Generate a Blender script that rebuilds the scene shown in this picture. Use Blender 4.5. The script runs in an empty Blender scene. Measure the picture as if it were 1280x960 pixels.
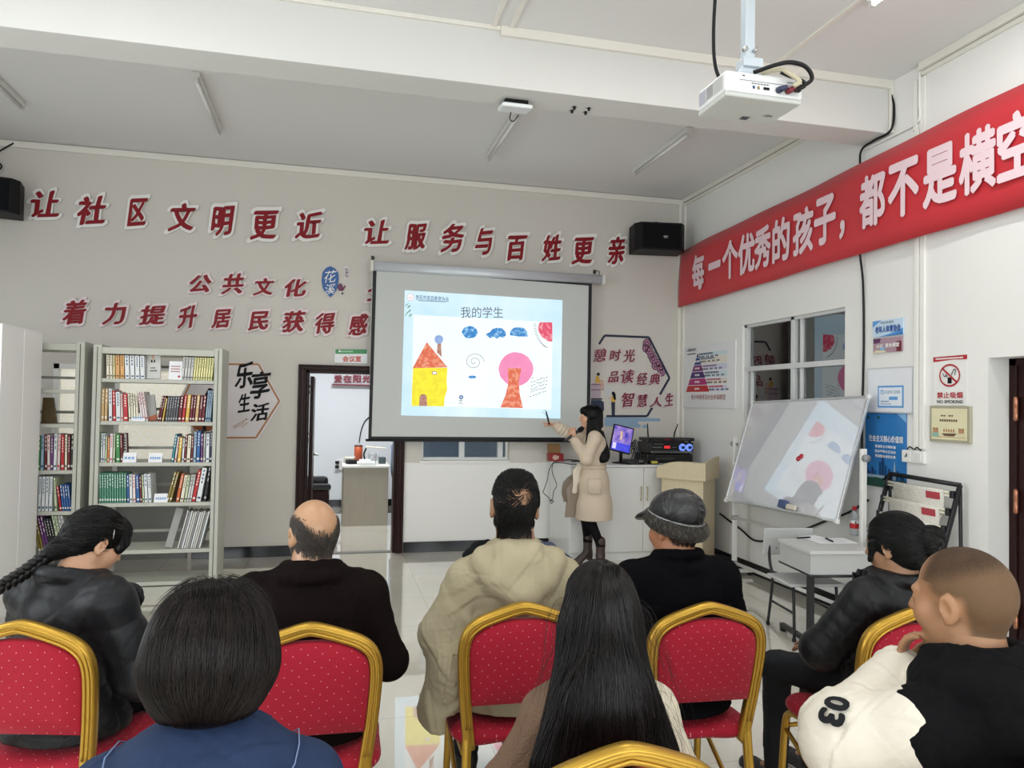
import bpy, bmesh, math, random
import numpy as np
from mathutils import Matrix, Vector
random.seed(7)
C = bpy.context.scene.collection
SC = bpy.context.scene
# ------------------------------------------------------------------ camera, light, exposure
CAM_H = 1.685
FOC = 924.0                                   # focal length in px of the 1280 px wide frame
YAW, PITCH, ROLL = math.radians(13.684), math.radians(1.442), math.radians(.982)
D, XW, ZC = 8.3, 4.16, 4.22                   # back wall, wall at the window side, ceiling
XL, YR = -3.95, -3.2
BY0, BY1, BZ = 4.82, 5.12, 3.815              # ceiling beam
def cam_axes():
    cy, sy, cp, sp, cr, sr = math.cos(YAW), math.sin(YAW), math.cos(PITCH), math.sin(PITCH), math.cos(ROLL), math.sin(ROLL)
    f = Vector((sy*cp, cy*cp, sp)); r = Vector((cy, -sy, 0)); u = r.cross(f)
    return cr*r + sr*u, -sr*r + cr*u, f
CR, CU, CF = cam_axes()
cd = bpy.data.cameras.new('camera'); cam = bpy.data.objects.new('camera', cd); C.objects.link(cam)
cd.sensor_width = 36; cd.lens = 36*FOC/1280; cd.clip_start = .05
m = Matrix((CR, CU, -CF)).transposed().to_4x4(); m.translation = (0, 0, CAM_H); cam.matrix_world = m
SC.camera = cam
SC.view_settings.view_transform = 'Standard'; SC.view_settings.look = 'None'
SC.view_settings.exposure = 0.18; SC.view_settings.gamma = 1; SC.view_settings.use_curve_mapping = False
w = bpy.data.worlds.new('daylight'); SC.world = w; w.use_nodes = True
w.node_tree.nodes['Background'].inputs[0].default_value = (.80, .88, 1, 1); w.node_tree.nodes['Background'].inputs[1].default_value = .6
TUBE_W, REAR_W, WIN_W, SIDE_W = 14.0, 12.0, 62.0, 54.0
def area(name, loc, rot, sx, sy, power, col):
    l = bpy.data.lights.new(name, 'AREA'); l.shape = 'RECTANGLE'; l.size = sx; l.size_y = sy; l.energy = power; l.color = col
    o = bpy.data.objects.new(name, l); C.objects.link(o); o.location = loc; o.rotation_euler = rot; return o
for k, x in enumerate((-2.6, 0.1, 2.8)):      # daylight coming in through the windows behind the audience
    area('window_daylight', (x, YR+.06, 2.0), (math.radians(90), 0, math.radians(0)), 1.7, 1.7, WIN_W, (.93, .97, 1))
for y in (2.6, 6.6):                           # side fill added to brighten the far ceiling, from invented wall windows
    area('added_side_daylight', (XL+.06, y, 2.0), (0, math.radians(-90), 0), 1.7, 1.7, SIDE_W if y < 5 else SIDE_W*.08, (.90, .96, 1))
area('corridor_fill', (5.2, 6.0, 2.85), (0, 0, 0), .3, 2.5, 50, (1, .97, .9))  # unseen fill added in the corridor so the window bars show
area('doorway_room_light', (.2, 9.9, 3.0), (0, 0, 0), 1.2, .3, 75, (.95, .98, 1))

def ray(px, py):
    d = CR*((px-640)/FOC) - CU*((py-480)/FOC) + CF
    return d
def at_y(px, py, Y): d = ray(px, py); return Vector((0, 0, CAM_H)) + d*(Y/d.y)
def at_x(px, py, X): d = ray(px, py); return Vector((0, 0, CAM_H)) + d*(X/d.x)
def at_z(px, py, Z): d = ray(px, py); return Vector((0, 0, CAM_H)) + d*((Z-CAM_H)/d.z)

# ------------------------------------------------------------------ materials
def lin(h):
    if isinstance(h, str):
        h = h.lstrip('#'); v = [int(h[i:i+2], 16)/255 for i in (0, 2, 4)]
        return tuple(x/12.92 if x <= .04045 else ((x+.055)/1.055)**2.4 for x in v)
    return tuple(h)
MATS = {}
def mat(name, col, rough=.6, metal=0., var=.06, scale=6., bump=0., bscale=80., stretch=None, emit=0., coat=0., spec=.5, trans=0., alpha=1., sheen=0.):
    if name in MATS: return MATS[name]
    c = lin(col); M = bpy.data.materials.new(name); M.use_nodes = True; nt = M.node_tree; N = nt.nodes; L = nt.links
    b = N['Principled BSDF']
    tc = N.new('ShaderNodeTexCoord'); mp = N.new('ShaderNodeMapping'); L.new(tc.outputs['Object'], mp.inputs[0])
    if stretch: mp.inputs['Scale'].default_value = stretch
    nz = N.new('ShaderNodeTexNoise'); nz.inputs['Scale'].default_value = scale; nz.inputs['Detail'].default_value = 4; L.new(mp.outputs[0], nz.inputs[0])
    mx = N.new('ShaderNodeMix'); mx.data_type = 'RGBA'; L.new(nz.outputs[0], mx.inputs[0])
    mx.inputs[6].default_value = (*[x*(1-var) for x in c], 1); mx.inputs[7].default_value = (*[min(1, x*(1+var)) for x in c], 1)
    L.new(mx.outputs[2], b.inputs['Base Color'])
    b.inputs['Roughness'].default_value = rough; b.inputs['Metallic'].default_value = metal
    b.inputs['Specular IOR Level'].default_value = spec; b.inputs['Coat Weight'].default_value = coat; b.inputs['Coat Roughness'].default_value = .05
    b.inputs['Transmission Weight'].default_value = trans; b.inputs['Alpha'].default_value = alpha; b.inputs['Sheen Weight'].default_value = sheen
    if bump:
        n2 = N.new('ShaderNodeTexNoise'); n2.inputs['Scale'].default_value = bscale; n2.inputs['Detail'].default_value = 3; L.new(mp.outputs[0], n2.inputs[0])
        bp = N.new('ShaderNodeBump'); bp.inputs['Strength'].default_value = bump; bp.inputs['Distance'].default_value = .01
        L.new(n2.outputs[0], bp.inputs['Height']); L.new(bp.outputs[0], b.inputs['Normal'])
    if emit:
        L.new(mx.outputs[2], b.inputs['Emission Color']); b.inputs['Emission Strength'].default_value = emit
    MATS[name] = M; return M
def emat(name, col, col2=None, scale=8., strength=1., thresh=None, stretch=None):
    """a lit (projected or self-luminous) picture colour"""
    if name in MATS: return MATS[name]
    M = bpy.data.materials.new(name); M.use_nodes = True; nt = M.node_tree; N = nt.nodes; L = nt.links; b = N['Principled BSDF']
    b.inputs['Base Color'].default_value = (0.02, .02, .02, 1); b.inputs['Roughness'].default_value = .8; b.inputs['Specular IOR Level'].default_value = .1
    tc = N.new('ShaderNodeTexCoord'); mp = N.new('ShaderNodeMapping'); L.new(tc.outputs['Object'], mp.inputs[0])
    if stretch: mp.inputs['Scale'].default_value = stretch
    nz = N.new('ShaderNodeTexNoise'); nz.inputs['Scale'].default_value = scale; nz.inputs['Detail'].default_value = 6; L.new(mp.outputs[0], nz.inputs[0])
    rp = N.new('ShaderNodeValToRGB'); L.new(nz.outputs[0], rp.inputs[0]); a, z = thresh or (.3, .7)
    rp.color_ramp.elements[0].position = a; rp.color_ramp.elements[1].position = z
    rp.color_ramp.elements[0].color = (*lin(col), 1); rp.color_ramp.elements[1].color = (*lin(col2 or col), 1)
    L.new(rp.outputs[0], b.inputs['Emission Color']); b.inputs['Emission Strength'].default_value = strength
    MATS[name] = M; return M

# ------------------------------------------------------------------ mesh builder
TXT = {}
def glyphs(s, bold=0., shear=0.):
    """outline faces of lettering; bold thickens it with an oval nib, shear > .1 also lifts the horizontals as a brush does"""
    key = (s, bold, shear)
    if key not in TXT:
        cu = bpy.data.curves.new('lettering', 'FONT'); cu.body = s; cu.shear = shear; cu.resolution_u = 3
        o = bpy.data.objects.new('lettering', cu); me = o.to_mesh()
        v = np.array([x.co[:] for x in me.vertices]) if len(me.vertices) else np.zeros((0, 3)); f = [tuple(p.vertices) for p in me.polygons]
        o.to_mesh_clear(); bpy.data.objects.remove(o); bpy.data.curves.remove(cu)
        if shear > .1 and len(v): v[:, 1] += .09*v[:, 0]+.012*np.sin(v[:, 0]*9); v[:, 0] += .018*np.sin(v[:, 1]*8)
        if bold > 0 and len(v):
            V, F = [], []; n = 6 if bold < .05 else 10; al = .5
            for i in range(n):
                t = 2*math.pi*i/n; a, b = bold*math.cos(t)*(1.4 if shear > .1 else 1), bold*math.sin(t)*(.5 if shear > .1 else 1)
                F += [tuple(q+len(V)*len(v) for q in p) for p in f]; V.append(v+np.array([a*math.cos(al)-b*math.sin(al), a*math.sin(al)+b*math.cos(al), i*1.0]))
            v, f = np.concatenate(V), F
        TXT[key] = (v, f)
    return TXT[key]
class MB:
    def __init__(s): s.v = []; s.f = []; s.m = []; s.sm = []
    def add(s, vs, fs, mi=0, sm=False):
        o = len(s.v); s.v += [tuple(map(float, v)) for v in vs]; s.f += [tuple(i+o for i in f) for f in fs]; s.m += [mi]*len(fs); s.sm += [sm]*len(fs); return s
    def box(s, c, d, mi=0, R=None):
        vs = []
        for sx in (-1, 1):
            for sy in (-1, 1):
                for sz in (-1, 1):
                    p = Vector((sx*d[0]/2, sy*d[1]/2, sz*d[2]/2))
                    if R is not None: p = R @ p
                    vs.append(Vector(c)+p)
        return s.add(vs, [(0, 1, 3, 2), (4, 6, 7, 5), (0, 4, 5, 1), (2, 3, 7, 6), (0, 2, 6, 4), (1, 5, 7, 3)], mi)
    def bx(s, x0, x1, y0, y1, z0, z1, mi=0): return s.box(((x0+x1)/2, (y0+y1)/2, (z0+z1)/2), (abs(x1-x0), abs(y1-y0), abs(z1-z0)), mi)
    def rbox(s, c, d, r=.006, mi=0, R=None):
        bm = bmesh.new(); bmesh.ops.create_cube(bm, size=1); bmesh.ops.scale(bm, vec=d, verts=bm.verts)
        bmesh.ops.bevel(bm, geom=bm.edges[:], offset=min(r, .45*min(d)), segments=2, affect='EDGES', profile=.5)
        M = (R.to_4x4() if R is not None else Matrix()); M.translation = Vector(c)
        vs = [M @ v.co for v in bm.verts]; fs = [tuple(v.index for v in f.verts) for f in bm.faces]; bm.free()
        return s.add(vs, fs, mi)
    def rbx(s, x0, x1, y0, y1, z0, z1, r=.006, mi=0): return s.rbox(((x0+x1)/2, (y0+y1)/2, (z0+z1)/2), (abs(x1-x0), abs(y1-y0), abs(z1-z0)), r, mi)
    def tube(s, pts, r, n=8, mi=0, closed=False, up=None, flat=None, caps=True):
        """sweep of a round (or flat=(a,b) oval/rect) section; r a number or a list"""
        P = [Vector(p) for p in pts]; k = len(P); rs = r if hasattr(r, '__len__') else [r]*k
        rings = []; prev = None
        for i in range(k):
            if closed: t = P[(i+1) % k]-P[i-1]
            else: t = P[min(i+1, k-1)]-P[max(i-1, 0)]
            t.normalize()
            if up is not None: a = Vector(up)
            elif prev is not None: a = prev
            else: a = Vector((0, 0, 1)) if abs(t.z) < .9 else Vector((1, 0, 0))
            a = (a - t*a.dot(t))
            if a.length < 1e-6: a = Vector((1, 0, 0))
            a.normalize(); b = t.cross(a); prev = a
            ring = []
            for j in range(n):
                th = 2*math.pi*j/n
                ca, cb = math.cos(th), math.sin(th)
                if flat: 
                    e = .55; ca = math.copysign(abs(ca)**e, ca)*flat[0]; cb = math.copysign(abs(cb)**e, cb)*flat[1]
                ring.append(P[i] + (a*ca + b*cb)*rs[i])
            rings.append(ring)
        vs = [v for q in rings for v in q]; fs = []
        for i in range(k if closed else k-1):
            i2 = (i+1) % k
            for j in range(n): fs.append((i*n+j, i*n+(j+1) % n, i2*n+(j+1) % n, i2*n+j))
        if caps and not closed: fs += [tuple(range(n-1, -1, -1)), tuple((k-1)*n+j for j in range(n))]
        return s.add(vs, fs, mi, True)
    def cyl(s, a, b, r, n=20, mi=0, r2=None): return s.tube([a, b], [r, r if r2 is None else r2], n, mi)
    def lathe(s, prof, c=(0, 0, 0), n=24, mi=0, R=None):
        vs = []; k = len(prof)
        for (r, z) in prof:
            for j in range(n):
                t = 2*math.pi*j/n; p = Vector((r*math.cos(t), r*math.sin(t), z)); p = R @ p if R is not None else p; vs.append(Vector(c)+p)
        fs = [(i*n+j, i*n+(j+1) % n, (i+1)*n+(j+1) % n, (i+1)*n+j) for i in range(k-1) for j in range(n)]
        fs += [tuple(range(n-1, -1, -1)), tuple((k-1)*n+j for j in range(n))]
        return s.add(vs, fs, mi, True)
    def poly(s, pts, mi=0): return s.add(pts, [tuple(range(len(pts)))], mi)
    def prism(s, pts, d, mi=0, sm=False):
        n = len(pts); P = [Vector(p) for p in pts]; Q = [p+Vector(d) for p in P]
        return s.add(P+Q, [tuple(range(n-1, -1, -1)), tuple(range(n, 2*n))], mi).add(P+Q, [(i, (i+1) % n, n+(i+1) % n, n+i) for i in range(n)], mi, sm)
    def text(s, txt, o, ux, uy, wid, hei, mi=0, bold=0., shear=0., depth=0., keep=False):
        """lettering stretched into the box o..o+ux*wid, o..o+uy*hei"""
        v, f = glyphs(txt, bold, shear)
        if not len(v): return s
        zz = v[:, 2]*2e-5; v = v[:, :2]; lo, hi = v.min(0), v.max(0); q = (v-lo)/np.maximum(hi-lo, 1e-6)
        ux, uy, o = Vector(ux), Vector(uy), Vector(o); n1 = ux.cross(uy).normalized(); nn = n1*depth
        if keep: k = min(wid/(hi-lo)[0], hei/(hi-lo)[1]); wid, hei = (hi-lo)*k
        vs = [o+ux*(a*wid)+uy*(b*hei)+nn+n1*float(c) for (a, b), c in zip(q, zz)]; s.add(vs, f, mi)
        if depth:
            ed = {}
            for t in f:
                for i in range(len(t)):
                    e = (t[i], t[(i+1) % len(t)]); ed[e] = 1
            b = [e for e in ed if (e[1], e[0]) not in ed]; vb = [p-nn for p in vs]; n = len(vs)
            s.add(vs+vb, [(e[1], e[0], n+e[0], n+e[1]) for e in b], mi)
        return s
    def obj(s, name, mats, parent=None, kind=None, bevel=0., world=True, smooth=None):
        if not isinstance(mats, (list, tuple)): mats = [mats]
        me = bpy.data.meshes.new(name); v = s.v
        if parent is not None and world:
            M = RM[parent.name].inverted(); v = [tuple(M @ Vector(p)) for p in v]
        me.from_pydata(v, [], s.f)
        for x in mats: me.materials.append(x)
        me.polygons.foreach_set('material_index', s.m)
        me.polygons.foreach_set('use_smooth', [bool(x) if smooth is None else smooth for x in s.sm])
        me.update(); o = bpy.data.objects.new(name, me); C.objects.link(o)
        if parent is not None: o.parent = parent; RM[o.name] = RM[parent.name]
        else: RM[o.name] = Matrix()
        if kind: o['kind'] = kind
        if bevel:
            b = o.modifiers.new('edge', 'BEVEL'); b.width = bevel; b.segments = 2; b.limit_method = 'ANGLE'; b.angle_limit = .7
        return o
RM = {}
def thing(name, label, cat, loc=(0, 0, 0), group=None, rz=0.):
    o = bpy.data.objects.new(name, None); C.objects.link(o); o.location = loc; o.rotation_euler = (0, 0, rz); o.empty_display_size = .1
    o['label'] = label; o['category'] = cat
    if group: o['group'] = group
    RM[o.name] = Matrix.Translation(Vector(loc)) @ Matrix.Rotation(rz, 4, 'Z'); return o
def tag(o, label, cat, group=None):
    o['label'] = label; o['category'] = cat
    if group: o['group'] = group
    return o
def dup(root, loc, rz, label, group=None):
    r = root.copy(); C.objects.link(r); r.location = loc; r.rotation_euler = (0, 0, rz); r['label'] = label
    if group: r['group'] = group
    for ch in root.children:
        c = ch.copy(); C.objects.link(c); c.parent = r
        for g in ch.children:
            d = g.copy(); C.objects.link(d); d.parent = c
    return r
def bez(pts, n=24):
    """smooth curve through points (Catmull-Rom)"""
    P = [Vector(p) for p in pts]; P = [P[0]*2-P[1]]+P+[P[-1]*2-P[-2]]; out = []
    k = len(P)-3
    for i in range(k):
        for j in range(n//k+1):
            t = j/(n//k+1); a, b, c, d = P[i:i+4]
            out.append(.5*((2*b)+(c-a)*t+(2*a-5*b+4*c-d)*t*t+(3*b-a-3*c+d)*t**3))
    out.append(P[-2]); return out

# ------------------------------------------------------------------ the room
plaster = mat('white plaster', '#d0ccc4', .85, var=.025, scale=1.3, bump=.06, bscale=60)
def repaint(M):   # whiter fresh paint on the low part of the wall beyond the doorway
    N = M.node_tree.nodes; L = M.node_tree.links; b = N['Principled BSDF']; old = b.inputs['Base Color'].links[0].from_socket; tc = N.new('ShaderNodeTexCoord'); sx = N.new('ShaderNodeSeparateXYZ'); L.new(tc.outputs['Object'], sx.inputs[0]); nz = N.new('ShaderNodeTexNoise'); nz.inputs['Scale'].default_value = 9; L.new(tc.outputs['Object'], nz.inputs[0])
    ma = N.new('ShaderNodeMath'); ma.operation = 'MULTIPLY_ADD'; ma.inputs[1].default_value = .05; L.new(nz.outputs[0], ma.inputs[0]); L.new(sx.outputs['Z'], ma.inputs[2]); l1 = N.new('ShaderNodeMath'); l1.operation = 'LESS_THAN'; l1.inputs[1].default_value = 1.02; L.new(ma.outputs[0], l1.inputs[0]); l2 = N.new('ShaderNodeMath'); l2.operation = 'GREATER_THAN'; l2.inputs[1].default_value = .75; L.new(sx.outputs['X'], l2.inputs[0]); mm = N.new('ShaderNodeMath'); mm.operation = 'MULTIPLY'; L.new(l1.outputs[0], mm.inputs[0]); L.new(l2.outputs[0], mm.inputs[1])
    mx = N.new('ShaderNodeMix'); mx.data_type = 'RGBA'; L.new(mm.outputs[0], mx.inputs[0]); L.new(old, mx.inputs[6]); mx.inputs[7].default_value = (*lin('#ededea'), 1); L.new(mx.outputs[2], b.inputs['Base Color'])
repaint(plaster)
plaster2 = mat('white wall paint', '#e8e8e5', .8, var=.02, scale=1.1, bump=.06, bscale=60)
ceilm = mat('ceiling paint', '#dfdfde', .9, var=.02, scale=.8)
beamm = mat('beam paint', '#d6d6d3', .8, var=.02, scale=2, bump=.08, bscale=30)
conduit = mat('cream plastic trunking', '#e4e1d8', .5, var=.02)
black_tile = mat('black skirting tile', '#121315', .15, var=.3, scale=20, spec=.3)
def floor_mat():
    M = bpy.data.materials.new('polished floor tiles'); M.use_nodes = True; N = M.node_tree.nodes; L = M.node_tree.links; b = N['Principled BSDF']
    tc = N.new('ShaderNodeTexCoord'); br = N.new('ShaderNodeTexBrick'); L.new(tc.outputs['Object'], br.inputs[0])
    br.offset = 0; br.inputs['Scale'].default_value = 1; br.inputs['Brick Width'].default_value = .8; br.inputs['Row Height'].default_value = .8
    br.inputs['Mortar Size'].default_value = .0022; br.inputs['Mortar Smooth'].default_value = .3
    br.inputs['Color1'].default_value = (*lin('#e6e1d3'), 1); br.inputs['Color2'].default_value = (*lin('#e1dccd'), 1); br.inputs['Mortar'].default_value = (*lin('#b5aea1'), 1)
    nz = N.new('ShaderNodeTexNoise'); nz.inputs['Scale'].default_value = 2.5; nz.inputs['Detail'].default_value = 6; L.new(tc.outputs['Object'], nz.inputs[0])
    mx = N.new('ShaderNodeMix'); mx.data_type = 'RGBA'; mx.blend_type = 'MULTIPLY'; mx.inputs[0].default_value = .12
    L.new(br.outputs[0], mx.inputs[6]); L.new(nz.outputs[1], mx.inputs[7]); L.new(mx.outputs[2], b.inputs['Base Color'])
    b.inputs['Roughness'].default_value = .035; b.inputs['Specular IOR Level'].default_value = .85; b.inputs['Coat Weight'].default_value = 1.; b.inputs['Coat IOR'].default_value = 1.9; b.inputs['Coat Roughness'].default_value = .008
    return M
floorm = floor_mat()
MB().bx(XL-.2, 5.9, YR-.2, 12.2, -.1, 0).obj('floor', floorm, kind='structure')
MB().bx(XL-.2, XW+.2, YR-.2, D+.2, ZC, ZC+.12).obj('ceiling', ceilm, kind='structure')
MB().bx(XL-.2, XW, BY0, BY1, BZ, ZC).obj('ceiling_beam', beamm, kind='structure', bevel=.006)
# back wall with the doorway, the low window and the frosted window behind the bookcases
DX0, DX1, DZ = -.27, .715, 2.0
LW = (.99, 2.0, 1.02, 1.95)                     # low window behind the projection screen
FW = (-2.72, -1.42, .0, 2.0)                    # frosted glazed door behind the bookcases
def wall_with_holes(ax, p0, p1, u0, u1, z0, z1, holes):
    """slab between p0 and p1 along the axis ax, holes = (u0,u1,z0,z1)"""
    b = MB(); us = sorted({u0, u1, *[h[0] for h in holes], *[h[1] for h in holes]}); zs = sorted({z0, z1, *[h[2] for h in holes], *[h[3] for h in holes]})
    for i in range(len(us)-1):
        for j in range(len(zs)-1):
            uc, zc = (us[i]+us[i+1])/2, (zs[j]+zs[j+1])/2
            if any(h[0] < uc < h[1] and h[2] < zc < h[3] for h in holes): continue
            if ax == 'y': b.bx(us[i], us[i+1], p0, p1, zs[j], zs[j+1])
            else: b.bx(p0, p1, us[i], us[i+1], zs[j], zs[j+1])
    return b
wall_with_holes('y', D, D+.2, XL-.2, 5.9, 0, ZC, [(DX0, DX1, 0, DZ), LW, FW]).obj('wall_back', plaster, kind='structure')
WY0, WY1, WZ0, WZ1 = 5.34, 6.93, 1.05, 2.535    # window in the wall at the window side
RY0, RY1, RZ = 2.75, 3.95, 2.03                 # recessed brown door
wall_with_holes('x', XW, XW+.2, YR-.2, D+.2, 0, ZC, [(WY0, WY1, WZ0, WZ1), (RY0, RY1, 0, RZ)]).obj('wall_right', plaster2, kind='structure')
lw = [(1.75, 3.45, 1.15, 2.85), (5.75, 7.45, 1.15, 2.85)]  # invented side windows, openings for the added side fill
wall_with_holes('x', XL-.2, XL, YR-.2, D+.2, 0, ZC, lw).obj('wall_left', plaster2, kind='structure')
rw = [(-3.5, -1.7, 1.1, 2.9), (-.8, 1.0, 1.1, 2.9), (1.9, 3.7, 1.1, 2.9)]
wall_with_holes('y', YR-.2, YR, XL, XW, 0, ZC, rw).obj('wall_rear', plaster2, kind='structure')
alu = mat('white aluminium frame', '#d5d7d6', .35, .2, var=.03)
for k, (x0, x1, z0, z1) in enumerate(rw):
    b = MB()
    for q in (x0+.025, (x0+x1)/2, x1-.025): b.bx(q-.025, q+.025, YR-.12, YR-.06, z0, z1)
    for q in (z0+.025, z1-.025): b.bx(x0, x1, YR-.12, YR-.06, q-.025, q+.025)
    b.obj('window_%d' % (k+4), alu, kind='structure')
for k, (y0, y1, z0, z1) in enumerate(lw):  # frames of the invented side windows
    b = MB()
    for q in (y0+.025, (y0+y1)/2, y1-.025): b.bx(XL-.12, XL-.06, q-.025, q+.025, z0, z1)
    for q in (z0+.025, z1-.025): b.bx(XL-.12, XL-.06, y0, y1, q-.025, q+.025)
    b.obj('window_%d' % (k+7), alu, kind='structure')
# skirting tiles: each with its pale joints
def skirt(name, segs):
    b = MB()
    for (p, q) in segs:
        L = (Vector(q)-Vector(p)).length; n = max(1, round(L/.8))
        for i in range(n):
            a = Vector(p).lerp(Vector(q), i/n); c = Vector(p).lerp(Vector(q), (i+1)/n); t = (c-a).normalized()*.0015
            a, c = a+t, c-t
            if abs(a.y-c.y) < .01: b.bx(a.x, c.x, a.y-.012, a.y, .0, .115)
            else: b.bx(a.x-.012, a.x, a.y, c.y, .0, .115)
    return b.obj(name, black_tile, kind='structure', bevel=.003)
skirt('baseboard_back', [((XL, D, 0), (FW[0]-.06, D, 0)), ((FW[1]+.04, D, 0), (DX0-.09, D, 0)), ((DX1+.09, D, 0), (2.49, D, 0))])
skirt('baseboard_right', [((XW, RY1+.05, 0), (XW, D-.02, 0)), ((XW, YR, 0), (XW, RY0, 0))])
# door_1: dark timber casing round the open doorway
darkwood = mat('dark red-brown varnished timber', '#2a1716', .35, var=.25, scale=14, stretch=(6, 6, 1), spec=.15)
def casing(b, x0, x1, z1, y, wd=.085, th=.03):
    for (w0, w1, t) in ((0, wd, th), (.018, wd-.03, th+.012), (wd-.022, wd, th+.006)):
        b.bx(x0-w1, x0-w0, y-t, y+.02, 0, z1+w0*.7); b.bx(x1+w0, x1+w1, y-t, y+.02, 0, z1+w0*.7); b.bx(x0-w1, x1+w1, y-t, y+.02, z1+w0*.7, z1+w1*.7)
b = MB(); casing(b, DX0, DX1, DZ, D)
b.bx(DX0, DX0+.03, D, D+.2, 0, DZ); b.bx(DX1-.03, DX1, D, D+.2, 0, DZ); b.bx(DX0, DX1, D, D+.2, DZ-.03, DZ)
d1 = b.obj('door_1', darkwood, kind='structure', bevel=.004)
steel = mat('brushed steel', '#b9b9b6', .3, .9, var=.05)
b = MB()
for z in (.35, 1.22, 1.74): b.cyl((DX0+.036, D+.03, z), (DX0+.036, D+.03, z+.1), .008, 10)
b.obj('hinge', steel, d1)
b = MB(); b.bx(DX0+.03, DX1-.03, D+.02, D+.12, 0, .008).obj('threshold', mat('dull threshold strip', '#77756f', .6, .3), d1)
# the open leaf stands in the room behind, against the reveal
b = MB(); b.bx(DX0+.035, DX0+.075, D+.2, D+1.0, .01, 1.94); leaf = b.obj('door_leaf', darkwood, d1, bevel=.004)
b = MB(); b.cyl((DX0+.075, D+.93, 1.02), (DX0+.12, D+.93, 1.02), .012, 10); b.tube([(DX0+.12, D+.93, 1.02), (DX0+.12, D+.82, 1.02)], .010, 10); b.obj('door_handle', steel, leaf)
# room behind the doorway
room2 = mat('cool white wall paint', '#dfe2e6', .85, var=.02, scale=1)
MB().bx(-1.3, 5.9, 12.0, 12.15, 0, 3.2).obj('wall_far_room', room2, kind='structure')
MB().bx(-1.3, -1.2, D+.2, 12.0, 0, 3.2).obj('wall_far_room_side', room2, kind='structure')
MB().bx(-1.3, 5.9, D+.2, 12.1, 3.2, 3.3).obj('ceiling_far_room', ceilm, kind='structure')
MB().bx(-1.2, 5.8, 11.985, 12.0, 0, .11).obj('baseboard_far_room', black_tile, kind='structure')
# window_2: low sliding window in the back wall, half hidden by the screen
b = MB(); x0, x1, z0, z1 = LW
for q in ((x0, x0+.03), (x1-.12, x1-.06), (x0+.44, x0+.50)): b.bx(q[0], q[1], D+.06, D+.12, z0, z1)
b.bx(x0, x1, D+.05, D+.13, z0, z0+.03); b.bx(x0, x1, D+.05, D+.13, z1-.03, z1)
w2 = b.obj('window_2', alu, kind='structure', bevel=.003)
glass = mat('clear window glass', '#f4fbff', .02, trans=1., var=.0, spec=.8)
def pane_mat(name, tint, refl):
    M = bpy.data.materials.new(name); M.use_nodes = True; N = M.node_tree.nodes; L = M.node_tree.links; N.remove(N['Principled BSDF'])
    g = N.new('ShaderNodeBsdfGlossy'); g.inputs['Roughness'].default_value = .012; t = N.new('ShaderNodeBsdfTransparent'); t.inputs[0].default_value = (*lin(tint), 1)
    fr = N.new('ShaderNodeFresnel'); fr.inputs[0].default_value = refl; mx = N.new('ShaderNodeMixShader'); nz = N.new('ShaderNodeTexNoise'); nz.inputs['Scale'].default_value = 1.5
    bp = N.new('ShaderNodeBump'); bp.inputs['Strength'].default_value = .01; L.new(nz.outputs[0], bp.inputs['Height']); L.new(bp.outputs[0], g.inputs['Normal'])
    L.new(fr.outputs[0], mx.inputs[0]); L.new(t.outputs[0], mx.inputs[1]); L.new(g.outputs[0], mx.inputs[2]); L.new(mx.outputs[0], N['Material Output'].inputs[0]); return M
pane = pane_mat('window pane', '#dfe8ea', 2.5)
MB().bx(x0+.02, x1-.02, D+.088, D+.092, z0+.02, z1-.02).obj('pane', pane_mat('low window pane', '#e8eeee', 1.3), w2)
MB().bx(x0-.02, x1, D-.02, D+.06, z0-.035, z0).obj('sill', plaster2, w2)
# window_3: frosted door behind the bookcases
def frost():
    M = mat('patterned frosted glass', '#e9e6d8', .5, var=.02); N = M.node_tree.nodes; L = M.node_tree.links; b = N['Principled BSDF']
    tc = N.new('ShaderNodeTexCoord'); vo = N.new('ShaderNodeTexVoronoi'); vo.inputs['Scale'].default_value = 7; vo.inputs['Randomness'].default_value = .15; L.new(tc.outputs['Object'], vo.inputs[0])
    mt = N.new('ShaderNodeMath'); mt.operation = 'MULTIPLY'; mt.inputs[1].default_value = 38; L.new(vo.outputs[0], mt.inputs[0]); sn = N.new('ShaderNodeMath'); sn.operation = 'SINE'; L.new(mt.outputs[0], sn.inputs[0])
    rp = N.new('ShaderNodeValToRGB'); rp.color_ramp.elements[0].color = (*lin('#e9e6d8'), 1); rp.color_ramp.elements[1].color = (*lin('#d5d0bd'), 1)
    rp.color_ramp.elements[0].position = .80; rp.color_ramp.elements[1].position = .95; L.new(sn.outputs[0], rp.inputs[0]); L.new(rp.outputs[0], b.inputs['Base Color']); L.new(rp.outputs[0], b.inputs['Emission Color']); b.inputs['Emission Strength'].default_value = .42  # emission in the glass stands in for light behind the pane
    return M
frostm = frost()
greysteel = mat('grey painted steel', '#8e8f8c', .5, var=.05)
b = MB(); b.bx(FW[0], FW[0]+.05, D, D+.2, 0, 2.0); b.bx(FW[0], FW[1], D, D+.2, 1.95, 2.0); b.bx(FW[0]+.47, FW[0]+.60, D+.02, D+.1, 0, 2.0)
w3 = b.obj('window_3', plaster2, kind='structure')
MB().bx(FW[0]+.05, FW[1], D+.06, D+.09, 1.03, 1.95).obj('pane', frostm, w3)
MB().bx(FW[0]+.05, FW[1], D+.05, D+.10, .0, 1.03).obj('lower_panel', greysteel, w3)
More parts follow.
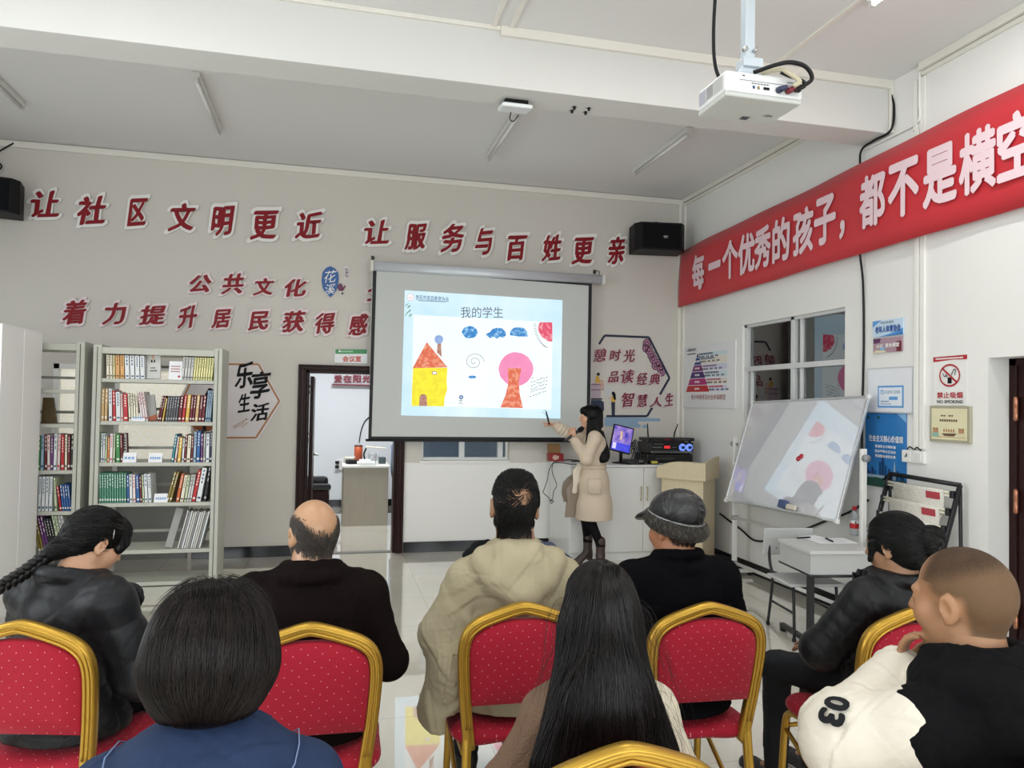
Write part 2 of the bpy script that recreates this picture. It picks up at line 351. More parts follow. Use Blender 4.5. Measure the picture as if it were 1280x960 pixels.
# window_1: sliding window with security bars in the wall at the window side
b = MB(); y0, y1, z0, z1 = WY0, WY1, WZ0, WZ1; ym = 6.10; zm = 2.05
fx = XW+.055
b.bx(fx-.03, fx+.03, y0, y0+.02, z0, z1); b.bx(fx-.03, fx+.03, y1-.05, y1, z0, z1); b.bx(fx-.03, fx+.03, y0, y1, z1-.03, z1); b.bx(fx-.03, fx+.03, y0, y1, z0, z0+.04)
b.bx(fx-.035, fx+.035, y0, y1, zm, zm+.05); b.bx(fx-.03, fx+.03, ym-.025, ym+.03, z0, z1)
b.bx(fx-.015, fx+.015, y1-.12, y1-.09, z0, zm); b.bx(fx-.015, fx+.015, ym-.12, ym-.09, z0, z1)
w1 = b.obj('window_1', alu, kind='structure', bevel=.003)
b = MB(); b.bx(fx+.01, fx+.014, y0+.01, y1-.02, z0+.02, z1-.02); b.obj('pane', pane, w1)
whitebar = mat('cream painted steel bar', '#cfcabb', .5)
b = MB()
for k in range(12): yy = y0+.08+k*.135; b.cyl((XW+.16, yy, z0), (XW+.16, yy, z1), .010, 8)
for z in (z0+.3, 1.72, 2.12, 2.42): b.bx(XW+.15, XW+.17, y0, y1, z-.012, z+.012)
b.obj('security_bars', whitebar, w1)
b = MB(); b.bx(XW+.001, XW+.2, y0-.003, y1+.003, z0-.02, z0); b.obj('sill', plaster2, w1)
slab = mat('brown beige masonry', '#8d8266', .9, var=.12, scale=5, bump=.3, bscale=12)
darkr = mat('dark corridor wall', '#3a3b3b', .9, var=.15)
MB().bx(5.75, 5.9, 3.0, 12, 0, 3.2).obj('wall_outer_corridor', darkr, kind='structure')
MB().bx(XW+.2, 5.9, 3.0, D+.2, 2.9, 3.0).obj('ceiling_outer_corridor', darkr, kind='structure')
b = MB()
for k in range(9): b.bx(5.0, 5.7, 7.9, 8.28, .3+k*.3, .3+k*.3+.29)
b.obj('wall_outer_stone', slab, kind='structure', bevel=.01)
# door_2: brown steel door in its white recess
MB().bx(XW+.18, XW+.23, RY0, RY1, 0, RZ).obj('door_2', darkwood, kind='structure')
d2 = bpy.data.objects['door_2']; RM['door_2'] = Matrix()
b = MB(); b.bx(XW+.165, XW+.18, RY0, RY0+.05, 0, RZ); b.bx(XW+.165, XW+.18, RY1-.055, RY1, 0, RZ); b.bx(XW+.165, XW+.18, RY0, RY1, RZ-.05, RZ); b.obj('door_frame', darkwood, d2, bevel=.004)
b = MB()
for z0_, z1_ in ((.15, .85), (1.0, 1.85)): b.bx(XW+.172, XW+.18, RY0+.2, RY1-.2, z0_, z1_)
b.obj('door_panel', darkwood, d2, bevel=.006)
copper = mat('copper hinge', '#a9735a', .3, .85, var=.08)
for z in (.28, 1.02, 1.62):
    MB().lathe([(.004, 0), (.012, .004), (.015, .014), (.015, .078), (.013, .08), (.015, .084), (.015, .148), (.012, .158), (.004, .162)], (XW+.158, RY1-.06, z), 12).obj('hinge', copper, d2)
# cable trunking and trims along the edges
b = MB(); b.bx(XL, XW, D-.022, D, ZC-.075, ZC-.012).obj('trim_1', conduit, kind='structure', bevel=.003)
b = MB(); b.bx(XW-.03, XW, BY1, D, ZC-.05, ZC-.0); b.bx(XW-.022, XW, BY1, D, ZC-.095, ZC-.06).obj('trim_2', conduit, kind='structure', bevel=.003)
b = MB(); b.bx(1.05, XW, BY0-.03, BY0, ZC-.065, ZC).obj('trim_3', conduit, kind='structure', bevel=.003)
b = MB(); b.bx(XL, 1.05, BY0-.022, BY0, ZC-.03, ZC).obj('trim_4', conduit, kind='structure', bevel=.003)
b = MB(); b.bx(XW-.05, XW, YR, 4.50, ZC-.055, ZC); b.bx(XW-.022, XW, YR, 4.5, ZC-.09, ZC-.06).obj('trim_5', conduit, kind='structure', bevel=.003)
b = MB(); b.bx(XW-.028, XW, D-.075, D, 0.9, ZC-.06); b.bx(XW-.07, XW-.03, D-.02, D, .9, ZC-.06).obj('trim_6', conduit, kind='structure', bevel=.003)
for k, (xa, ya, xb) in enumerate(((1.0, BY0, 1.0), (1.12, BY0, 1.12), (3.12, BY0, 3.12))):
    MB().bx(xa-.014, xa+.014, 2.2, BY0, ZC-.016, ZC).obj('trim_%d' % (k+7), conduit, kind='structure')
# vertical pipe on the wall with its bend, and the trunk down to the switch
b = MB(); yy = 4.52
b.tube(bez([(XW-.014, yy, ZC-.06), (XW-.014, yy, 3.98), (XW-.014, yy, 3.93), (XW-.014, yy-.005, 3.83), (XW-.014, yy+.03, 3.80), (XW-.014, yy+.12, 3.79), (XW-.014, 5.1, 3.785)], 30), .012, 8)
b.bx(XW-.02, XW, 4.525, 4.565, 1.4, 3.75); b.bx(XW-.018, XW, 4.47, 4.515, 1.40, ZC-.1)
b.bx(XW-.016, XW, 4.545, 4.585, 3.75, ZC-.1)
b.obj('trim_10', mat('white plastic pipe', '#ecebe5', .4, var=.02), kind='structure', bevel=.003)
b = MB(); b.bx(XW-.03, XW, BY0-.028, BY0-.004, BZ, ZC-.06).obj('trim_11', conduit, kind='structure', bevel=.003)
def tube_lamp(label, x, y0, y1, lit=False):
    t = thing('fluorescent_lamp', label, 'ceiling lamp', (x, (y0+y1)/2, ZC), 'fluorescent battens on the ceiling')
    b = MB(); b.rbx(x-.03, x+.03, y0, y1, ZC-.045, ZC, .006); b.obj('batten', mat('white enamelled batten', '#dcdcd8', .4, var=.02), t)
    b = MB(); b.cyl((x, y0+.03, ZC-.062), (x, y1-.03, ZC-.062), .014, 12)
    b.obj('tube', emat('lit fluorescent tube', '#ffffff', strength=9) if lit else mat('unlit fluorescent tube', '#e8e9e7', .25, var=.01), t)
    for yy in (y0, y1-.03): MB().rbx(x-.017, x+.017, yy, yy+.03, ZC-.078, ZC-.04, .004).obj('lamp_holder', mat('white lamp holder', '#d2d2ce', .5), t)
    if lit: area('fluorescent_light', (x, (y0+y1)/2, ZC-.085), (0, 0, 0), .06, y1-y0, TUBE_W if y0 > 0 else REAR_W, (1, .985, .955))
    return t
tube_lamp('unlit ceiling batten above the speaker at the bookcase end', -2.665, 5.95, 7.19)
tube_lamp('unlit ceiling batten above the doorway', -1.085, 6.12, 7.36)
tube_lamp('unlit ceiling batten beyond the white panel on the beam', 1.505, 6.13, 7.365)
tube_lamp('unlit ceiling batten between the beam and the black corner speaker', 3.105, 6.1, 7.35)
tube_lamp('lit ceiling batten beyond the projector, over the audience', 3.16, 2.6, 3.84, True)
for x, y in ((1.5, 2.6), (-1.08, 2.6), (-2.66, 2.6), (3.16, -.6), (1.5, -.6), (-1.08, -.6), (-2.66, -.6)):
    tube_lamp('lit ceiling batten over the rear rows of the audience', x, y, y+1.24, True)
# ------------------------------------------------------------------ flat printed artwork, drawn on a real plane
class Art:
    def __init__(s, fn, nrm): s.fn, s.n, s.b, s.mats = fn, Vector(nrm), MB(), []
    def mi(s, m):
        if m not in s.mats: s.mats.append(m)
        return s.mats.index(m)
    def P(s, x, y, l): return s.fn(x, y) + s.n*(.0012*l)
    def poly(s, pts, m, l=1): s.b.poly([s.P(x, y, l) for x, y in pts], s.mi(m)); return s
    def rect(s, x0, x1, y0, y1, m, l=1): return s.poly([(x0, y1), (x1, y1), (x1, y0), (x0, y0)], m, l)
    def ell(s, x, y, rx, ry, m, l=1, n=28, jag=0., a0=0., a1=360.):
        p = []
        for i in range(n):
            t = math.radians(a0+(a1-a0)*i/(n if a1-a0 == 360 else n-1)); j = 1+jag*random.uniform(-1, 1); p.append((x+rx*math.cos(t)*j, y-ry*math.sin(t)*j))
        return s.poly(p, m, l)
    def line(s, pts, wd, m, l=2):
        for (a, b_) in zip(pts[:-1], pts[1:]):
            d = Vector((b_[0]-a[0], b_[1]-a[1])); L = max(d.length, 1e-6); nx, ny = -d.y/L*wd/2, d.x/L*wd/2
            s.poly([(a[0]+nx, a[1]+ny), (a[0]-nx, a[1]-ny), (b_[0]-nx, b_[1]-ny), (b_[0]+nx, b_[1]+ny)], m, l)
        return s
    def text(s, t, x0, x1, y0, y1, m, l=2, bold=0., shear=0., skew=0.):
        o = s.P(x0, y1, l); ux = s.P(x1, y1-skew, l)-o; uy = s.P(x0, y0, l)-o
        s.b.text(t, o, ux.normalized(), uy.normalized(), ux.length, uy.length, s.mi(m), bold, shear); return s
    def bars(s, x0, x1, y, h, m, l=2, n=8, skew=0., gaps=()):
        """a run of tiny printed characters too small to read"""
        d = (x1-x0)/n
        for i in range(n):
            if i in gaps: continue
            k = skew*i/n; a = x0+d*i; b_ = a+d*.74
            s.poly([(a, y+h-k), (b_, y+h-k), (b_, y-k), (a, y-k)], m, l)
        return s
    def obj(s, name, parent=None, depth=0.): return s.b.obj(name, s.mats, parent)

wall_y = lambda off: (lambda px, py: at_y(px, py, D-off))
wall_x = lambda off: (lambda px, py: at_x(px, py, XW-off))
def crop(fn, x0, y0, k): return lambda x, y: fn(x0+x/k, y0+y/k)
NY, NX = (0, -1, 0), (-1, 0, 0)
red_acr = mat('dark red acrylic letter face', '#86141f', .5, var=.06, spec=.25)
pale_acr = mat('pale pink letter backing', '#e6d7d8', .55, var=.02)
white_acr = mat('white letter backing', '#eceae6', .55, var=.02)
plum_acr = mat('plum red letter face', '#7c2438', .45, var=.05)
def wall_char(ch, x0, x1, y0, y1, label, group, face=red_acr, back=white_acr, shear=.16, bold=.036, halo=.078, off=.012, cat='wall letter', inset=.10):
    fn = wall_y(off); c = fn((x0+x1)/2, (y0+y1)/2)
    t = thing('cutout_letter', label, cat, c, group)
    def lay(x0, x1, y0, y1, o, bo, de, m, nm):
        f = wall_y(o); p = f(x0, (y0+y1)/2); q = f(x1, (y0+y1)/2); zt = f((x0+x1)/2, y0).z; zb = f((x0+x1)/2, y1).z
        ph = (zt+zb)/2
        MB().text(ch, (p.x, D-o, zb), (1, 0, 0), (0, 0, 1), q.x-p.x, zt-zb, 0, bo, shear, de).obj(nm, m, t)
    if back: lay(x0, x1, y0, y1, off, halo, .011, back, 'backing')
    ix, iy = (x1-x0)*inset, (y1-y0)*inset
    lay(x0+ix, x1-ix, y0+iy, y1-iy, off+.013, bold, .006, face, 'face')
    return t
ORD = 'first second third fourth fifth sixth seventh eighth ninth tenth eleventh twelfth thirteenth fourteenth fifteenth sixteenth seventeenth eighteenth nineteenth twentieth twenty-first twenty-second twenty-third twenty-fourth twenty-fifth'.split()
row1 = [('让', 33.6, 79, 233, 277), ('社', 92, 137, 239, 287), ('区', 156, 188, 242, 288.5), ('文', 205.5, 249, 249, 295), ('明', 260, 297, 251, 300.6), ('更', 308, 353, 257, 305.7), ('近', 364.5, 407, 259, 304)]
row1b = [('让', 451, 490.5, 270, 310), ('服', 502, 537, 274, 317.5), ('务', 547, 584, 275, 321), ('与', 591, 619, 281, 323), ('百', 631, 662.5, 289, 331), ('姓', 674, 705, 288, 332), ('更', 711, 746, 291, 336), ('亲', 757, 784, 291, 335)]
row2 = [('公', 233, 268, 340, 368), ('共', 273, 308.6, 337.5, 372), ('文', 313, 346, 344.5, 373), ('化', 352, 387, 345.7, 374.5), ('全', 455, 490, 350, 380)]
row3 = [('着', 74.5, 112.5, 370, 410), ('力', 124, 162, 374.5, 410), ('提', 170, 211.6, 378, 410), ('升', 219, 249.6, 377, 415), ('居', 261, 292, 382.5, 414), ('民', 307, 339, 385, 417), ('获', 349, 386, 384, 419.5), ('得', 390.6, 422, 387, 421), ('感', 432, 464, 388, 423)]
for row, nm, bk in ((row1, 'top slogan, the half over the bookcases', white_acr), (row1b, 'top slogan, the half over the projection screen', white_acr), (row2, 'short middle line over the doorway', pale_acr), (row3, 'lowest line above the bookcases', pale_acr)):
    for i, (ch, *bb) in enumerate(row):
        wall_char(ch, *bb, 'dark red cut-out character %s, %s of the %s' % (ch, ORD[i], nm), 'red cut-out wall characters', back=bk)
plum = [('憩', 265, 345, 235, 322), ('时', 352, 425, 242, 315), ('光', 428, 500, 242, 325), ('品', 345, 412, 360, 435), ('读', 414, 495, 350, 440), ('经', 500, 568, 370, 448), ('典', 568, 637, 372, 448), ('智', 418, 500, 478, 570), ('慧', 502, 570, 485, 568), ('人', 570, 648, 502, 568), ('生', 655, 708, 480, 565)]
for i, (ch, a, b_, c_, d_) in enumerate(plum):
    k = 4.365; wall_char(ch, 680+a/k, 680+b_/k, 380+c_/k, 380+d_/k, 'plum brush character %s, %s of the three-line poem beside the screen' % (ch, ORD[i]), 'plum characters in the hexagon', face=plum_acr, back=pale_acr, bold=.02, halo=.05, off=.006, inset=.06)
# blue leaf-shaped emblem with two white characters
t = thing('leaf_emblem', 'blue petal-shaped emblem with white characters 花溪 on the back wall', 'emblem', at_y(417, 352, D))
A = Art(crop(wall_y(.010), 220, 300, 4.267), NY); blue = mat('royal blue emblem', '#2a5c9c', .45); wht = mat('white printed ink', '#f0f0ee', .6, var=.01)
A.poly([(822, 140), (845, 150), (865, 172), (868, 210), (862, 255), (845, 285), (825, 306), (800, 285), (782, 255), (776, 215), (782, 172), (800, 150)], blue, 1)
A.text('花', 790, 858, 160, 228, wht, 2, .0, .2).text('溪', 792, 850, 232, 290, wht, 2, .0, .2)
A.obj('emblem_face', t)
A = Art(crop(wall_y(.010), 220, 300, 4.267), NY); pur = mat('purple print', '#6d3058', .5)
A.ell(876, 252, 14, 20, pur, 1).poly([(880, 268), (902, 240), (905, 250), (888, 275)], pur, 1).ell(888, 285, 5, 5, mat('near black ink', '#101115', .6, spec=.2), 1)
A.rect(898, 924, 142, 208, mat('pale tag print', '#ddd9d6', .6), 1); A.text('阳光', 903, 919, 148, 202, pur, 2, .02)
A.obj('emblem_flower', t)
# hexagon mural beside the screen
navy = mat('navy blue painted line', '#1d2440', .5); k = 4.365
t = thing('hexagon_mural', 'open navy hexagon outline with small reading figures on the back wall', 'mural', at_y(780, 470, D))
A = Art(crop(wall_y(.003), 680, 380, k), NY)
hexp = [(255, 295), (330, 172), (572, 182), (684, 404), (632, 494)]
A.line([(300, 220), (330, 172), (572, 182), (684, 404), (632, 494)], 12, navy).line([(590, 566), (562, 612), (340, 612)], 12, navy); A.obj('hexagon_line', t)
A = Art(crop(wall_y(.003), 680, 380, k), NY); mauve = mat('mauve scallop print', '#a87b92', .6); mv2 = mat('dark mauve print', '#6f3a5a', .6)
for i, (x, y) in enumerate(((565, 215), (575, 250), (600, 300), (625, 325), (645, 370), (562, 240), (590, 280), (612, 335), (640, 350))):
    for j in range(4): A.ell(x-4, y, 22-j*5.5, 26-j*6.5, mauve if j % 2 else mv2, 1+j)
A.obj('scallop_pattern', t)
A = Art(crop(wall_y(.003), 680, 380, k), NY); skin_p = mat('skin tone print', '#d9a98c', .6); yel = mat('mustard print', '#d4a73a', .6); ink = mat('near black ink', '#101115', .6, spec=.2); bk1 = mat('dusty mauve print', '#b9a6b2', .6)
A.rect(245, 326, 432, 470, bk1, 1).rect(245, 326, 438, 442, mv2, 2).rect(245, 326, 466, 470, mv2, 2).rect(245, 310, 470, 522, bk1, 1).rect(245, 318, 515, 522, ink, 2)
A.ell(296, 383, 8, 9, ink, 3).poly([(282, 395), (298, 392), (306, 432), (280, 430)], yel, 2).poly([(280, 430), (300, 428), (324, 432), (316, 470), (308, 470), (312, 440)], skin_p, 3).poly([(300, 410), (328, 420), (318, 428)], skin_p, 3)
A.obj('seated_figure', t)
A = Art(crop(wall_y(.003), 680, 380, k), NY)
A.ell(378, 488, 9, 10, ink, 3).poly([(372, 490), (390, 490), (392, 525), (380, 520)], ink, 3).poly([(366, 505), (386, 508), (388, 535), (368, 535)], yel, 2).poly([(366, 535), (388, 535), (386, 610), (376, 612), (370, 610)], navy, 2).line([(368, 515), (350, 515)], 5, skin_p, 3).ell(350, 475, 12, 24, mat('pale outline print', '#c9cdd0', .6), 1)
A.obj('standing_figure', t)
A = Art(crop(wall_y(.003), 680, 380, k), NY); A.poly([(236, 590), (236, 535), (250, 524), (310, 524), (326, 536), (328, 575), (322, 590)], mat('deep navy print', '#1f2c4a', .6), 1); A.obj('navy_block', t)
A = Art(crop(wall_y(.003), 680, 380, k), NY); cloud = mat('pale blue cloud print', '#8ea9c2', .7)
A.poly([(330, 618), (345, 616), (630, 624), (636, 632), (630, 640), (515, 640), (512, 652), (528, 660), (526, 672), (510, 676), (330, 664)], cloud, 1).ell(551, 668, 15, 10, cloud, 1); A.obj('cloud_band', t)
# hexagon sign behind the bookcase
t = thing('hexagon_sign', 'pale hexagon sign with black brush writing 乐享生活 behind the bookcase', 'sign', at_y(300, 500, D))
k = 6.857; fn = wall_y(.02)
hx = [(-120, 560), (45, 232), (585, 232), (775, 558), (570, 890), (45, 890)]
b = MB(); b.prism([crop(fn, 240, 420, k)(x, y) for x, y in hx], (0, .019, 0)); b.obj('board', mat('pale mauve sign board', '#d8d2d2', .5, var=.02), t)
A = Art(crop(wall_y(.021), 240, 420, k), NY); orange = mat('copper orange line', '#a8703c', .5)
A.line([(-85, 560), (55, 242), (570, 242), (748, 558), (548, 872), (55, 872), (-85, 560)], 15, orange, 1)
A.line([(470, 712), (350, 780)], 6, orange).line([(450, 742), (360, 792)], 5, orange).line([(480, 742), (420, 782)], 5, orange).ell(468, 712, 7, 7, orange, 3); A.obj('border_line', t)
for ch, x0, x1, y0, y1 in (('乐', 365, 525, 215, 450), ('享', 495, 680, 300, 540), ('生', 390, 500, 490, 660), ('活', 500, 665, 570, 730)):
    Art(crop(wall_y(.021), 240, 420, k), NY).text(ch, x0, x1, y0, y1, ink, 2, .032, .15).obj('brush_character', t)
A = Art(crop(wall_y(.0205), 110, 425, 7.11), NY); ball = mat('basketball orange print', '#8a4a2a', .6)
A.ell(1035, 740, 105, 75, ball, 1).rect(1020, 1050, 668, 812, ink, 2).poly([(1030, 500), (1075, 425), (1120, 440), (1080, 520)], ink, 1); A.obj('printed_ball', t)
# ------------------------------------------------------------------ projection screen with the projected slide
SY = D-.17
t = thing('projection_screen', 'pull-down projection screen showing a child drawing of a house and tree', 'screen', (1.7, SY, 2.2))
fs = lambda off: (lambda px, py: at_y(px, py, SY-off))
case = mat('silver white screen casing', '#c9ced4', .35, .2, var=.02)
a, c = at_y(463, 327, SY), at_y(755, 350, SY)
zc_ = (a.z+c.z)/2-.025
b = MB(); b.tube([(a.x+.03, SY, zc_), (c.x-.03, SY, zc_)], .058, 20, flat=(.9, .8)); b.obj('case', case, t)
for x in (a.x, c.x-.035): MB().rbx(x, x+.035, SY-.055, SY+.055, zc_-.06, zc_+.06, .008).obj('end_cap', mat('cream end cap', '#d9d7cf', .4), t)
for x in (a.x+.03, c.x-.06):
    b = MB(); b.tube(bez([(x, SY, zc_+.06), (x+.01, SY+.02, zc_+.1), (x, SY+.1, zc_+.12), (x, D-.012, zc_+.12)], 12), .005, 6); b.box((x, D-.008, zc_+.12), (.03, .012, .05)); b.obj('wall_hook', mat('dark steel hook', '#45423c', .4, .7), t)
A = Art(fs(.012), NY); sb = mat('black screen border', '#0d0e11', .6)
W = [(466.3, 331), (740, 352), (737, 552), (460.3, 549.5)]; I = [(470.8, 336.2), (735.8, 357), (732.8, 547), (464.4, 545.5)]
fab = mat('matt white screen fabric', '#c8ccc9', .9, var=.008, scale=1)
b = MB(); lo, hi = at_y(460.5, 549.5, SY-.012), at_y(741, 352, SY-.012)
b.bx(lo.x, hi.x, SY-.002, SY, lo.z, zc_); b.obj('fabric', fab, t)
A = Art(fs(.004), NY); p = lambda q: q
for i in range(4): A.poly([W[i], I[i], I[(i+1) % 4], W[(i+1) % 4]], sb, 1)
A.obj('border', t)
b = MB(); q0, q1 = at_y(457, 551, SY), at_y(739, 554.5, SY); b.tube([(q0.x, SY-.005, lo.z-.006), (q1.x, SY-.005, lo.z-.006)], .014, 12); b.obj('bottom_bar', sb, t)
A = Art(fs(.003), NY); [A.rect(x, x+3, 345.2, 348.2, ink, 1) for x in (-50,)]
# projected picture
k = 3.694; fp = crop(fs(.0045), 450, 300, k)
e_bg = emat('slide pale blue', '#bfe2f5', '#e2f5fd', 1.6, .97); e_wh = emat('slide white paper', '#eaf7fb', '#f3fcfd', 2, .98)
e_tx = emat('slide grey text', '#5c6873'); e_tx2 = emat('slide blue grey text', '#64809a'); e_yel = emat('crayon yellow', '#f0e03a', '#f8ec3c', 16, .95, (.42, .55)); e_or = emat('crayon orange', '#dd6f52', '#f0a184', 22, .95, (.45, .62))
e_bl = emat('crayon blue', '#3f86c8', '#9cd0f2', 26, .95, (.48, .66)); e_pk = emat('crayon pink', '#ea7fb0', '#f39cc2', 3, .97); e_rd = emat('crayon red', '#e05570', '#f6b0ba', 24, .95, (.5, .72)); e_br = emat('crayon brown', '#a8705c', '#caa090', 40, .9); e_pr = emat('crayon periwinkle', '#7f9ad2', '#9db4dd', 20)
A = Art(fp, NY); A.poly([(207, 232), (935, 278), (925, 825), (190, 810)], e_bg, 0); pic = A.obj('projected_slide', t); 
A = Art(fp, NY); A.poly([(247, 345), (890, 380), (883, 783), (237, 765)], e_wh, 1); paper = A.obj('drawing_paper', pic)
def pa(nm, f):
    A = Art(fp, NY); f(A); A.obj(nm, pic)
def f(A):
    A.ell(233, 264, 16, 16, e_rd, 1).ell(233, 264, 14.5, 14.5, e_wh, 2).line([(225, 262), (233, 270), (241, 262)], 3, e_rd, 3)
    A.text('贵阳市家庭教育协会', 257, 410, 253, 278, e_tx2, 2, .01, 0, -9).bars(270, 398, 278, 4, e_tx2, 2, 22, -6)
pa('slide_heading', f)
pa('slide_title', lambda A: A.text('我的学生', 465, 660, 308, 360, e_tx, 2, -.008, 0, 0))
def f(A):
    for x, y, a in ((215, 300, 30), (225, 310, -30), (220, 335, 20), (228, 330, -20), (212, 345, 40), (232, 350, -25), (218, 295, 60)): A.poly([(x-9, y+6), (x, y-6+a*.1), (x+10, y-8), (x+1, y+3)], emat('slide green leaf', '#6d9482', '#8fb0a0'), 2)
    for x, y in ((850, 800), (862, 812), (870, 822), (856, 790)): A.line([(x-8, y-6), (x+8, y+5)], 2, emat('slide green leaf', '#6d9482'), 2)
pa('slide_leaves', f)
def f(A):
    A.poly([(245, 590), (404, 590), (400, 650), (403, 690), (390, 730), (388, 768), (238, 766), (240, 690)], e_yel, 2).poly([(272, 766), (275, 722), (285, 711), (300, 712), (308, 725), (310, 767)], e_br, 3).rect(333, 355, 606, 622, e_br, 3).rect(336, 352, 609, 619, e_wh, 4)
    A.poly([(308, 472), (404, 588), (243, 592)], e_or, 3).poly([(358, 475), (374, 475), (377, 540), (355, 520)], e_br, 2).ell(364, 459, 20, 20, e_pr, 3)
pa('drawn_house', f)
pa('drawn_tree', lambda A: A.ell(720, 596, 79, 78, e_pk, 2, 40, .02).poly([(682, 591), (745, 593), (733, 650), (737, 710), (752, 776), (648, 773), (672, 715), (685, 660)], e_or, 3))
pa('drawn_cloud', lambda A: A.ell(507, 426, 36, 28, e_bl, 2, 26, .05))
pa('drawn_cloud', lambda A: A.poly([(580, 435), (600, 425), (610, 412), (630, 405), (655, 407), (672, 425), (674, 440), (660, 452), (645, 446), (632, 457), (618, 447), (600, 453), (586, 443)], e_bl, 2))
pa('drawn_cloud', lambda A: A.poly([(692, 440), (694, 420), (708, 406), (730, 402), (755, 406), (772, 424), (774, 446), (735, 446)], e_bl, 2))
def f(A):
    A.poly([(888, 380), (888, 470), (865, 466), (840, 448), (824, 422), (822, 400), (830, 380)], e_rd, 2)
    for i in range(14):
        a = math.radians(182+i*5.2); x, y = 888+82*math.cos(a), 385-118*math.sin(a)*.0+118*abs(math.sin(a))*1.0; A.line([(x-6, y-3), (x+8, y+2)], 2, e_tx, 2)
pa('drawn_sun', f)
def f(A):
    pts = [(527+(3+i*.75)*math.cos(i*.22), 563+(2.6+i*.68)*math.sin(i*.22)) for i in range(58)]; A.line(pts, 2, e_tx, 2); A.ell(518, 633, 18, 7, e_bl, 2)
pa('drawn_spiral', f)
def f(A):
    A.ell(467, 726, 10, 10, e_tx, 2).ell(467, 726, 7, 7, e_pr, 3).line([(466, 736), (464, 750), (455, 758)], 2, e_tx).line([(464, 748), (473, 759)], 2, e_tx).line([(455, 742), (474, 740)], 2, e_tx)
pa('drawn_child', f)
def f(A):
    for i in range(36):
        x = 786+(i % 7)*11+random.uniform(-3, 3)+ (i//7)*1.5; y = 720-(i//7)*16-(i % 7)*4+random.uniform(-4, 4); A.line([(x, y), (x+7, y-1)], 3, e_tx, 2)
pa('drawn_rain', f)
# ------------------------------------------------------------------ projector on its ceiling pole
px0, px1, py0, py1, pz = 1.52, 1.875, 2.675, 2.91, 2.945
t = thing('projector', 'white ceiling projector with cables plugged into its back panel', 'projector', ((px0+px1)/2, (py0+py1)/2, pz))
pw = mat('white projector plastic', '#e3e4e4', .4, var=.02); pg = mat('pale grey projector underside', '#c9cbc8', .5, var=.02); blk = mat('black plastic', '#0f0f11', .45, var=.1, spec=.3)
MB().rbx(px0, px1, py0, py1, pz+.018, pz+.105, .012).obj('body', pw, t)
MB().rbx(px0+.002, px1-.002, py0+.002, py1+.004, pz, pz+.020, .008).obj('base_cover', pg, t)
A = Art(lambda x, y: Vector((px0-.001, py0+.02+x*(py1-py0-.03), pz+.03+y*.065)), NX)
vent = mat('lilac grey vent mesh', '#8f8aa6', .6); vent2 = mat('dark vent hole', '#4b4b52', .7)
for i in range(9):
    for j in range(6): A.rect(.40+i*.030, .40+i*.030+.018, .1+j*.14, .1+j*.14+.09, vent2, 1)
for i in range(11): A.rect(.03+i*.032, .03+i*.032+.012, .05, .95, mat('pale vent slot', '#b7b8b6', .6), 1)
for i in range(9):
    for j in range(8): A.rect(.70+i*.032, .70+i*.032+.02, .05+j*.115, .05+j*.115+.07, vent, 1)
A.obj('side_vent', t)
A = Art(lambda x, y: Vector((px0+.06+x*(px1-px0-.08), py0-.001, pz+.025+y*.07)), NY)
A.rect(.0, 1, .62, .65, mat('grey groove', '#7b7c80', .6), 1).rect(.05, .09, .86, .92, ink, 1).rect(.66, .98, .05, .55, mat('grey panel print', '#cfd0d2', .5), 1).rect(.8, .93, .8, .84, vent2, 1)
for x, m_ in ((.24, blue), (.32, mat('brass socket', '#a89058', .3, .8))): A.ell(x, .28, .02, .10, ink, 1).ell(x, .28, .012, .06, m_, 2)
A.rect(.40, .50, .2, .36, ink, 1); A.bars(.2, .5, .48, .05, vent2, 1, 6); A.obj('socket_panel', t)
A = Art(lambda x, y: Vector((px0+x*(px1-px0), py0+y*(py1-py0), pz-.001)), (0, 0, -1))
A.rect(.52, .62, .76, .90, vent2, 1); A.text('NEC', .86, .74, .66, .58, vent2, 1, .02); A.ell(.33, .18, .008, .012, emat('status light', '#e8d25a'), 1); A.bars(.3, .6, .3, .02, pg, 1); A.obj('underside_print', t)
for x, m_, y in ((px1-.115, mat('dark blue plug', '#2b3350', .4), .0), (px1-.075, mat('dark red plug', '#7a2432', .4), .0)):
    b = MB(); b.tube([(x, py0+.002, pz+.045), (x, py0-.02, pz+.043), (x+.02, py0-.035, pz+.05)], [.014, .013, .008], 10); b.obj('plug', m_, t)
MB().rbx(px1-.045, px1-.018, py0-.018, py0+.005, pz+.045, pz+.078, .004).obj('power_plug', blk, t)
MB().cyl(((px0+px1)/2, py1, pz+.06), ((px0+px1)/2, py1+.03, pz+.06), .035, 20).obj('lens', blk, t)
pm = thing('projector_mount', 'pale blue-grey ceiling pole with bracket carrying the projector', 'mount', (1.69, 2.79, ZC))
pole = mat('pale blue grey steel tube', '#c2ccd4', .35, .3, var=.03)
cx, cy = 1.665, 2.755
b = MB(); b.rbx(cx-.022, cx+.022, cy-.022, cy+.022, pz+.19, ZC-.01, .004); b.obj('pole', pole, pm)
b = MB(); b.rbx(cx-.09, cx+.09, cy-.09, cy+.09, ZC-.012, ZC, .004); b.obj('ceiling_plate', pole, pm)
b = MB(); b.rbx(cx-.035, cx+.055, cy-.035, cy+.035, pz+.155, pz+.195, .004); b.rbx(cx-.05, cx+.06, cy-.03, cy+.06, pz+.105, pz+.13, .003); b.prism([(cx-.07, cy-.02, pz+.106), (cx+.05, cy-.02, pz+.106), (cx+.04, cy-.02, pz+.17), (cx-.03, cy-.02, pz+.17)], (0, .006, 0)); b.obj('bracket', pole, pm)
for dx, dy in ((-.03, -.03), (.018, -.03)): MB().cyl((cx+dx, cy+dy+.01, pz+.225), (cx+dx, cy+dy-.012, pz+.225), .009, 8).obj('bolt', steel, pm)
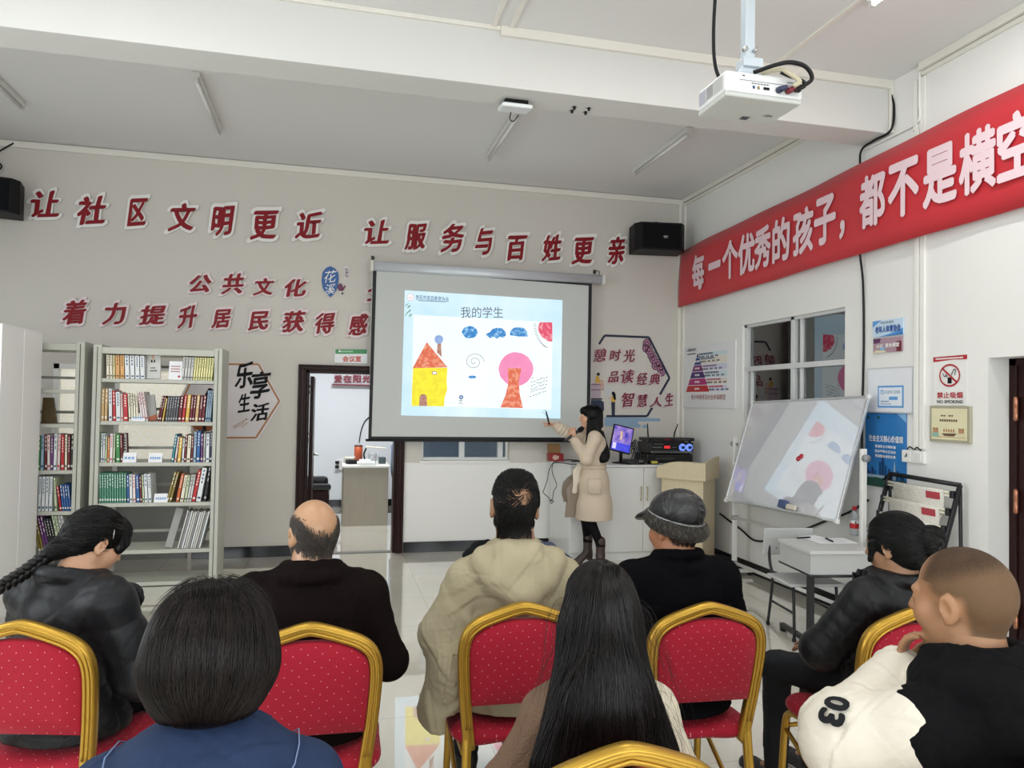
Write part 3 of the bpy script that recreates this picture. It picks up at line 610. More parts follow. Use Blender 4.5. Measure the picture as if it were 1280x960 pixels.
def cable(name, label, pts, r, m_, n=32, group=None): o = MB().tube(bez(pts, n), r, 8).obj(name, m_); return tag(o, label, 'cable', group)
cable('projector_cable', 'black cable dropping from the ceiling behind the projector', [(1.58, 2.86, ZC), (1.575, 2.86, 3.6), (1.57, 2.87, 3.3), (1.575, 2.86, 3.15), (1.60, 2.84, pz+.115)], .008, blk)
cable('signal_cable', 'cream signal cable looping from the bracket into the projector sockets', [(1.71, 2.72, pz+.13), (1.76, 2.66, pz+.125), (1.80, 2.63, pz+.09), (1.82, 2.62, pz+.065), (1.80, py0-.045, pz+.05)], .010, mat('cream cable', '#bdb59c', .5))
cable('power_cable', 'black power cable arching over the back of the projector', [(1.66, 2.7, pz+.118), (1.72, 2.64, pz+.13), (1.78, 2.62, pz+.14), (1.85, 2.62, pz+.13), (1.885, 2.63, pz+.09), (1.855, py0-.02, pz+.062)], .009, blk)
cable('video_cable', 'black video cable beside the cream one at the projector sockets', [(1.76, 2.66, pz+.115), (1.79, 2.65, pz+.10), (1.84, 2.63, pz+.075), (1.85, 2.63, pz+.055), (1.815, py0-.03, pz+.04)], .008, blk)
cable('wall_cable', 'thin black cable running down the wall past the banner', [(XW-.02, BY0-.02, ZC-.11), (XW-.008, BY0-.035, 4.0), (XW-.03, BY0-.03, 3.83), (XW-.05, 4.95, 3.80), (XW-.05, 5.09, 3.77), (XW-.055, 5.10, 3.6), (XW-.055, 5.1, 3.0), (XW-.022, 5.1, 2.7), (XW-.012, 5.1, 2.2), (XW-.014, 5.11, 1.6), (XW-.014, 5.1, .9), (XW-.02, 5.05, .75)], .009, blk, 60)
# white access point hanging under the beam
t = thing('wireless_router', 'flat white square access point fixed under the ceiling beam', 'router', (1.21, 5.08, BZ))
MB().rbox((1.215, 5.04, BZ-.045), (.22, .17, .03), .012, R=Matrix.Rotation(.12, 3, 'X')).obj('cover', mat('white router plastic', '#e6ebec', .35), t)
MB().rbx(1.13, 1.30, 4.99, 5.1, BZ-.03, BZ, .004).obj('mounting_plate', blk, t)
MB().tube(bez([(1.2, 5.1, BZ-.05), (1.2, 5.13, BZ-.09), (1.23, 5.14, BZ-.1), (1.26, 5.12, BZ-.06)], 14), .004, 6).obj('cable_loop', blk, t)
for i, (x, y) in enumerate(((718, 133), (736, 134.5), (715, 137.5), (732, 139.5))):
    p = at_z(x, y, BZ); tag(MB().cyl((p.x, p.y, BZ), (p.x, p.y, BZ-.022), .010, 8).add([(p.x-.02, p.y, BZ-.004), (p.x+.02, p.y, BZ-.004), (p.x+.02, p.y+.012, BZ-.004), (p.x-.02, p.y+.012, BZ-.004)], [(0, 1, 2, 3)]).obj('anchor_bolt', blk), 'small dark anchor bolt in a cluster of four under the beam', 'bolt', 'four bolts under the beam')
# loudspeakers
def speaker(label, c, yaw, w_, h_, d_, badge=True):
    t = thing('loudspeaker', label, 'speaker', c, None, yaw)
    spk = mat('black speaker cabinet', '#0e0f12', .55, var=.1, spec=.25); grl = mat('black speaker grille', '#07090d', .7, var=.15, scale=200, spec=.15)
    b = MB(); s = w_/2; b.prism([(-s, d_/2, -h_/2), (s, d_/2, -h_/2), (s, -d_/2+.09, -h_/2), (s-.06, -d_/2, -h_/2), (-s+.06, -d_/2, -h_/2), (-s, -d_/2+.09, -h_/2)], (0, 0, h_)); b.obj('cabinet', spk, t, bevel=.008, world=False)
    b = MB(); b.rbx(-s+.075, s-.075, -d_/2-.010, -d_/2+.005, -h_/2+.02, h_/2-.02, .006); b.obj('grille', grl, t, world=False)
    if badge:
        b = MB(); b.bx(.02, .07, -d_/2-.013, -d_/2-.009, -.01, .004); b.bx(.025, .065, -d_/2-.013, -d_/2-.009, -.022, -.016); b.obj('badge', mat('silver badge', '#b9bcc0', .3, .7), t, world=False)
    b = MB(); b.bx(-.08, .06, -.02, .06, h_/2, h_/2+.02); b.tube(bez([(-.06, 0, h_/2+.02), (-.02, .01, h_/2+.045), (.03, 0, h_/2+.03), (.06, .05, h_/2+.02)], 12), .006, 6); b.bx(-.05, .05, d_/2-.02, d_/2+.06, -.05, .05); b.obj('bracket', spk, t, world=False)
    return t
speaker('black loudspeaker in the corner above the hexagon mural', (3.70, 8.05, 3.645), math.radians(-8), .60, .32, .34)
speaker('black loudspeaker cut by the picture edge beside the top slogan', (-3.27, 8.02, 3.57), math.radians(12), .60, .33, .34, False)
cable('speaker_cable', 'thin dark cable curling down to the speaker by the top slogan', [tuple(at_y(17, 179, D-.02)), tuple(at_y(6, 185, D-.04)), tuple(at_y(-4, 192, D-.05)), tuple(at_y(-2, 202, D-.04)), tuple(at_y(2, 208, D-.05)), tuple(at_y(-3, 214, D-.1)), tuple(at_y(-12, 224, D-.2))], .008, blk)
# ------------------------------------------------------------------ red banner
bX = XW-.07
red_cloth = mat('red banner cloth', '#c3202c', .55, var=.05, scale=3, sheen=.2); pinkw = mat('pinkish white banner lettering', '#e9cfd6', .6, var=.02)
t = thing('banner', 'long red cloth banner with big white characters along the wall', 'banner', (bX, 5.5, 3.25))
zt = lambda y: 3.555+(8.25-y)*.0315; zb_ = lambda y: 2.875+(8.25-y)*.0145
wv = lambda y, v: bX + .012*math.sin(y*2.1+v*2)+.007*math.sin(y*5.3-v*4)
ys = [8.25-i*.06 for i in range(100)]; b = MB(); vs = [(wv(y, v), y, zb_(y)+(zt(y)-zb_(y))*v) for y in ys for v in (0, .2, .4, .6, .8, 1)]
b.add(vs, [(i*6+j, i*6+j+1, i*6+j+7, i*6+j+6) for i in range(99) for j in range(5)], 0, True); o = b.obj('cloth', red_cloth, t); s_ = o.modifiers.new('thick', 'SOLIDIFY'); s_.thickness = .002
for ch, y, dz in (('每', 7.735, 0), ('一', 7.353, 0), ('个', 7.037, 0), ('优', 6.743, 0), ('秀', 6.457, 0), ('的', 6.14, 0), ('孩', 5.802, 0), ('子', 5.50, .02), ('，', 5.27, -.12), ('都', 4.903, .02), ('不', 4.585, .015), ('是', 4.261, .01), ('横', 3.955, .01), ('空', 3.66, .015)):
    h_, w_ = (.42, .29) if ch not in '一，' else ((.08, .27) if ch == '一' else (.16, .07))
    v0, f0 = glyphs(ch, .036, 0); st = v0[:, 2]*2e-5; v0 = v0[:, :2]; lo, hi = v0.min(0), v0.max(0); q = (v0-lo)/(hi-lo); zc = zb_(y)+.5*(zt(y)-zb_(y))+dz
    MB().add([(wv(y+w_/2-a*w_, .5)-.018-float(e_), y+w_/2-a*w_, zc+(c-.5)*h_+(a-.5)*w_*.022) for (a, c), e_ in zip(q, st)], f0).obj('banner_character', pinkw, t)
# ------------------------------------------------------------------ signs on the wall at the window side
ABS = mat('white sign board', '#e6e8ea', .35, var=.01)
def board(name, label, cat, crn, th, m_, off=.002):
    """crn: TL,TR,BR,BL picture corners on the wall"""
    P_ = [at_x(x, y, XW-th-off) for x, y in crn]; y0 = (P_[0].y+P_[3].y)/2; y1 = (P_[1].y+P_[2].y)/2; z1 = (P_[0].z+P_[1].z)/2; z0 = (P_[2].z+P_[3].z)/2
    t = thing(name, label, cat, (XW-off, (y0+y1)/2, (z0+z1)/2)); MB().bx(XW-th-off, XW-off, y1, y0, z0, z1).obj('board', m_, t, bevel=.002)
    A = Art(lambda u, v: Vector((XW-th-off-.0005, y0+(y1-y0)*u, z1+(z0-z1)*v)), NX); return t, A
t, A = board('pyramid_poster', 'white poster with a coloured six-step pyramid between corner and window', 'poster', ((855, 434.5), (920, 424.7), (918, 511), (854, 509)), .015, ABS)
pc = [('#14204f', .125, .19), ('#1f3f86', .20, .31), ('#7c2d6b', .32, .415), ('#46296f', .425, .525), ('#b02b72', .535, .635), ('#c22c36', .645, .745)]
ap, bl, br_ = (.30, .12), (.06, .745), (.535, .745)
ex = lambda v: (ap[0]+(bl[0]-ap[0])*(v-ap[1])/(bl[1]-ap[1]), ap[0]+(br_[0]-ap[0])*(v-ap[1])/(br_[1]-ap[1]))
A.rect(.055, .255, .02, .075, mat('slate grey print', '#4a5160', .6), 1); A.b = MB(); A.mats = []
A.text('人类需求层次', .05, .27, .035, .085, mat('slate grey print', '#4a5160', .6), 1, .02).bars(.08, .26, .115, .022, mat('slate grey print', '#4a5160', .6), 1, 7)
for i, (c_, v0, v1) in enumerate(pc):
    m_ = mat('pyramid step %d' % i, c_, .5); a0, a1 = ex(v0), ex(v1); A.poly([(a1[0], v1), (a1[1], v1), (a0[1], v0), (a0[0], v0)], m_, 1)
    if i: A.bars((a1[0]+a1[1])/2-.05, (a1[0]+a1[1])/2+.05, (v0+v1)/2-.014, .03, wht, 2, 3)
    tn = mat('pyramid tint %d' % (i % 3), ('#cfe0e6', '#e6e0d2', '#d5d5e8')[i % 3], .6); A.rect(a1[1]+.01, .86, v0+.005, v1-.005, tn, 1)
    A.bars(a0[1]+.03, a0[1]+.30, v0+.010, .026, m_, 2, 9).bars(a0[1]+.03, a0[1]+.40, v0+.055, .026, mat('slate grey print', '#4a5160', .6), 2, 13, gaps=(4, 7, 10))
A.text('青少年教育及社会幸福模型', .17, .84, .79, .87, mat('brick red print', '#9c3a3a', .6), 2, .0)
A.obj('printed_pyramid', t)
t, A = board('name_plate', 'blue and white plate reading 老年人体育协会 above the mauve plate', 'sign', ((1091, 402), (1129, 396.5), (1129, 418), (1091, 422)), .012, mat('pale blue plate', '#c6dcf0', .35))
pb = mat('sky blue wave print', '#5b9ad6', .5); A.poly([(0, .0), (.3, 0), (.1, .25), (0, .4)], pb, 1).poly([(.2, 1), (.6, .85), (1, .6), (1, 1)], pb, 1).poly([(.4, 1), (.75, .9), (1, .8), (1, 1)], mat('mid blue print', '#3a78bf', .5), 2)
A.text('阳光街道办', .28, .72, .08, .24, mat('slate grey print', '#4a5160', .6), 2).text('老年人体育协会', .1, .93, .34, .78, mat('deep blue print', '#1f4f9c', .5), 3, .03); A.obj('plate_print', t)
t, A = board('name_plate', 'mauve plate with white writing under the blue and white plate', 'sign', ((1091.5, 424), (1127, 420), (1127, 438.5), (1091.5, 442)), .014, mat('mauve plate', '#a98a98', .4))
A.poly([(0, 0), (.28, 0), (.25, .3), (.02, .35)], mat('plum print', '#5d3058', .5), 1).poly([(.0, 1), (.5, 1), (.4, .85), (.1, .8)], mat('pale yellow print', '#ddd8b8', .5), 1).poly([(.25, .6), (.42, .6), (.42, .85), (.25, .85)], mat('pale sky print', '#8fb2d8', .5), 1).rect(.83, 1, .3, 1, mat('maroon print', '#6f2030', .5), 1)
A.text('家长课堂', .45, .93, .38, .68, wht, 2, .03).text('社区', .12, .38, .40, .68, wht, 2, .02, .2); A.obj('plate_print', t)
t, A = board('document_frame', 'white framed notice with a blue bordered certificate above the blue poster', 'frame', ((1085, 460), (1143, 458), (1142, 517), (1083, 516)), .02, mat('silver frame', '#c9ccce', .3, .4))
A.rect(.035, .965, .03, .97, mat('white backing sheet', '#dfe3ea', .25, coat=.4), 1).rect(.25, .80, .40, .88, pb, 2).rect(.28, .77, .44, .84, mat('pale certificate sheet', '#dfe8f2', .4), 3)
A.text('先进学习网络', .42, .73, .50, .58, mat('grey blue print', '#7d94b4', .5), 4).ell(.35, .54, .04, .05, pb, 4).ell(.35, .545, .025, .03, mat('pale certificate sheet', '#dfe8f2', .4), 5).rect(.5, .68, .64, .71, pb, 4).bars(.32, .5, .73, .03, mat('grey blue print', '#7d94b4', .5), 4, 6).bars(.32, .55, .79, .02, mat('grey blue print', '#7d94b4', .5), 4, 7)
A.obj('notice_sheet', t)
t, A = board('values_poster', 'blue poster with white writing and a city skyline behind the newspaper rack', 'poster', ((1082, 517), (1134, 516), (1132, 608), (1081, 611)), .006, mat('blue poster paper', '#2f78ba', .3))
A.text('社会主义核心价值观', .1, .93, .30, .39, wht, 2, .02)
for i, s_ in enumerate(('富强民主文明和谐', '自由平等公正法治', '爱国敬业诚信友善')): A.text(s_, .26, .76, .43+i*.065, .47+i*.065, wht, 2, .02)
dkb = mat('deep blue skyline print', '#16406f', .5); grn = mat('dark green foreground print', '#265046', .5); pale = mat('pale skyline print', '#9db4c4', .5)
for x, w_, v in ((.03, .06, .76), (.1, .05, .80), (.17, .05, .74), (.24, .04, .78), (.36, .05, .66), (.42, .06, .58), (.50, .04, .70), (.58, .05, .74), (.66, .05, .80), (.78, .05, .76), (.86, .1, .82)): A.rect(x, x+w_, v, .90, dkb, 1)
A.poly([(.70, .88), (.72, .70), (.735, .62), (.75, .70), (.77, .88)], pale, 2).rect(.05, .5, .84, .88, pale, 2).poly([(0, .90), (.3, .87), (.6, .9), (1, .87), (1, 1), (0, 1)], grn, 3).poly([(.45, .9), (.55, .82), (.66, .9)], ink, 4).ell(.08, .06, .03, .025, grn, 2).ell(.34, .06, .03, .025, grn, 2)
A.poly([(.78, 0), (1, 0), (1, .12)], mat('light blue print', '#7fb0dc', .5), 1)
A.obj('poster_print', t)
t, A = board('no_smoking_sign', 'white no smoking sign with red ring beside the recessed door', 'sign', ((1167, 445.5), (1209.4, 442.5), (1209, 506), (1166.5, 508)), .004, mat('white acrylic sheet', '#e9e9e6', .25))
rdp = mat('signal red print', '#b3202f', .4); A.poly([(0, .02), (1, .01), (1, .10), (.6, .09), (0, .12)], rdp, 1).bars(.08, .9, .045, .03, wht, 2, 16)
ring = [(.5+.29*math.cos(t_*math.pi/20), .40-.21*math.sin(t_*math.pi/20)) for t_ in range(41)]
A.line(ring, .035, rdp, 3).line([(.29, .26), (.71, .54)], .04, rdp, 3).rect(.44, .56, .44, .56, ink, 2).line([(.30, .36), (.34, .42), (.42, .40)], .02, ink, 2).line([(.55, .40), (.62, .28), (.68, .30), (.64, .40)], .018, ink, 2).line([(.38, .36), (.42, .44)], .02, ink, 2)
A.text('禁止吸烟', .12, .88, .73, .855, rdp, 2, .025).text('NO SMOKING', .12, .88, .89, .955, ink, 2, .02); A.obj('sign_print', t)
t, A = board('certificate_frame', 'pale gold framed certificate hanging under the no smoking sign', 'frame', ((1161, 508), (1213, 507), (1212, 554.5), (1163, 551.5)), .02, mat('pale gold frame', '#b5b098', .35, .3))
A.rect(.06, .94, .07, .93, mat('cream certificate', '#e2dcb6', .3, coat=.3), 1); brn = mat('brown print', '#6a5138', .5); tan = mat('tan print', '#b98f66', .5); teal = mat('teal print', '#8fb5a8', .5)
A.bars(.30, .62, .25, .04, brn, 2, 5, gaps=(2,)).bars(.27, .72, .37, .06, brn, 2, 8)
for x in (.16, .80): A.ell(x, .70, .07, .09, tan, 2).ell(x-.05, .63, .02, .03, tan, 2).ell(x+.05, .63, .02, .03, tan, 2).rect(x-.08, x+.08, .74, .86, teal if x < .5 else mat('cream print', '#d8cfae', .5), 3)
for i in range(5): A.ell(.38+i*.06, .68, .022, .05, tan, 2)
A.poly([(.32, .76), (.70, .75), (.62, .83), (.40, .83)], brn, 3).line([(.1, .86), (.9, .86)], .012, tan, 2); A.obj('certificate_sheet', t)
t = thing('wall_switch', 'white socket and light switch plates beside the blue poster', 'switch', (XW, 4.55, 1.34))
for y0, y1, nm in ((4.575, 4.67, 'socket_plate'), (4.455, 4.57, 'switch_plate')):
    MB().rbx(XW-.03, XW, y0, y1, 1.295, 1.385, .006).obj(nm, mat('white switch plastic', '#e9e9e7', .3, var=.01), t)
MB().rbx(XW-.036, XW-.028, 4.48, 4.545, 1.31, 1.37, .003).obj('rocker', mat('ivory rocker', '#dededb', .3), t)
MB().bx(XW-.032, XW-.029, 4.615, 4.625, 1.335, 1.36).bx(XW-.032, XW-.029, 4.63, 4.636, 1.33, 1.345).obj('socket_slot', ink, t)
cable('loose_wire', 'short loose black wire on top of the switch plates', [(XW-.012, 4.63, 1.39), (XW-.02, 4.60, 1.41), (XW-.016, 4.56, 1.395), (XW-.02, 4.53, 1.41), (XW-.014, 4.50, 1.388)], .005, blk)
# door sign above the doorway
t = thing('door_sign', 'white and green door plate reading 会议室 above the doorway', 'sign', at_y(440, 447, D)); a, c = at_y(418.5, 437, D-.02), at_y(459.5, 454.5, D-.02)
MB().bx(a.x, c.x, D-.018, D, c.z, a.z).obj('board', ABS, t, bevel=.002)
A = Art(crop(wall_y(.019), 220, 300, 4.267), NY); A.rect(850, 1019, 583, 607, mat('green sign band', '#2f8a4c', .4), 1).text('会议室', 888, 988, 618, 650, mat('orange red print', '#c8442e', .5), 1, .03).bars(880, 945, 590, 9, mat('pale green print', '#9fd0ac', .5), 2, 9).ell(873, 593, 6, 6, wht, 2); A.obj('sign_print', t)
# raised letters on the far room wall
for i, (ch, x0, x1) in enumerate((('爱', 456, 545), ('在', 548, 640), ('阳', 645, 735), ('光', 740, 828))):
    t = thing('cutout_letter', 'plum raised character %s, %s on the wall seen through the doorway' % (ch, ORD[i]), 'wall letter', at_y(360+(x0+x1)/16, 473.5, 11.99), 'plum letters through the doorway')
    for nm, o_, bo, g, m_ in (('backing', .012, .10, 0, mat('pink letter backing', '#d9b9c0', .5)), ('face', .022, .045, 5, plum_acr)):
        p = at_y(360+(x0+g)/8, 440+(308-g)/8, 12-o_); q = at_y(360+(x1-g)/8, 440+(228+g)/8, 12-o_); MB().text(ch, (p.x, p.y, p.z), (1, 0, 0), (0, 0, 1), q.x-p.x, q.z-p.z, 0, bo, 0, .008).obj(nm, m_, t)
p = at_y(415, 480.5, 11.95); q = at_y(475, 480.5, 11.95)
tag(MB().bx(p.x, q.x, 11.9, 12, p.z-.01, p.z+.01).obj('letter_ledge', plum_acr), 'thin plum ledge under the raised letters in the far room', 'ledge')
# ------------------------------------------------------------------ steel bookcases and their books
steelg = mat('pale green grey steel', '#b9bab0', .45, .0, var=.03); steeld = mat('pale green grey steel edge', '#a9aaa0', .45, var=.03)
SHY = 6.80
def bookcase(label, x0, x1, y0, y1, zt, shelves, rails):
    t = thing('bookcase', label, 'bookcase', ((x0+x1)/2, (y0+y1)/2, 0), 'grey steel bookcases')
    for xa, xb in ((x0, x0+.065), (x1-.065, x1)):
        b = MB(); b.bx(xa, xb, y0, y1, 0, zt); b.obj('upright', steelg, t, bevel=.004)
        b = MB(); b.bx((xa+xb)/2-.003, (xa+xb)/2+.003, y0-.002, y0+.01, 0.02, zt-.02); b.obj('upright_seam', mat('dark seam strip', '#4d4e49', .7), t)  # dark strip down the middle of each upright
    MB().bx(x0+.065, x1-.065, y0, y1, zt-.075, zt-.02).obj('top_panel', steelg, t, bevel=.004)
    for z in shelves: MB().bx(x0+.065, x1-.065, y0+.012, y1-.012, z-.032, z).obj('shelf_board', steelg, t, bevel=.004)
    for z in rails: MB().bx(x0+.065, x1-.065, y1-.03, y1-.012, z-.012, z+.012).obj('back_rail', steeld, t)
    MB().bx(x0+.065, x1-.065, y0+.02, y0+.035, .0, .075).obj('kick_plate', steelg, t)
    return t
zs = [at_y(200, y, SHY).z for y in (474.2, 527, 578.2, 628.5, 687.5)]
zB = [zs[4]-.0] 
SX0, SX1 = at_y(114, 520, SHY).x, at_y(276, 520, SHY).x
bookcase('grey steel bookcase with many books and name cards, end facing the doorway', SX0, SX1, SHY, SHY+.42, 2.112, zs+[.12], [zs[1]+.10, zs[0]+.12, zs[2]+.1, zs[3]+.11, zs[4]+.10])
zl = [at_y(75, y, SHY).z for y in (480, 530, 588, 639.5, 693)]
LX1 = at_y(104, 500, SHY).x; LX0 = LX1-1.02
bookcase('grey steel bookcase standing half behind the white cabinet', LX0, LX1, SHY, SHY+.42, 2.13, [zl[0]-.045, zl[1], zl[2], zl[3], zl[4], .12], [zl[0]+.06, zl[1]+.09, zl[2]+.1])
pages = mat('off white page block', '#dedace', .8, stretch=(300, 1, 1), var=.1)
def book(x, z, w_, h_, col, label, lean=0., d_=.2, y=SHY+.03, band=None, group=None, face=False):
    c = mat('book cover ' + col, col, .5, var=.05); t = .002
    bd = mat('book print ' + (band or '#f0ece0'), band or '#f0ece0', .5)
    b = MB(); b.bx(0, t, 0, d_, 0, h_).bx(w_-t, w_, 0, d_, 0, h_).bx(0, w_, 0, t, 0, h_).bx(t, w_-t, .003, d_-.004, .003, h_-.003, 1)
    if not face:
        r = random.Random(sum(map(ord, label)))
        n = r.randint(3, 6); hh = h_*.45/n
        for i in range(n): b.poly([(w_*.36, -.0006, h_*.88-i*hh), (w_*.64, -.0006, h_*.88-i*hh), (w_*.64, -.0006, h_*.88-i*hh+hh*.6), (w_*.36, -.0006, h_*.88-i*hh+hh*.6)], 2)
        b.poly([(w_*.2, -.0006, h_*.08), (w_*.8, -.0006, h_*.08), (w_*.8, -.0006, h_*.14), (w_*.2, -.0006, h_*.14)], 2)
    R = Matrix.Rotation(lean, 3, 'Y'); P = [R @ Vector(v) for v in b.v]; mz = min(p.z for p in P); b.v = [tuple(p+Vector((x, y, z-mz+.0005))) for p in P]
    return tag(b.obj('book', [c, pages, bd]), label, 'book', group)
CN = {'#e8e2cc': 'cream', '#e9e4a2': 'yellow', '#d9cf9a': 'pale yellow', '#d8a465': 'tan orange', '#dfe4e6': 'white', '#b7272f': 'red', '#6d1f2a': 'maroon', '#55565c': 'charcoal', '#d8b24c': 'gold', '#3d8a4c': 'green', '#c7d2b0': 'pale green', '#d98136': 'orange', '#2f5f9e': 'blue', '#9fb9cc': 'pale blue', '#6b3b78': 'purple', '#9a9a98': 'grey', '#1f2c52': 'navy', '#2f7f8c': 'teal', '#c9a673': 'tan', '#d7c3c0': 'pinkish white', '#c8632f': 'rust', '#4f9078': 'jade green', '#e5d9d9': 'off white', '#8b7a3c': 'olive gold', '#222124': 'black', '#cfcfcb': 'pale grey', '#b03a66': 'pink'}
def row(where, spec, base, kx, ox, Y, ky=1.0, counts=None):
    """spec: (x0, x1, top px, colour, lean, n) in picture px -> books on the shelf at height base"""
    i = 0; pr = None; todo = []; lim = (SX1 if 'doorway' in where else LX1)-.069; over = 0.
    for (x0, x1, yt, col, lean, n) in spec:
        for q in range(n):
            a = x0+(x1-x0)*q/n; c = x0+(x1-x0)*(q+1)/n
            yb = kx; A_, B_ = at_y(a, ox, Y).x, at_y(c, ox, Y).x
            h_ = at_y(a, yt, Y).z-base; h_ = min(h_, 2.026-base) if 'top' in where else h_; w_ = max(.008, (B_-A_)*.92)
            ln = math.radians(lean); ca = max(.5, math.cos(ln)); wt = w_*ca
            x = A_-h_*math.sin(ln)*.5*(1 if lean > 0 else 1)
            tn = math.tan(ln)
            if pr: x = max(x, *(pr[0]+z_*(pr[1]-tn)+.0006 for z_ in (0, min(h_, pr[2]))))
            pr = (x+wt/ca, tn, h_)
            band = {'#dfe4e6': '#4a5a7a', '#e8e2cc': '#5a4a3a', '#e9e4a2': '#8a8f5a', '#d8a465': '#6a4a2a', '#cfcfcb': '#55565c', '#c7d2b0': '#2f5f3e', '#9fb9cc': '#2a3f6a', '#d7c3c0': '#b7272f', '#e5d9d9': '#b7272f', '#55565c': '#b9bac0', '#222124': '#cfcfcb', '#d9cf9a': '#6b6a3a', '#4f9078': '#eef3ee'}.get(col)
            todo.append((x, base, wt, h_/max(.75, ca), col, '%s book, %s from the cabinet end, %s' % (CN[col], ORD[i], where), ln, band)); over = max(over, x+wt/ca+max(0, tn)*h_-lim); i += 1
    for (x, z, w_, h_, col, lb, ln, bd_) in todo: book(x-over, z, w_, h_, col, lb, ln, group='books on the ' + where, band=bd_, y=SHY+.03, face='lowest' in where)
k1 = lambda x: 110+x/7.11
k3 = lambda x: 110+x/6
S = lambda f, lst: [(f(a), f(b), y, c, l, n) for a, b, y, c, l, n in lst]
T1 = lambda y: 425+y/7.11
T3 = lambda y: 540+y/6
r_ = 'top shelf of doorway bookcase'
row(r_, S(k1, [(150, 208, T1(82), '#e8e2cc', -2, 2), (208, 232, T1(85), '#d9cf9a', -2, 1), (232, 315, T1(100), '#d8a465', -2, 2), (315, 497, T1(85), '#dfe4e6', -3, 4)]), zs[0], 0, 470, SHY)
row('far half of ' + r_, S(k1, [(880, 985, T1(132), '#cfcfcb', 4, 4), (985, 1160, T1(138), '#e9e4a2', 4, 8)]), zs[0], 0, 470, SHY)
r_ = 'second shelf of doorway bookcase'
row(r_, S(k1, [(105, 165, T1(430), '#c9a673', 0, 2), (165, 200, T1(432), '#dfe4e6', -2, 1), (200, 232, T1(450), '#b7272f', -3, 1), (232, 275, T1(462), '#dfe4e6', -3, 1), (275, 300, T1(480), '#d7c3c0', -3, 1), (300, 345, T1(475), '#b7272f', -3, 1), (345, 435, T1(480), '#e8e2cc', -4, 4), (435, 500, T1(462), '#e5d9d9', -9, 3)]), zs[1], 0, 523, SHY)
row('far half of ' + r_, S(k1, [(690, 725, T1(498), '#6d1f2a', 10, 2), (725, 742, T1(520), '#d8b24c', 8, 1), (745, 860, T1(500), '#55565c', 5, 5), (862, 895, T1(498), '#6d1f2a', 5, 1), (897, 925, T1(490), '#b7272f', 5, 1), (927, 962, T1(488), '#d8b24c', 4, 1), (963, 1010, T1(495), '#6d1f2a', 4, 2), (1012, 1042, T1(490), '#c9a673', 4, 1), (1044, 1098, T1(495), '#6d1f2a', 4, 2), (1105, 1155, T1(450), '#9fb9cc', 4, 3)]), zs[1], 0, 523, SHY)
r_ = 'third shelf of doorway bookcase'
row(r_, S(k3, [(68, 84, T3(5), '#3d8a4c', 0, 1), (85, 118, T3(12), '#dfe4e6', 0, 2), (118, 135, T3(38), '#c7d2b0', 0, 1), (136, 152, T3(40), '#d98136', 0, 1), (152, 178, T3(15), '#e5d9d9', 0, 1), (178, 195, T3(14), '#c7d2b0', 0, 1), (195, 228, T3(18), '#3d8a4c', -2, 1), (228, 246, T3(15), '#6d1f2a', -3, 1)]), zs[2], 0, 575, SHY)
row('far half of ' + r_, S(k3, [(668, 690, T3(20), '#2f7f8c', 7, 1), (690, 706, T3(38), '#e5d9d9', 6, 1), (707, 735, T3(45), '#d8b24c', 4, 1), (736, 754, T3(50), '#dfe4e6', 2, 1), (755, 774, T3(22), '#6d1f2a', 2, 1), (775, 804, T3(28), '#e8e2cc', 2, 1), (805, 822, T3(25), '#6d1f2a', 1, 1), (823, 845, T3(0), '#9fb9cc', 1, 1), (846, 875, T3(-5), '#2f5f9e', 1, 1), (876, 894, T3(12), '#6b3b78', 0, 1), (895, 914, T3(8), '#9a9a98', 0, 1), (915, 944, T3(15), '#dfe4e6', 0, 1), (945, 962, T3(-5), '#1f2c52', 0, 1)]), zs[2], 0, 575, SHY)
r_ = 'fourth shelf of doorway bookcase'
row(r_, S(k3, [(72, 278, T3(312), '#4f9078', -2, 11), (280, 300, T3(325), '#2f5f9e', -3, 1), (300, 325, T3(322), '#dfe4e6', -3, 1), (325, 348, T3(325), '#e5d9d9', -3, 1), (349, 378, T3(328), '#2f5f9e', -4, 1), (378, 394, T3(335), '#6d1f2a', -4, 1), (395, 412, T3(325), '#c7d2b0', -4, 1), (412, 466, T3(320), '#dfe4e6', -4, 2)]), zs[3], 0, 626, SHY)
row('far half of ' + r_, S(k3, [(648, 690, T3(305), '#8b7a3c', 13, 2), (712, 738, T3(320), '#c8632f', 9, 1), (740, 768, T3(330), '#e8e2cc', 8, 1), (768, 790, T3(330), '#c7d2b0', 7, 1), (790, 828, T3(325), '#cfcfcb', 8, 2), (828, 858, T3(292), '#b7272f', 10, 1), (865, 905, T3(275), '#dfe4e6', 9, 1), (918, 940, T3(262), '#222124', 7, 1)]), zs[3], 0, 626, SHY)
r_ = 'lowest visible shelf of doorway bookcase'
row(r_, S(k3, [(745+i*16, 761+i*16, T3(596+(i*37) % 14), ('#cfcfcb', '#9a9a98', '#dfe4e6', '#cfcfcb')[i % 4], 13, 1) for i in range(11)]), zs[4], 0, 685, SHY)
def faceout(label, xa, xb, yt, base, col, lean, art=None):
    a, c = at_y(xa, 500, SHY).x, at_y(xb, 500, SHY).x; h_ = at_y(xa, yt, SHY).z-base
    b = MB(); b.bx(0, c-a, 0, .02, 0, h_).bx(.002, c-a-.002, .003, .018, .002, h_-.001, 1)
    W_ = c-a
    if art: art(b, W_, h_)
    R = Matrix.Rotation(lean, 3, 'Y') @ Matrix.Rotation(-.18, 3, 'X'); P = [R @ Vector(v) for v in b.v]; mz = min(p.z for p in P); b.v = [tuple(p+Vector((a, SHY+.06, base-mz+.0005))) for p in P]
    return tag(b.obj('book', [mat('book cover '+col, col, .45), pages, ink, mat('skin tone print', '#d9a98c', .6), mat('rust print', '#a5542f', .5), wht]), label, 'book')
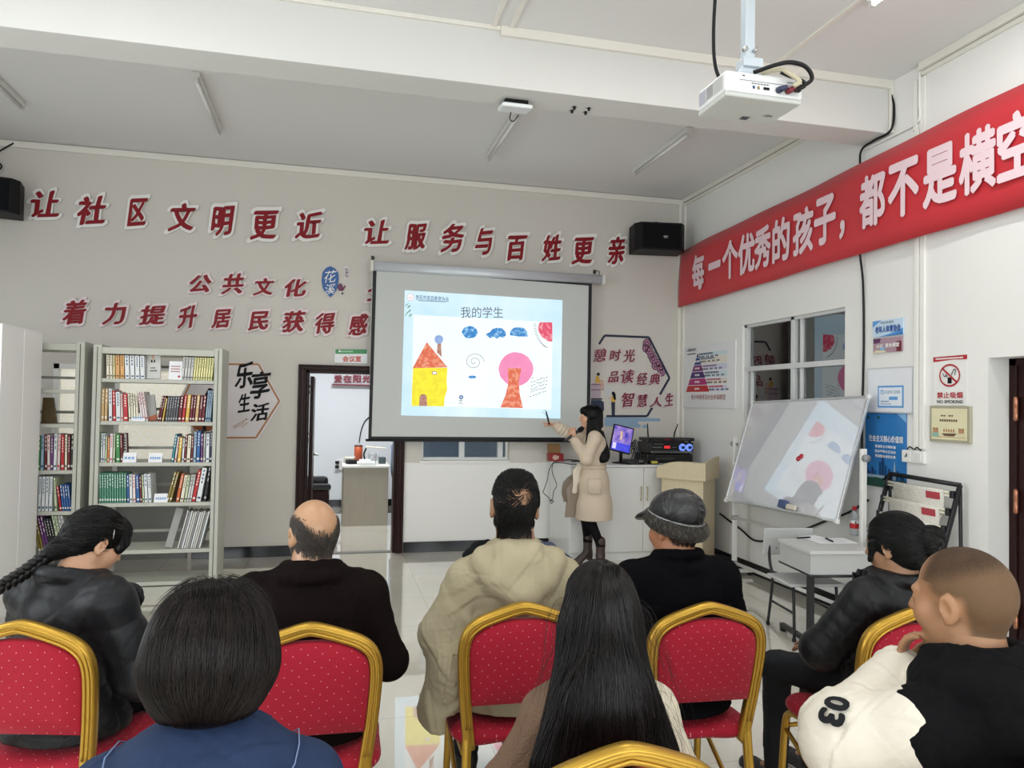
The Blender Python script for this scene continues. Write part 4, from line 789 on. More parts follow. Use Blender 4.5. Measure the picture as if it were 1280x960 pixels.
def portrait(b, W_, h_):
    c = lambda x, z, rx, rz, m_, y: b.poly([(x+rx*math.cos(-q*.3927), y, z+rz*math.sin(-q*.3927)) for q in range(16)][::-1], m_)
    b.poly([(W_*.28, -.0008, h_*.58), (W_*.62, -.0008, h_*.58), (W_*.58, -.0008, h_*.68), (W_*.33, -.0008, h_*.68)], 2)
    b.poly([(W_*.43, -.0012, h_*.60), (W_*.49, -.0012, h_*.60), (W_*.50, -.0012, h_*.68), (W_*.42, -.0012, h_*.68)], 5)
    c(W_*.45, h_*.76, W_*.085, h_*.075, 3, -.0014); c(W_*.45, h_*.80, W_*.09, h_*.05, 2, -.0011)
    for i in range(4): b.poly([(W_*(.30+i*.09), -.0008, h_*.36), (W_*(.36+i*.09), -.0008, h_*.36), (W_*(.36+i*.09), -.0008, h_*.40), (W_*(.30+i*.09), -.0008, h_*.40)], 2)
    for i in range(5): b.poly([(W_*(.25+i*.1), -.0008, h_*.25), (W_*(.32+i*.1), -.0008, h_*.25), (W_*(.32+i*.1), -.0008, h_*.30), (W_*(.25+i*.1), -.0008, h_*.30)], 2)
faceout('grey white book facing out with a small portrait on its cover', k1(500), k1(625), T1(90), zs[0], '#cfcfcb', -.06, portrait)
faceout('grey book with a rust lower edge leaning face out on the second shelf', k1(535), k1(605), T1(490), zs[1], '#9a9a98', -.16, lambda b, W_, h_: b.poly([(0, -.001, 0), (W_, -.001, 0), (W_, -.001, h_*.22), (0, -.001, h_*.16)], 4))
faceout('small book with a striped cover leaning face out on the third shelf', k3(248), k3(290), T3(20), zs[2], '#cfcfcb', -.10, lambda b, W_, h_: [b.poly([(W_*.1, -.001, h_*(.4+.1*i)), (W_*.9, -.001, h_*(.4+.1*i)), (W_*.9, -.001, h_*(.45+.1*i)), (W_*.1, -.001, h_*(.45+.1*i))], 2) for i in range(5)] and b.poly([(W_*.5, -.0012, .02), (W_*.95, -.0012, .02), (W_*.9, -.0012, h_*.25), (W_*.55, -.0012, h_*.25)], 4))
faceout('plain grey book leaning face out behind the card on the fourth shelf', k3(444), k3(490), T3(322), zs[3], '#cfcfcb', -.10)
faceout('grey ring folder leaning face out on the lowest visible shelf', k3(596), k3(652), T3(585), zs[4], '#9a9a98', .22)
def card(label, xa, xb, yt, base, lines, tall=False):
    a, c = at_y(xa, 500, SHY-.01).x, at_y(xb, 500, SHY-.01).x; z1 = at_y(xa, yt, SHY-.01).z
    t = thing('shelf_card', label, 'card', ((a+c)/2, SHY+.03, base)); b = MB(); y = SHY+.018
    b.prism([(a, y, base+.0005), (a, y+.05, base+.0005), (a, y+.028, z1)], (c-a, 0, 0)); b.obj('card', mat('white card', '#eceef2', .4), t)
    A = Art(lambda u, v: Vector((a+(c-a)*u, y+.028*(1-v)-.0006, z1+(base-z1)*v)), NY); lines(A); A.obj('card_print', t)
cb = mat('pale blue card print', '#7fa8d8', .5)
ln1 = lambda n: (lambda A: A.bars(.12, .9, .42, .24, cb, 1, n))
card('white card with blue print on the second shelf of the doorway-side bookcase', k1(378), k1(502), T1(648), zs[1], ln1(5))
card('white card with three blue characters near the white books, third shelf', k3(265), k3(366), T3(158), zs[2], ln1(3))
card('white card with faint blue print at the middle of the third shelf', k3(458), k3(562), T3(160), zs[2], ln1(5))
card('white card with blue print on the fourth shelf beside the green books', k3(508), k3(612), T3(468), zs[3], ln1(5))
def tallc(A):
    g = mat('red grey print', '#a86a6a', .5)
    for v in (.24, .38, .52): A.bars(.15, .85, v, .07, g, 1, 8)
    A.ell(.78, .82, .1, .06, rdp, 1)
card('upright pale notice card between white and yellow books, top shelf', k1(703), k1(822), T1(185), zs[0], tallc)
# the half-hidden bookcase
k4 = lambda x: 40+x/4.8
T4 = lambda y: 500+y/4.8
tag(MB().prism([(at_y(k4(40), 520, SHY).x, SHY+.05, zl[1]+.0005), (at_y(k4(138), 520, SHY).x, SHY+.05, zl[1]+.0005), (at_y(k4(105), 500, SHY).x, SHY+.09, at_y(60, 497, SHY).z), (at_y(k4(40), 500, SHY).x, SHY+.09, at_y(60, 497, SHY).z)], (0, .02, 0)).obj('book', mat('dark bronze book cover', '#4a3a1c', .4, var=.7, scale=18)), 'dark bronze book leaning face out beside the white cabinet', 'book')
r_ = 'third shelf of half-hidden bookcase'
row(r_, S(k4, [(40, 60, T4(215), '#3d8a4c', 0, 1), (60, 80, T4(210), '#9fb9cc', 0, 1), (80, 96, T4(208), '#6d1f2a', -2, 1), (97, 116, T4(212), '#e5d9d9', -2, 1), (117, 135, T4(222), '#6b3b78', -1, 1), (136, 158, T4(205), '#dfe4e6', 0, 1), (159, 180, T4(208), '#d7c3c0', 0, 1), (181, 203, T4(210), '#b7272f', -1, 1), (204, 220, T4(210), '#e8e2cc', -1, 1), (221, 238, T4(208), '#6d1f2a', -1, 1), (239, 258, T4(208), '#222124', 0, 1)]), zl[2], 0, 585, SHY)
r_ = 'fourth shelf of half-hidden bookcase'
row(r_, S(k4, [(40, 150, T4(462), '#dfe4e6', 0, 5), (151, 168, T4(470), '#c7d2b0', -4, 1), (168, 184, T4(520), '#b7272f', -9, 1), (186, 246, T4(512), '#2f5f9e', -7, 4)]), zl[3], 0, 637, SHY)
r_ = 'fifth shelf of half-hidden bookcase'
row(r_, S(k4, [(40, 75, T4(705), '#8b7a3c', -13, 2), (76, 110, T4(700), '#6b3b78', -13, 2), (111, 160, T4(715), '#222124', -13, 3), (161, 195, T4(700), '#c7d2b0', -12, 2), (196, 230, T4(700), '#cfcfcb', -12, 2)]), zl[4], 0, 690, SHY)
# tall white cabinet in front of it
t = thing('white_cabinet', 'tall plain white cabinet standing before the bookcases', 'cabinet', (-2.6, 6.3, 0)); wc = mat('white cabinet panel', '#fafaf9', .45, var=.01)
MB().bx(-3.0, -2.30, 5.98, 6.72, .06, 2.188).obj('body', wc, t, bevel=.006)
MB().bx(-3.0, -2.298, 5.955, 5.98, .07, 2.186).obj('door', wc, t, bevel=.004)
MB().bx(-2.302, -2.288, 6.36, 6.72, .06, 2.187).bx(-2.302, -2.288, 5.96, 6.352, .06, 2.187).obj('side_panel', wc, t, bevel=.003)
MB().bx(-2.98, -2.31, 6.0, 6.70, 0, .06).obj('plinth', wc, t)
# ------------------------------------------------------------------ low white cabinet and what stands on it
CX0, CX1, CY0, CY1, CZ = 2.487, 4.09, 7.505, 8.27, 1.03
t = thing('low_cabinet', 'long low white cabinet with doors behind the presenter', 'cabinet', ((CX0+CX1)/2, (CY0+CY1)/2, 0)); wl = mat('white laminate', '#e3e4e2', .25, var=.01)
MB().bx(CX0, CX1, CY0+.02, CY1, .09, CZ-.022).obj('body', wl, t, bevel=.003)
MB().bx(CX0, CX1, CY0+.03, CY1, 0, .09).obj('plinth', wl, t)
MB().bx(CX0-.005, CX1, CY0-.01, CY1, CZ-.022, CZ).obj('top', wl, t, bevel=.003)
dx = [CX0+.003, 3.322, CX1-.003]
chrome = mat('pale gold chrome handle', '#cfc3a4', .2, .9, var=.03)
for i in range(2):
    d_ = MB().bx(dx[i]+.002, dx[i+1]-.002, CY0, CY0+.019, .095, CZ-.03).obj('door', wl, t, bevel=.002); hx_ = dx[1]+(-.035 if i == 0 else .035)
    MB().tube(bez([(hx_, CY0, .78), (hx_, CY0-.03, .79), (hx_, CY0-.03, .72), (hx_, CY0-.03, .66), (hx_, CY0, .65)], 16), .006, 8).obj('handle', chrome, d_)
# amplifier stack with a router on top
Y0 = 7.72
def bxm(name, label, cat, x0, x1, y0, y1, z0, z1, m_, deco):
    t = thing(name, label, cat, ((x0+x1)/2, (y0+y1)/2, z0)); MB().rbx(x0, x1, y0, y1, z0+.012, z1, .006).obj('case', m_, t)
    for x in (x0+.04, x1-.04):
        for y in (y0+.04, y1-.04): MB().cyl((x, y, z0), (x, y, z0+.014), .015, 10).obj('foot', blk, t)
    A = Art(lambda u, v: Vector((x0+(x1-x0)*u, y0-.001, z1+(z0+.012-z1)*v)), NY); deco(A); A.obj('front_panel', t); return t
a1, a2 = at_y(812, 570, Y0).x, at_y(866, 570, Y0).x
bkm = mat('black amplifier case', '#101113', .35, var=.1); silv = mat('grey silver strip', '#8b8d91', .3, .6)
bxm('amplifier', 'plain black amplifier at the bottom of the stack', 'amplifier', a1-.03, a2, Y0, Y0+.36, CZ, CZ+.10, bkm, lambda A: A.bars(.2, .6, .5, .06, silv, 1, 9))
def amp(A):
    A.rect(.02, .98, .78, .95, silv, 1).bars(.05, .75, .82, .08, bkm, 2, 14).rect(.32, .46, .30, .55, emat('red display', '#c8282c', strength=1.2), 1).bars(.05, .28, .4, .1, silv, 1, 5).bars(.5, .62, .42, .06, silv, 1, 4).bars(.1, .3, .12, .06, silv, 1, 8)
am = bxm('amplifier', 'black amplifier with two blue glowing knobs and red display', 'amplifier', a1, a2, Y0-.01, Y0+.33, CZ+.10, CZ+.235, bkm, amp)
for q in (.74, .90):
    c = Vector((a1+(a2-a1)*q, Y0-.012, CZ+.18)); k_ = MB().lathe([(.042, 0), (.042, .006), (.034, .010)], c, 24, R=Matrix.Rotation(math.pi/2, 3, 'X')).obj('knob_ring', emat('blue glowing ring', '#2a50e0', '#8fb0ff', 60, 1.1), am)
    MB().lathe([(.018, 0.008), (.018, .03), (.015, .034)], c, 20, R=Matrix.Rotation(math.pi/2, 3, 'X')).obj('knob', mat('dark blue knob', '#22346e', .3, .5), k_)
rt = bxm('router', 'flat black receiver with two antennas on top of the amplifiers', 'receiver', a1-.02, a2+.03, Y0+.02, Y0+.26, CZ+.235, CZ+.285, bkm, lambda A: A.rect(.36, .48, .4, .62, emat('dim red lamp', '#7a1a1c'), 1).bars(.6, .9, .45, .1, silv, 1, 6))
for x, dxx in ((a1+.09, -.005), (a2-.12, .035)): MB().tube([(x, Y0+.24, CZ+.27), (x+dxx*.3, Y0+.25, CZ+.33), (x+dxx*1.6, Y0+.25, CZ+.44)], [.008, .009, .006], 8).obj('antenna', blk, rt)
# monitor
mc = at_y(777, 549, 7.72)
t = thing('monitor', 'small tilted monitor showing a blue group photo', 'monitor', (mc.x, 7.72, CZ))
RM_ = Matrix.Rotation(math.radians(14), 3, 'Y') @ Matrix.Rotation(math.radians(-8), 3, 'X') @ Matrix.Rotation(math.radians(-6), 3, 'Z')
MB().rbox(mc, (.24, .03, .30), .006, R=RM_).obj('case', blk, t)
A = Art(lambda u, v: mc+RM_ @ Vector(((u-.5)*.215, -.016, (.5-v)*.27)), NY)
A.rect(0, 1, 0, 1, emat('screen violet picture', '#3a35b0', '#b99bd8', 14, .95, (.35, .7)), 0).rect(0, 1, .68, 1, emat('screen blue rows', '#3540d8', '#5a5ae6', 20, .9), 1).rect(.05, .24, .70, .95, emat('screen pale figure', '#d8d0e8'), 2).poly([(.35, .2), (.45, .15), (.5, .5), (.4, .55)], emat('screen ochre figure', '#c09a70', '#e0c8a8', 20), 1); A.obj('screen', t)
MB().cyl((mc.x+.01, 7.76, CZ+.015), (mc.x+.005, 7.745, mc.z-.08), .018, 12).obj('stand', blk, t); MB().lathe([(.10, 0), (.10, .008), (.03, .016)], (mc.x+.01, 7.76, CZ), 24).obj('base', blk, t)
q = at_z(765, 575, CZ)
bxm('set_top_box', 'black media box in front of the tilted monitor', 'media box', q.x-.07, q.x+.17, 7.55, 7.70, CZ, CZ+.055, bkm, lambda A: A.rect(.55, .75, .25, .6, silv, 1))
tag(MB().rbx(q.x+.20, q.x+.30, 7.56, 7.66, CZ, CZ+.05, .004).obj('adapter', mat('black adapter with yellow sticker', '#22211c', .5)), 'small black adapter between the media box and the amplifiers', 'adapter')
tag(MB().bx(q.x+.215, q.x+.285, 7.557, 7.559, CZ+.012, CZ+.036).obj('sticker', mat('yellow sticker', '#c9c04a', .5)), 'yellow sticker on the small black adapter', 'sticker')
for i in range(5):
    x = mc.x+.12+i*.02; cable('av_cable', 'dark cable, %s of the tangle between monitor and amplifiers' % ORD[i], [(x-.06+i*.01, 7.80, CZ+.10), (x+.01, 7.83, CZ+.20+.015*i), (x+.06, 7.80, CZ+.14), (x+.05+i*.012, 7.84, CZ+.03), (x+.02, 7.74+i*.02, CZ+.008)], .006, mat('dark blue cable', '#18233a', .5) if i % 2 else blk, 24, 'cables behind the monitor')
q = at_z(696, 577, CZ)
t = thing('carton', 'small open red and brown carton at the cabinet end', 'box', (q.x+.02, q.y+.1, CZ)); rc = mat('red carton print', '#9a2a30', .5); kr = mat('brown cardboard', '#8f7048', .8)
b = MB(); x0, x1, y0, y1 = q.x-.07, q.x+.09, q.y+.03, q.y+.16; b.bx(x0, x1, y0, y0+.004, CZ+.001, CZ+.085).bx(x0, x1, y1-.004, y1, CZ+.001, CZ+.085).bx(x0, x0+.004, y0, y1, CZ+.001, CZ+.085).bx(x1-.004, x1, y0, y1, CZ+.001, CZ+.085).bx(x0, x1, y0, y1, CZ+.001, CZ+.005); b.obj('carton_body', rc, t)
MB().prism([(x0+.01, y1, CZ+.085), (x1, y1, CZ+.085), (x1, y1+.03, CZ+.19), (x0+.01, y1+.03, CZ+.19)], (0, .004, 0)).obj('open_flap', kr, t)
A = Art(lambda u, v: Vector((x0+(x1-x0)*u, y0-.001, CZ+.085-.085*v)), NY); A.ell(.4, .5, .25, .3, mat('pale carton print', '#d8b8a8', .5), 1, jag=.2); A.obj('carton_print', t)
cable('loose_cable', 'thin dark cables lying on the cabinet beside the carton', [(q.x+.1, q.y+.05, CZ+.008), (q.x+.18, q.y+.12, CZ+.012), (q.x+.26, q.y+.0, CZ+.008), (q.x+.16, q.y-.04, CZ+.008), (q.x+.3, q.y-.06, CZ+.008)], .005, blk)
hx0 = CX0-.02
lav = thing('lavalier_microphone', 'small black microphone on a thin cord looped over the cabinet end', 'microphone', (CX0, 7.55, CZ))
MB().tube(bez([(CX0+.09, 7.60, CZ+.004), (CX0+.03, 7.60, CZ+.004)]+[tuple(at_y(x, y, 7.60)) for x, y in ((694, 578.5), (687, 586), (684, 600), (680, 612), (679, 616), (686, 622), (688, 626), (691, 622), (692, 614), (696, 607), (693, 598), (690, 588), (692, 577.5), (700, 578.5))], 60), .004, 8).obj('cord', blk, lav)
c = at_y(689.5, 627, 7.60); t = MB(); t.tube([(c.x, c.y, c.z-.022), (c.x-.022, c.y, c.z+.006), (c.x-.012, c.y, c.z+.018), (c.x, c.y, c.z+.008), (c.x+.012, c.y, c.z+.018), (c.x+.022, c.y, c.z+.006)], .005, 6, closed=True); t.obj('heart_slider', blk, lav)
cable('wall_loop_cable', 'grey cable loop hanging from the corner by the lectern', [tuple(at_y(x, y, D-.05)) for x, y in ((851, 560), (856, 552), (859, 540), (864, 533), (868, 540), (867, 552), (862, 558), (857, 548), (854, 542))], .006, mat('grey cable', '#8d8b80', .5), 40)
# ------------------------------------------------------------------ lectern
t = thing('lectern', 'pale wood lectern with a wavy top beside the whiteboard', 'lectern', (3.72, 7.15, 0))
wd = mat('pale ash wood', '#cdbf9f', .45, var=.10, scale=9, stretch=(9, 9, .6))
rg, lf, rt_ = Vector((3.70, 6.88, 0)), Vector((3.40, 7.22, 0)), Vector((4.0, 7.18, 0)); bk = [Vector((3.95, 7.44, 0)), Vector((3.5, 7.44, 0))]
def plan(sc, z0, z1):
    c = Vector((3.72, 7.18, 0)); pts = [c+(p-c)*sc for p in (rg, rt_, *bk, lf)]; return [(p.x, p.y, z0) for p in pts], (0, 0, z1-z0)
MB().prism(*plan(1.06, 0, .10)).obj('plinth', wd, t, bevel=.006)
MB().prism(*plan(1.0, .10, .93)).obj('body', wd, t, bevel=.005)
c0 = Vector((3.72, 7.18, 0)); L_, G_, R_ = [c0+(p-c0)*1.17 for p in (lf, rg, rt_)]
b = MB(); n = 14
def face(p, q, prof):
    top = [(p.lerp(q, i/n), prof(i/n)) for i in range(n+1)]; b.add([(a.x, a.y, .92) for a, z in top]+[(a.x, a.y, z) for a, z in top], [(i, i+1, n+2+i, n+1+i) for i in range(n)], 0, False); return [(a.x, a.y, z) for a, z in top]
e1 = face(L_, G_, lambda u: 1.075+.045*math.sin(u*math.pi*.62)-.02*u*u+(-.05*(1-u)**6)); e2 = face(G_, R_, lambda u: 1.096+.055*math.sin(u*math.pi*.62)-.0*u)
B_ = [c0+(p-c0)*1.1 for p in bk]; top = e1+e2[1:]; back = [(B_[0].x, B_[0].y, 1.02), (B_[1].x, B_[1].y, 1.02)]
b.poly(top+back, 0); b.poly([(L_.x, L_.y, .92), (G_.x, G_.y, .92), (R_.x, R_.y, .92), (B_[0].x, B_[0].y, .92), (B_[1].x, B_[1].y, .92)][::-1])
b.add([(R_.x, R_.y, .92), (B_[0].x, B_[0].y, .92), back[0], top[-1], (L_.x, L_.y, .92), (B_[1].x, B_[1].y, .92), back[1], top[0]], [(0, 1, 2, 3), (1, 5, 6, 2), (5, 4, 7, 6)])
b.obj('reading_top', wd, t)
# ------------------------------------------------------------------ whiteboard on its stand
def wb_mat():
    M = mat('glossy whiteboard enamel', '#d2d4da', .12, var=.01, spec=1.2); N = M.node_tree.nodes; L = M.node_tree.links; b = N['Principled BSDF']
    tc = N.new('ShaderNodeTexCoord'); mp = N.new('ShaderNodeMapping'); mp.inputs['Rotation'].default_value = (.5, 0, 0); mp.inputs['Scale'].default_value = (1, 6, 1.4); L.new(tc.outputs['Object'], mp.inputs[0])
    nz = N.new('ShaderNodeTexNoise'); nz.inputs['Scale'].default_value = 3; nz.inputs['Detail'].default_value = 6; L.new(mp.outputs[0], nz.inputs[0])
    rp = N.new('ShaderNodeValToRGB'); rp.color_ramp.elements[0].position = .42; rp.color_ramp.elements[1].position = .6; rp.color_ramp.elements[0].color = (.012, .012, .012, 1); rp.color_ramp.elements[1].color = (.05, .05, .05, 1)
    L.new(nz.outputs[0], rp.inputs[0]); L.new(rp.outputs[0], b.inputs['Roughness']); b.inputs['Coat Weight'].default_value = .8; b.inputs['Coat Roughness'].default_value = .012; b.inputs['Coat IOR'].default_value = 2.2; return M
t = thing('whiteboard', 'large tilting whiteboard on a white tube stand by the window', 'whiteboard', (3.95, 5.74, 0))
u = Vector((0, -1, .032)).normalized(); v = Vector((.30, 0, .955)).normalized(); v = (v-u*v.dot(u)).normalized(); nn = v.cross(u).normalized()
if nn.x > 0: nn = -nn
oc = Vector((3.90, 5.725, 1.275)); hw, hh = .815, .50
wq = lambda a, b_, c=0: oc+u*a+v*b_+nn*c
Rw = Matrix((u, v, nn)).transposed()
MB().box(wq(0, 0, -.006), (2*hw-.02, 2*hh-.02, .012), R=Rw).obj('panel', wb_mat(), t)
fr = mat('aluminium board frame', '#c9cccd', .3, .6, var=.03)
b = MB()
for s_ in (-1, 1): b.box(wq(0, s_*hh, -.004), (2*hw+.02, .02, .024), R=Rw); b.box(wq(s_*hw, 0, -.004), (.02, 2*hh+.02, .024), R=Rw)
b.obj('edge_frame', fr, t, bevel=.003)
for a in (-1, 1):
    for c in (-1, 1): MB().rbox(wq(a*hw, c*hh, -.003), (.04, .04, .03), .008, R=Rw).obj('corner_cap', mat('white corner cap', '#dcdcdc', .4), t)
MB().box(wq(.1, -hh+.004, .03), (1.1, .012, .05), R=Rw).obj('pen_tray', fr, t)
wt = mat('white enamelled tube', '#e4e4e0', .35, var=.02)
pY = (6.66, 4.83); pX = 3.93
for y in pY:
    b = MB(); b.rbx(pX-.022, pX+.022, y-.016, y+.016, .06, 1.38, .004); b.obj('post', wt, t)
    b = MB(); b.rbx(3.80, 4.13, y-.018, y+.018, .03, .065, .004); b.obj('foot', wt, t)
    b = MB(); s_ = 1 if y > 5 else -1; b.cyl((pX, y+s_*.016, 1.31), (pX, y+s_*.05, 1.31), .028, 16); b.cyl((pX, y-s_*.016, 1.31), (pX, y-s_*.04, 1.31), .012, 10); b.obj('clamp_knob', mat('grey clamp knob', '#8a8d90', .4), t)
    for x in (3.84, 4.1): MB().lathe([(.012, 0), (.022, .004), (.022, .03)], (x, y, 0), 14).obj('caster', blk, t)
for z in (.13, .58): MB().cyl((pX, pY[1], z), (pX, pY[0], z), .016, 12).obj('cross_rail', wt, t)
for z in (.13, .58):
    for y in pY: MB().rbox((pX, y, z), (.055, .045, .05), .008).obj('joint_clamp', mat('grey plastic joint', '#9b9d9f', .5), t)
p = wq(.155, -hh+.055, .035)
tag(MB().rbox(p, (.10, .07, .04), .008, R=Rw).obj('board_eraser', mat('blue and black eraser', '#3f5078', .5, var=.4, scale=30)), 'dark blue board eraser on the whiteboard tray', 'eraser')
tag(MB().rbox(wq(.275, -hh+.04, .035), (.12, .045, .03), .008, R=Rw).obj('board_eraser', mat('cream felt', '#cfc9bb', .8)), 'cream board eraser lying beside the dark blue one', 'eraser')
for a, b_ in ((.152, -.035), (.185, -.012)): tag(MB().lathe([(.022, 0), (.022, .008), (.016, .014)], wq(a, b_, 0), 18, R=Rw).obj('magnet', mat('red magnet', '#b3203a', .35)), 'red round magnet, %s of a touching pair on the whiteboard' % ('lower' if a < .16 else 'upper'), 'magnet')
# ------------------------------------------------------------------ newspaper rack
t = thing('newspaper_rack', 'black newspaper rack with cream rods leaning to the wall', 'rack', (3.9, 4.42, 0)); bm_ = mat('black powder coated steel', '#15161a', .4)
T0, T1_ = Vector((4.09, 4.74, 1.20)), Vector((4.09, 4.10, 1.185)); sd = Vector((-.34, 0, -1.09)); F0, F1 = T0+sd, T1_+sd
for a, c, nm in ((T0, F0, 'side_frame'), (T1_, F1, 'side_frame'), (T0, T1_, 'top_bar'), (F0, F1, 'bottom_bar')):
    b = MB(); b.tube([a, c], .016, 8, flat=(1, .8)); b.obj(nm, bm_, t)
for a in (T0, T1_): MB().tube([a+Vector((.0, 0, -.02)), Vector((4.11, a.y, .02))], .012, 8).obj('rear_leg', bm_, t)
for a in (F0, F1): MB().tube([a+Vector((.01, 0, .01)), Vector((a.x-.01, a.y, .012))], .014, 8).obj('front_foot', bm_, t)
cr = mat('cream newspaper rod', '#d9d6c2', .4); news = mat('newsprint', '#d3cfc6', .8, var=.35, scale=45, stretch=(1, 1, 3)); nred = mat('newsprint headline red', '#b0404a', .7)
for i in range(8):
    f = .06+i*.105; a, c = T0.lerp(F0, f), T1_.lerp(F1, f); a, c = a+Vector((-.02, -.02, 0)), c+Vector((-.02, .02, 0))
    b = MB()
    for o_ in (-.012, .010): b.tube([a+Vector((0, 0, o_)), c+Vector((0, 0, o_))], .009, 8)
    b.obj('rod', cr, t)
    for q in (a, c): MB().rbox(q, (.03, .03, .05), .006).obj('rod_clip', bm_, t)
    y0, y1 = c.y+.06, a.y-.08
    P_ = bez([(a.x-.020, 0, a.z+.012), (a.x-.014, 0, a.z-.06), (a.x-.020, 0, a.z-.13), (a.x-.045, 0, a.z-.19)], 6)
    b = MB(); b.add([(p.x-i*.0, y, p.z) for p in P_ for y in (y0, (y0+y1)/2, y1)], [(r*3+s_, r*3+s_+1, r*3+s_+4, r*3+s_+3) for r in range(len(P_)-1) for s_ in (0, 1)], 0, True)
    b.poly([(P_[1].x-.003, y0+.03, P_[1].z), (P_[1].x-.003, y0+.15, P_[1].z), (P_[3].x-.003, y0+.15, P_[3].z), (P_[3].x-.003, y0+.03, P_[3].z)], 1)
    n_ = tag(b.obj('newspaper', [news, nred]), 'newspaper with a red headline, %s from the top of the black rack' % ORD[i], 'newspaper', 'newspapers on the rack')
    m_ = n_.modifiers.new('thick', 'SOLIDIFY'); m_.thickness = .003
# ------------------------------------------------------------------ school desk and chair
DZt = .70
A0, A1, A2, A3 = Vector((3.215, 4.47, 0)), Vector((3.695, 4.403, 0)), Vector((3.755, 4.878, 0)), Vector((3.275, 4.945, 0))
t = thing('school_desk', 'pale grey school desk with a drawer box and black legs', 'desk', ((A0+A2)/2).to_tuple()); gt = mat('pale grey laminate top', '#c5c6c4', .35, var=.02); gd = mat('grey moulded drawer box', '#b4b6b5', .45, var=.02)
def slabq(P_, z0, z1, ins, m_, nm, par, bev=.005):
    c = (P_[0]+P_[2])/2; b = MB(); b.prism([(p.x, p.y, z0) for p in [c+(q-c)*ins for q in P_]], (0, 0, z1-z0)); return b.obj(nm, m_, par, bevel=bev)
slabq((A0, A1, A2, A3), DZt-.022, DZt, 1.0, gt, 'desk_top', t, .008); slabq((A0, A1, A2, A3), DZt-.165, DZt-.022, .95, gd, 'drawer_box', t)
ex_, ey_ = (A1-A0).normalized(), (A3-A0).normalized()
for s_ in (.07, .41):
    b_ = A0+ex_*s_+ey_*.12
    MB().prism([(q.x, q.y, .04) for q in (b_-ex_*.015-ey_*.03, b_+ex_*.015-ey_*.03, b_+ex_*.015+ey_*.03, b_-ex_*.015+ey_*.03)], (0, 0, DZt-.2)).obj('leg', bm_, t, bevel=.003)
    MB().prism([(q.x, q.y, .025) for q in (b_-ex_*.018-ey_*.12, b_+ex_*.018-ey_*.12, b_+ex_*.018+ey_*.42, b_-ex_*.018+ey_*.42)], (0, 0, .03)).obj('foot', bm_, t, bevel=.003)
    for q in (-.09, .39): 
        c = b_+ey_*q; MB().lathe([(.02, 0), (.026, .006), (.026, .03)], (c.x, c.y, 0), 12).obj('foot_glide', blk, t)
b_ = A0+ex_*.07+ey_*.12; c_ = A0+ex_*.41+ey_*.12
MB().tube([(b_.x, b_.y, DZt-.19), (c_.x, c_.y, DZt-.19)], .014, 8).obj('cross_bar', bm_, t); MB().tube([A0+ex_*.02+Vector((0, 0, DZt-.172)), A3+ex_*.02+Vector((0, 0, DZt-.172))], .010, 8).obj('support_rail', bm_, t); MB().tube([A0+ex_*.02+ey_*.01+Vector((0, 0, DZt-.175)), A1-ex_*.02+ey_*.01+Vector((0, 0, DZt-.175))], .010, 8).obj('support_rail', bm_, t)
def flat_sheet(name, label, cat, c, sx, sy, rz, m_, marks=None):
    R = Matrix.Rotation(rz, 3, 'Z'); b = MB(); b.box(c+Vector((0, 0, .0011)), (sx, sy, .001), R=R); mats = [m_]
    if marks:
        mats.append(marks)
        for i in range(9): q = [R @ Vector((-sx*.38, sy*(.38-i*.09), .0018)), R @ Vector((sx*.3, sy*(.38-i*.09), .0018)), R @ Vector((sx*.3, sy*(.36-i*.09), .0018)), R @ Vector((-sx*.38, sy*(.36-i*.09), .0018))]; b.poly([c+x for x in q][::-1], 1)
    return tag(b.obj(name, mats), label, cat)
pp = mat('white paper', '#eef0f2', .6)
c = at_z(1040, 676, DZt); flat_sheet('paper_sheet', 'white printed sheet lying flat on the school desk', 'paper', c, .30, .21, -.15, pp, mat('pale grey print lines', '#b9bcc2', .6))
c = at_z(1017, 672, DZt); flat_sheet('paper_sheet', 'white sheet partly under the printed one on the desk', 'paper', c+Vector((0, 0, -.0009)), .18, .15, .2, pp)
p0, p1 = at_z(1037, 674.5, DZt+.012), at_z(1046, 678.5, DZt+.012); t = thing('pen', 'black pen lying across the white printed sheet', 'pen', p0); d_ = (p1-p0).normalized()*.14
MB().tube([p0-d_*.5+Vector((0, 0, -.003)), p0+d_*.3+Vector((0, 0, -.003)), p0+d_*.45+Vector((0, 0, -.003)), p0+d_*.5+Vector((0, 0, -.003))], [.006, .006, .004, .001], 10).obj('barrel', blk, t); MB().tube([p0-d_*.5+Vector((0, 0, .004)), p0-d_*.2+Vector((0, 0, .004))], .0022, 6).obj('clip', silv, t)
p0 = at_z(1005, 672, DZt+.008); t = thing('pen', 'dark pen at the far edge of the school desk', 'pen', p0); MB().tube([p0+Vector((-.06, 0, 0)), p0+Vector((.05, .01, 0)), p0+Vector((.07, .012, 0))], [.006, .006, .002], 8).obj('barrel', blk, t)
